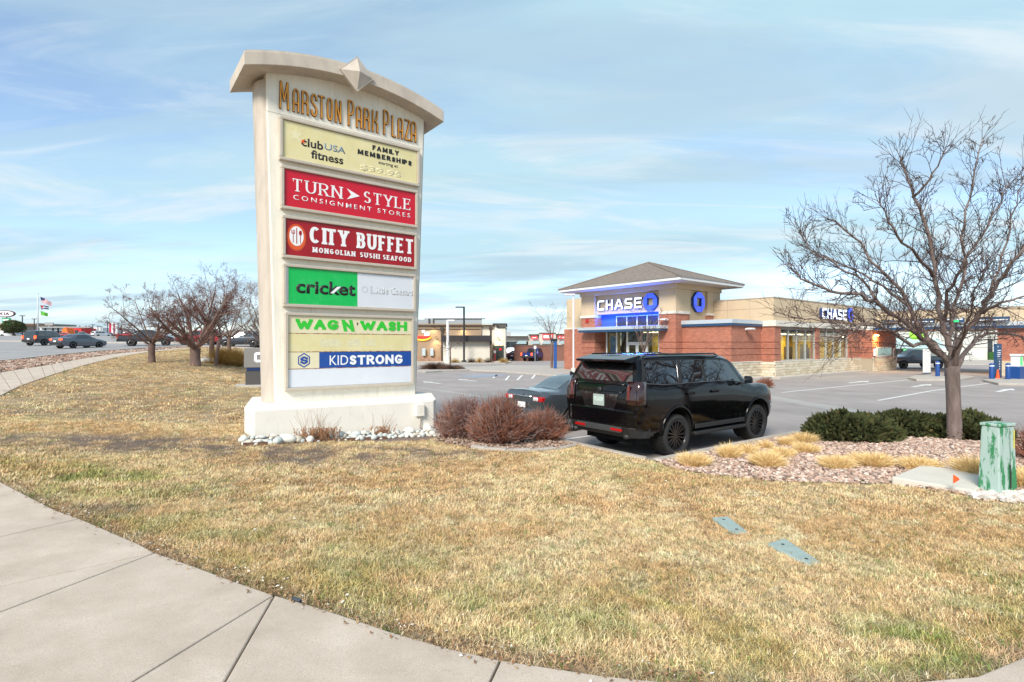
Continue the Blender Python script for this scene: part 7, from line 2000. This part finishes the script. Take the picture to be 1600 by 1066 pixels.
t = thing('dealer_pylon', 'tall red and white dealer pylon across the road', 'sign', (0, 0, 0)); fbox(t, 'red_face', 170.5, 173.8, 530, 505.5, 185, .6, M('pylon_red', (.50, .01, .04), .5)); fbox(t, 'white_face', 173.9, 177, 530, 504.5, 185, .6, m_fwhite); fbox(t, 'maroon_edge', 177.1, 179, 530, 505.5, 185, .6, M('pylon_maroon', (.28, .01, .06), .5)); fbox(t, 'white_side', 179.1, 183.5, 530, 505, 185.1, .8, m_fwhite); fbox(t, 'base', 170, 184, 533, 530.1, 184.8, 1, m_fgrey)
# oval dealer sign on a pole with a green board under it
x, z = L(9.5, 490.5, 160)
t = thing('dealer_sign', 'white oval dealer sign with dark rim above a green board', 'sign', (x, 160, h(x, 160)))
zo = z - h(x, 160)
mb = MB(); mb.prism([(2.95 * math.cos(a), zo + 1.02 * math.sin(a)) for a in np.linspace(0, 2 * math.pi, 33)[:-1]], 0, .5, TFat(0)); ov = mb.build('oval_rim', M('sign_maroon', (.10, .02, .03), .4), t)
mb = MB(); mb.prism([(2.7 * math.cos(a), zo + .80 * math.sin(a)) for a in np.linspace(0, 2 * math.pi, 33)[:-1]], .503, .56, TFat(0)); mb.build('oval_face', m_whitep, ov)
stroke_text('KIA', GL, -1.5, zo - .42, 3.0, .84, .26, .2, .06, TFat(-.56), 'lettering', MATS['sign_maroon'], t, gap=.3)
mb = MB(); mb.box(-1.15, 1.15, -.1, .3, zo - 3.4, zo - 1.2); gb = mb.build('green_board', M('board_green', (.02, .42, .14), .5), t)
mb = MB(); mb.box(-.9, .9, -.13, -.105, zo - 2.1, zo - 1.6); mb.box(-.9, .5, -.13, -.105, zo - 3.0, zo - 2.5); mb.build('board_stripe', m_whitep, gb)
mb = MB(); mb.tube([(0, .2, 0), (0, .2, zo)], .16, 8); mb.build('pole', m_fgrey, t)
# flagpole with three flags
x, zt = L(59, 459.5, 165); x, zb = L(59, 526, 165)
fp = thing('flagpole', 'tall white flagpole across the road', 'flagpole', (x, 165, h(x, 165)))
mb = MB(); mb.tube([(0, 0, 0), (0, 0, zt - h(x, 165))], [.22, .12], 10); mb.ball((0, 0, zt - h(x, 165) + .1), .2); mb.build('pole', m_fwhite, fp, smooth=True)
def flag(px0, px1, py0, py1, droop, colors, label, canton=None):
    x0, z1 = L(px0, py0, 164.8); x1, z0 = L(px1, py1, 164.8); W_, H_ = x1 - x0, z1 - z0
    t = thing('flag', label, 'flag', (x0, 164.8, z1), 0, 'flags on the tall flagpole')
    nx = 12; k = len(colors)
    def pt(u, v): return (W_ * u, .35 * math.sin(u * 7 + v), -H_ * v * (1 - .25 * u) - droop * u ** 1.3 - .10 * math.sin(u * 9))
    for j in range(k):
        mb = MB(); vs = []
        for i in range(nx + 1): vs += [pt(i / nx, j / k), pt(i / nx, (j + 1) / k)]
        mb.add(vs, [(2 * i, 2 * i + 1, 2 * i + 3, 2 * i + 2) for i in range(nx)]); mb.build('stripe', colors[j], t)
    if canton:
        mb = MB(); vs = []
        for i in range(6): 
            for v in (0, .54): p_ = pt(i / nx, v); vs.append((p_[0], p_[1] - .06, p_[2]))
        mb.add(vs, [(2 * i, 2 * i + 1, 2 * i + 3, 2 * i + 2) for i in range(5)]); mb.build('canton', canton, t)
m_fr, m_fw, m_fn = M('flag_red', (.45, .03, .05), .8), M('flag_white', (.7, .7, .72), .8), M('flag_navy', (.03, .04, .13), .8)
flag(63.3, 79.5, 464, 472.5, 1.55, [m_fr, m_fw] * 6 + [m_fr], 'striped american flag at the top of the flagpole', m_fn)
flag(63.3, 75, 477, 483.5, .25, [m_fn, m_fw, m_fn], 'blue and white striped state flag in the middle of the flagpole', m_fr)
flag(63.3, 73.5, 486, 493, .55, [M('flag_green', (.12, .45, .04), .8)] * 2, 'green flag lowest on the flagpole')
# street lamps, poles, green tree
for i, (px, top, bot, Y, lab) in enumerate(((35, 494, 528, 150, 'left of the flagpole'), (53.5, 499, 528, 170, 'just left of the flagpole'), (145, 508, 528, 190, 'right of the red storefront'), (153, 510, 528, 190, 'second right of the red storefront'), (158, 511, 528, 200, 'third right of the red storefront'), (190, 508, 528, 190, 'right of the red and white pylon'), (168, 504, 528, 200, 'left of the red and white pylon'), (200, 512, 528, 190, 'seen through the twigs of the leftmost tree'))):
    x, zt = L(px, top, Y); z0_ = h(x, Y)
    t = thing('street_pole', 'thin dark pole across the road ' + lab, 'light pole', (x, Y, z0_), 0, 'poles across the road')
    mb = MB(); mb.tube([(0, 0, 0), (0, 0, zt - z0_)], .13, 6); mb.build('pole', m_lp, t); mb = MB(); mb.box(-.7, .7, -.15, .15, zt - z0_, zt - z0_ + .18); mb.build('lamp_head', m_lp, t)
x, zt = L(21, 505, 150); z0_ = h(x, 150)
t = thing('round_evergreen', 'round dark green tree on the dealer lot across the road', 'tree', (x, 150, z0_))
r_ = np.random.default_rng(3); n = 5000
v = r_.normal(0, 1, (n, 3)); v /= np.linalg.norm(v, axis=1)[:, None]; v *= (r_.uniform(.55, 1, n) ** .5)[:, None]
v *= (.78 + .4 * fbm(v[:, 0] * 2 + 3, v[:, 1] * 2 + v[:, 2] * 2, 2))[:, None]
cpos = v * np.array((3.0, 2.6, 1.9)) + np.array((0, 0, 3.0 + .0))
s1 = r_.normal(0, .16, (n, 3)); s2 = r_.normal(0, .16, (n, 3))
V = np.stack([cpos, cpos + s1, cpos + s2], 1).reshape(-1, 3); me = bpy.data.meshes.new('crown'); me.from_pydata(V.tolist(), [], [(3 * i, 3 * i + 1, 3 * i + 2) for i in range(n)]); put('crown', me, M('far_foliage', (.055, .07, .018), .9), t)
mb = MB(); mb.tube([(0, 0, 0), (0, 0, 2.2)], [.3, .2], 8); mb.build('trunk', m_barkr, t)
# distant low roofs and tree haze line to close the horizon on the left
far = [(186, 215, 516, 235, m_fwhite), (216, 262, 520, 240, m_ftan), (262, 330, 522, 245, m_fgrey), (330, 420, 521, 250, m_ftan)]
labs = ['pale low building behind the leftmost bare tree', 'tan low building between the left bare trees', 'grey low building behind the broad bare tree', 'tan low building behind the lawn left of the plaza sign']
for (a, b, tp, Y, mt), lab in zip(far, labs):
    t = thing('distant_building', lab, 'building', (0, 0, 0)); fbox(t, 'wall', a, b, 533, tp, Y, 12, mt); fbox(t, 'parapet', a - .5, b + .5, tp + .8, tp - .6, Y - .3, 12.6, m_fgrey)
    for q_ in range(int(a) + 4, int(b) - 4, 9): fbox(t, 'window', q_, q_ + 4, 530, 526.5, Y - .2, .15, m_glassd)
# litter of far bushes along the ridge
r_ = np.random.default_rng(12)
def treemass(name, x0, x1, y, z0_, hh_, n, mat, dep=6):
    xx = r_.uniform(x0, x1, n); top = hh_ * (.45 + .9 * fbm(xx * .05, xx * 0 + y, 1)); zz_ = z0_ + r_.uniform(0, 1, n) ** .8 * top
    P = np.stack([xx, y + r_.uniform(0, dep, n), zz_], 1); s1 = r_.normal(0, .35, (n, 3)); s2 = r_.normal(0, .35, (n, 3))
    V = np.stack([P, P + s1, P + s2], 1).reshape(-1, 3); me = bpy.data.meshes.new(name); me.from_pydata(V.tolist(), [], [(3 * i, 3 * i + 1, 3 * i + 2) for i in range(n)])
    o = put(name, me, mat, kind='stuff'); return tag(o, 'low far-off line of bare trees along the horizon' + (' across the road' if x1 < 0 else ' beyond the shops'), 'tree line')
treemass('distant_trees', -420, -100, 265, 3.0, 5.5, 26000, m_fart)
treemass('distant_trees', -95, 420, 330, 0, 8, 26000, m_fart)
# ------------------------------------------------------------------ scattered ground cover (instanced blades, pebbles)
def unlinked(objs, name):
    c = bpy.data.collections.new(name)
    for o in objs: c.objects.link(o)
    return c
def scatter(name, P, rot, scl, idx, colr, coll, label, cat):
    me = bpy.data.meshes.new(name); me.from_pydata(P.tolist(), [], [])
    def at(n, t, d, key='value'):
        a = me.attributes.new(n, t, 'POINT'); a.data.foreach_set(key, np.asarray(d, dtype=np.float32 if t != 'INT' else np.int32).ravel())
    at('rot', 'FLOAT_VECTOR', rot, 'vector'); at('scl', 'FLOAT', scl); at('idx', 'INT', idx)
    at('gcol', 'FLOAT_COLOR', np.concatenate([colr, np.ones((len(colr), 1))], 1), 'color')
    o = bpy.data.objects.new(name, me); COL.objects.link(o); o['kind'] = 'stuff'; tag(o, label, cat)
    ng = bpy.data.node_groups.new(name, 'GeometryNodeTree')
    ng.interface.new_socket('Geometry', in_out='INPUT', socket_type='NodeSocketGeometry'); ng.interface.new_socket('Geometry', in_out='OUTPUT', socket_type='NodeSocketGeometry')
    N, Lk = ng.nodes, ng.links
    gi, go = N.new('NodeGroupInput'), N.new('NodeGroupOutput')
    mp = N.new('GeometryNodeMeshToPoints')
    ip = N.new('GeometryNodeInstanceOnPoints'); ci = N.new('GeometryNodeCollectionInfo')
    ci.inputs['Collection'].default_value = coll; ci.inputs['Separate Children'].default_value = True; ci.inputs['Reset Children'].default_value = True
    def na(n, t): a = N.new('GeometryNodeInputNamedAttribute'); a.data_type = t; a.inputs['Name'].default_value = n; return a.outputs[0]
    Lk.new(gi.outputs[0], ip.inputs['Points'])
    Lk.new(ci.outputs[0], ip.inputs['Instance']); ip.inputs['Pick Instance'].default_value = True
    Lk.new(na('idx', 'INT'), ip.inputs['Instance Index']); Lk.new(na('scl', 'FLOAT'), ip.inputs['Scale'])
    e2r = N.new('FunctionNodeEulerToRotation'); Lk.new(na('rot', 'FLOAT_VECTOR'), e2r.inputs[0]); Lk.new(e2r.outputs[0], ip.inputs['Rotation'])
    Lk.new(ip.outputs[0], go.inputs[0]); N.remove(mp)
    md = o.modifiers.new('scatter', 'NODES'); md.node_group = ng
    return o
m_blade = M('grass_blade', (.5, .4, .2), .9, attr=('gcol', 'INSTANCER'), spec=.2)
def clump(nb, rad, hmin, hmax, lean, w, seed):
    r_ = np.random.default_rng(seed); V, F = [], []
    for k in range(nb):
        a = r_.uniform(0, 6.28); q = rad * math.sqrt(r_.uniform()); b = np.array((q * math.cos(a), q * math.sin(a), -.006))
        ln = r_.uniform(*lean); az = r_.uniform(0, 6.28); L = r_.uniform(hmin, hmax)
        d = np.array((math.cos(az) * math.sin(ln), math.sin(az) * math.sin(ln), math.cos(ln)))
        s_ = np.array((-math.sin(az), math.cos(az), 0)) * w * r_.uniform(.7, 1.3)
        m_ = b + d * L * .55; d2 = d + np.array((math.cos(az), math.sin(az), -.5)) * r_.uniform(.1, .8); e = m_ + d2 / np.linalg.norm(d2) * L * .5
        i = len(V); V += [b - s_, b + s_, m_ + s_ * .8, m_ - s_ * .8, e]; F += [(i, i + 1, i + 2, i + 3), (i + 3, i + 2, i + 4)]
    me = bpy.data.meshes.new('blade_clump'); me.from_pydata([tuple(map(float, v)) for v in V], [], F); me.materials.append(m_blade)
    return bpy.data.objects.new('blade_clump', me)
near = unlinked([clump(20, .040, .020, .050, (.3, 1.4), .0013, s) for s in range(6)], 'near_clumps')
mid = unlinked([clump(22, .075, .024, .054, (.3, 1.35), .0021, 20 + s) for s in range(5)], 'mid_clumps')
far_ = unlinked([clump(22, .20, .035, .075, (.2, 1.2), .006, 40 + s) for s in range(4)], 'far_clumps')
def lawn_points(n, y0, y1, kmax, kmin=-1.06):
    r_ = rng; u = r_.uniform(0, 1, n); Y = np.sqrt(y0 ** 2 + u * (y1 ** 2 - y0 ** 2)); k = r_.uniform(kmin, kmax, n); X = k * Y
    bad = inpoly(X, Y, LOT) | inpoly(X, Y, near_walk_poly) | inpoly(X, Y, far_walk_poly) | inpoly(X, Y, gravel_poly) | inpoly(X, Y, bed_poly) | inpoly(X, Y, rock_poly) | inpoly(X, Y, pad_poly)
    bad |= inpoly(X, Y, [(-5.2, 10.7), (-1.86, 12.6), (-1.5, 13.1), (-1.75, 14.6), (-2.9, 15.6), (-6.6, 13.6), (-6.15, 12.5), (-5.75, 11.4)])
    nroad = np.array([np.interp(y, [p[1] for p in FAR_R], [p[0] for p in FAR_R]) for y in Y])
    bad |= (Y > 15) & (X < nroad)
    bad |= segdist(X, Y, LOTLINE, False) < .20
    for P in (((1113, 814), (1137, 812.5), (1169, 834), (1146, 837)), ((1199, 855), (1226, 848), (1283, 882), (1262, 887))): bad |= inpoly(X, Y, [tuple(G(*q)) for q in P])
    X, Y = X[~bad], Y[~bad]
    c, so = grass_color(X, Y)
    keep_ = rng.uniform(0, 1, len(X)) > so * .86
    X, Y, c = X[keep_], Y[keep_], c[keep_]
    return X, Y, c
def lawn(name, n, y0, y1, kmax, coll, ncl, s0, label, hsc=1.0):
    X, Y, c = lawn_points(n, y0, y1, kmax)
    m_ = len(X); Z = ground_z(X, Y)
    hue_ = rng.normal(0, 1, m_)[:, None]
    c = c * (1 + .30 * rng.normal(0, 1, m_)[:, None]) * np.array((1, 1, 1)) + hue_ * np.array((.015, 0, -.01))
    pick = rng.uniform(0, 1, m_)
    c = np.where((pick < .06)[:, None], np.array((.15, .22, .05)) * rng.uniform(.7, 1.4, m_)[:, None], c)
    c = np.where((pick > .90)[:, None], np.array((.26, .15, .07)) * rng.uniform(.8, 1.4, m_)[:, None], c)
    c = np.where(((pick > .80) & (pick < .86))[:, None], np.array((.80, .68, .46)), c)
    tall = fbm(X * 1.1, Y * 1.1, 6)
    de = segdist(X, Y, EDGE, False)
    s_ = s0 * rng.uniform(.7, 1.25, m_) * (.75 + .6 * tall) * np.clip(1.35 - .35 * np.clip(de / 1.2, 0, 1), 1, 1.4)
    rot = np.stack([rng.normal(0, .16, m_), rng.normal(0, .16, m_), rng.uniform(0, 6.28, m_)], 1)
    scatter(name, np.stack([X, Y, Z], 1), rot, s_, rng.integers(0, ncl, m_), np.clip(c, .01, .95), coll, label, 'grass')
    print(name, m_)
lawn('grass', 52000, 2.3, 6.2, 1.06, near, 6, 1.0, 'dry straw and green lawn nearest the pavement')
lawn('grass', 54000, 6.2, 12.5, 1.06, mid, 5, 1.0, 'dry tan lawn in front of the plaza sign and gravel bed')
lawn('grass', 42000, 12.5, 62, -.20, far_, 4, .85, 'dry golden lawn running back to the bare trees')
# pebbles
m_peb = M('pebble', (.5, .4, .35), .85, attr=('gcol', 'INSTANCER'), var=.15, vscale=20)
pebs = []
for k in range(6):
    bm = bmesh.new(); bmesh.ops.create_icosphere(bm, subdivisions=1, radius=.5)
    for v in bm.verts: v.co *= rng.uniform(.75, 1.2); v.co.z *= .55
    me = bpy.data.meshes.new('pebble'); bm.to_mesh(me); bm.free(); me.materials.append(m_peb); pebs.append(bpy.data.objects.new('pebble', me))
pcol = unlinked(pebs, 'pebbles')
def pebbles(name, poly, n, s0, s1, pal, label):
    P = np.array(poly); lo, hi = P.min(0), P.max(0)
    X = rng.uniform(lo[0], hi[0], n); Y = rng.uniform(lo[1], hi[1], n); k = inpoly(X, Y, poly) & ~inpoly(X, Y, pad_poly) & ~inpoly(X, Y, LOT)
    X, Y = X[k], Y[k]; m_ = len(X); s_ = rng.uniform(s0, s1, m_)
    Z = ground_z(X, Y) + s_ * .18 + rng.uniform(0, .02, m_)
    pal = np.array(pal); c = pal[rng.integers(0, len(pal), m_)] * rng.uniform(.75, 1.2, m_)[:, None]
    rot = np.stack([rng.uniform(-.5, .5, m_), rng.uniform(-.5, .5, m_), rng.uniform(0, 6.28, m_)], 1)
    scatter(name, np.stack([X, Y, Z], 1), rot, s_, rng.integers(0, 6, m_), np.clip(c, .02, .9), pcol, label, 'gravel'); print(name, m_)
pink = [(.50, .33, .26), (.58, .43, .35), (.42, .27, .21), (.66, .55, .47), (.34, .24, .19), (.54, .38, .29), (.24, .17, .14)]
pebbles('gravel', gravel_poly, 85000, .028, .072, pink, 'pink and buff landscaping gravel round the honeylocust')
pebbles('gravel', GP([(1512, 772), (1640, 772), (1640, 790), (1520, 782)]), 900, .05, .10, [(.62, .58, .54), (.55, .46, .40), (.7, .66, .6)], 'pale stones round the foot of the green pedestal')
pebbles('gravel', bed_poly, 5000, .03, .07, [(.34, .22, .16), (.45, .34, .27), (.22, .14, .10)], 'brown chips and litter under the barberry bushes')
dirt_poly = [tuple(p) for p in FAR_L[1:]] + [tuple(p) for p in ROAD_E[::-1]][:-1]
pebbles('gravel', dirt_poly, 16000, .08, .22, [(.36, .22, .16), (.45, .30, .22), (.26, .16, .12), (.5, .40, .33)], 'reddish brown dirt and gravel strip between road and pavement')
# dead leaves and crumbs on the lawn and pavement edge
m_leaf = M('dead_leaf', (.3, .2, .1), .9, attr=('gcol', 'INSTANCER'))
leafs = []
for k in range(3):
    me = bpy.data.meshes.new('leaf'); me.from_pydata([(-.5, 0, 0), (0, -.28, .08), (.5, 0, .02), (0, .28, .12)], [], [(0, 1, 2), (0, 2, 3)]); me.materials.append(m_leaf); leafs.append(bpy.data.objects.new('leaf', me))
lc = unlinked(leafs, 'leaves')
n = 1500
ei = rng.integers(3, 17, n); tt = rng.uniform(0, 1, n); E_ = np.array(EDGE)
base_ = E_[ei] * (1 - tt)[:, None] + E_[ei + 1] * tt[:, None] + rng.normal(0, .07, (n, 2)) + np.array((.04, .06))
X, Y = base_[:, 0], base_[:, 1]
n2 = 1100; Y2 = np.sqrt(rng.uniform(9, 120, n2)); X2 = rng.uniform(-1, 1, n2) * Y2
ok = ~(inpoly(X2, Y2, LOT) | inpoly(X2, Y2, near_walk_poly) | inpoly(X2, Y2, pad_poly) | inpoly(X2, Y2, rock_poly)); X = np.concatenate([X, X2[ok]]); Y = np.concatenate([Y, Y2[ok]])
Z = H(X, Y) + .034; m_ = len(X)
pal = np.array([(.24, .12, .06), (.42, .28, .14), (.30, .17, .09), (.70, .66, .60), (.12, .08, .05)])
scatter('leaf_litter', np.stack([X, Y, Z], 1), np.stack([rng.uniform(-.6, .6, m_), rng.uniform(-.6, .6, m_), rng.uniform(0, 6.28, m_)], 1), rng.uniform(.012, .035, m_), rng.integers(0, 3, m_), pal[rng.choice(5, m_, p=[.3, .25, .25, .08, .12])], lc, 'scattered dead leaves and crumbs along the pavement edge and lawn', 'leaf litter')
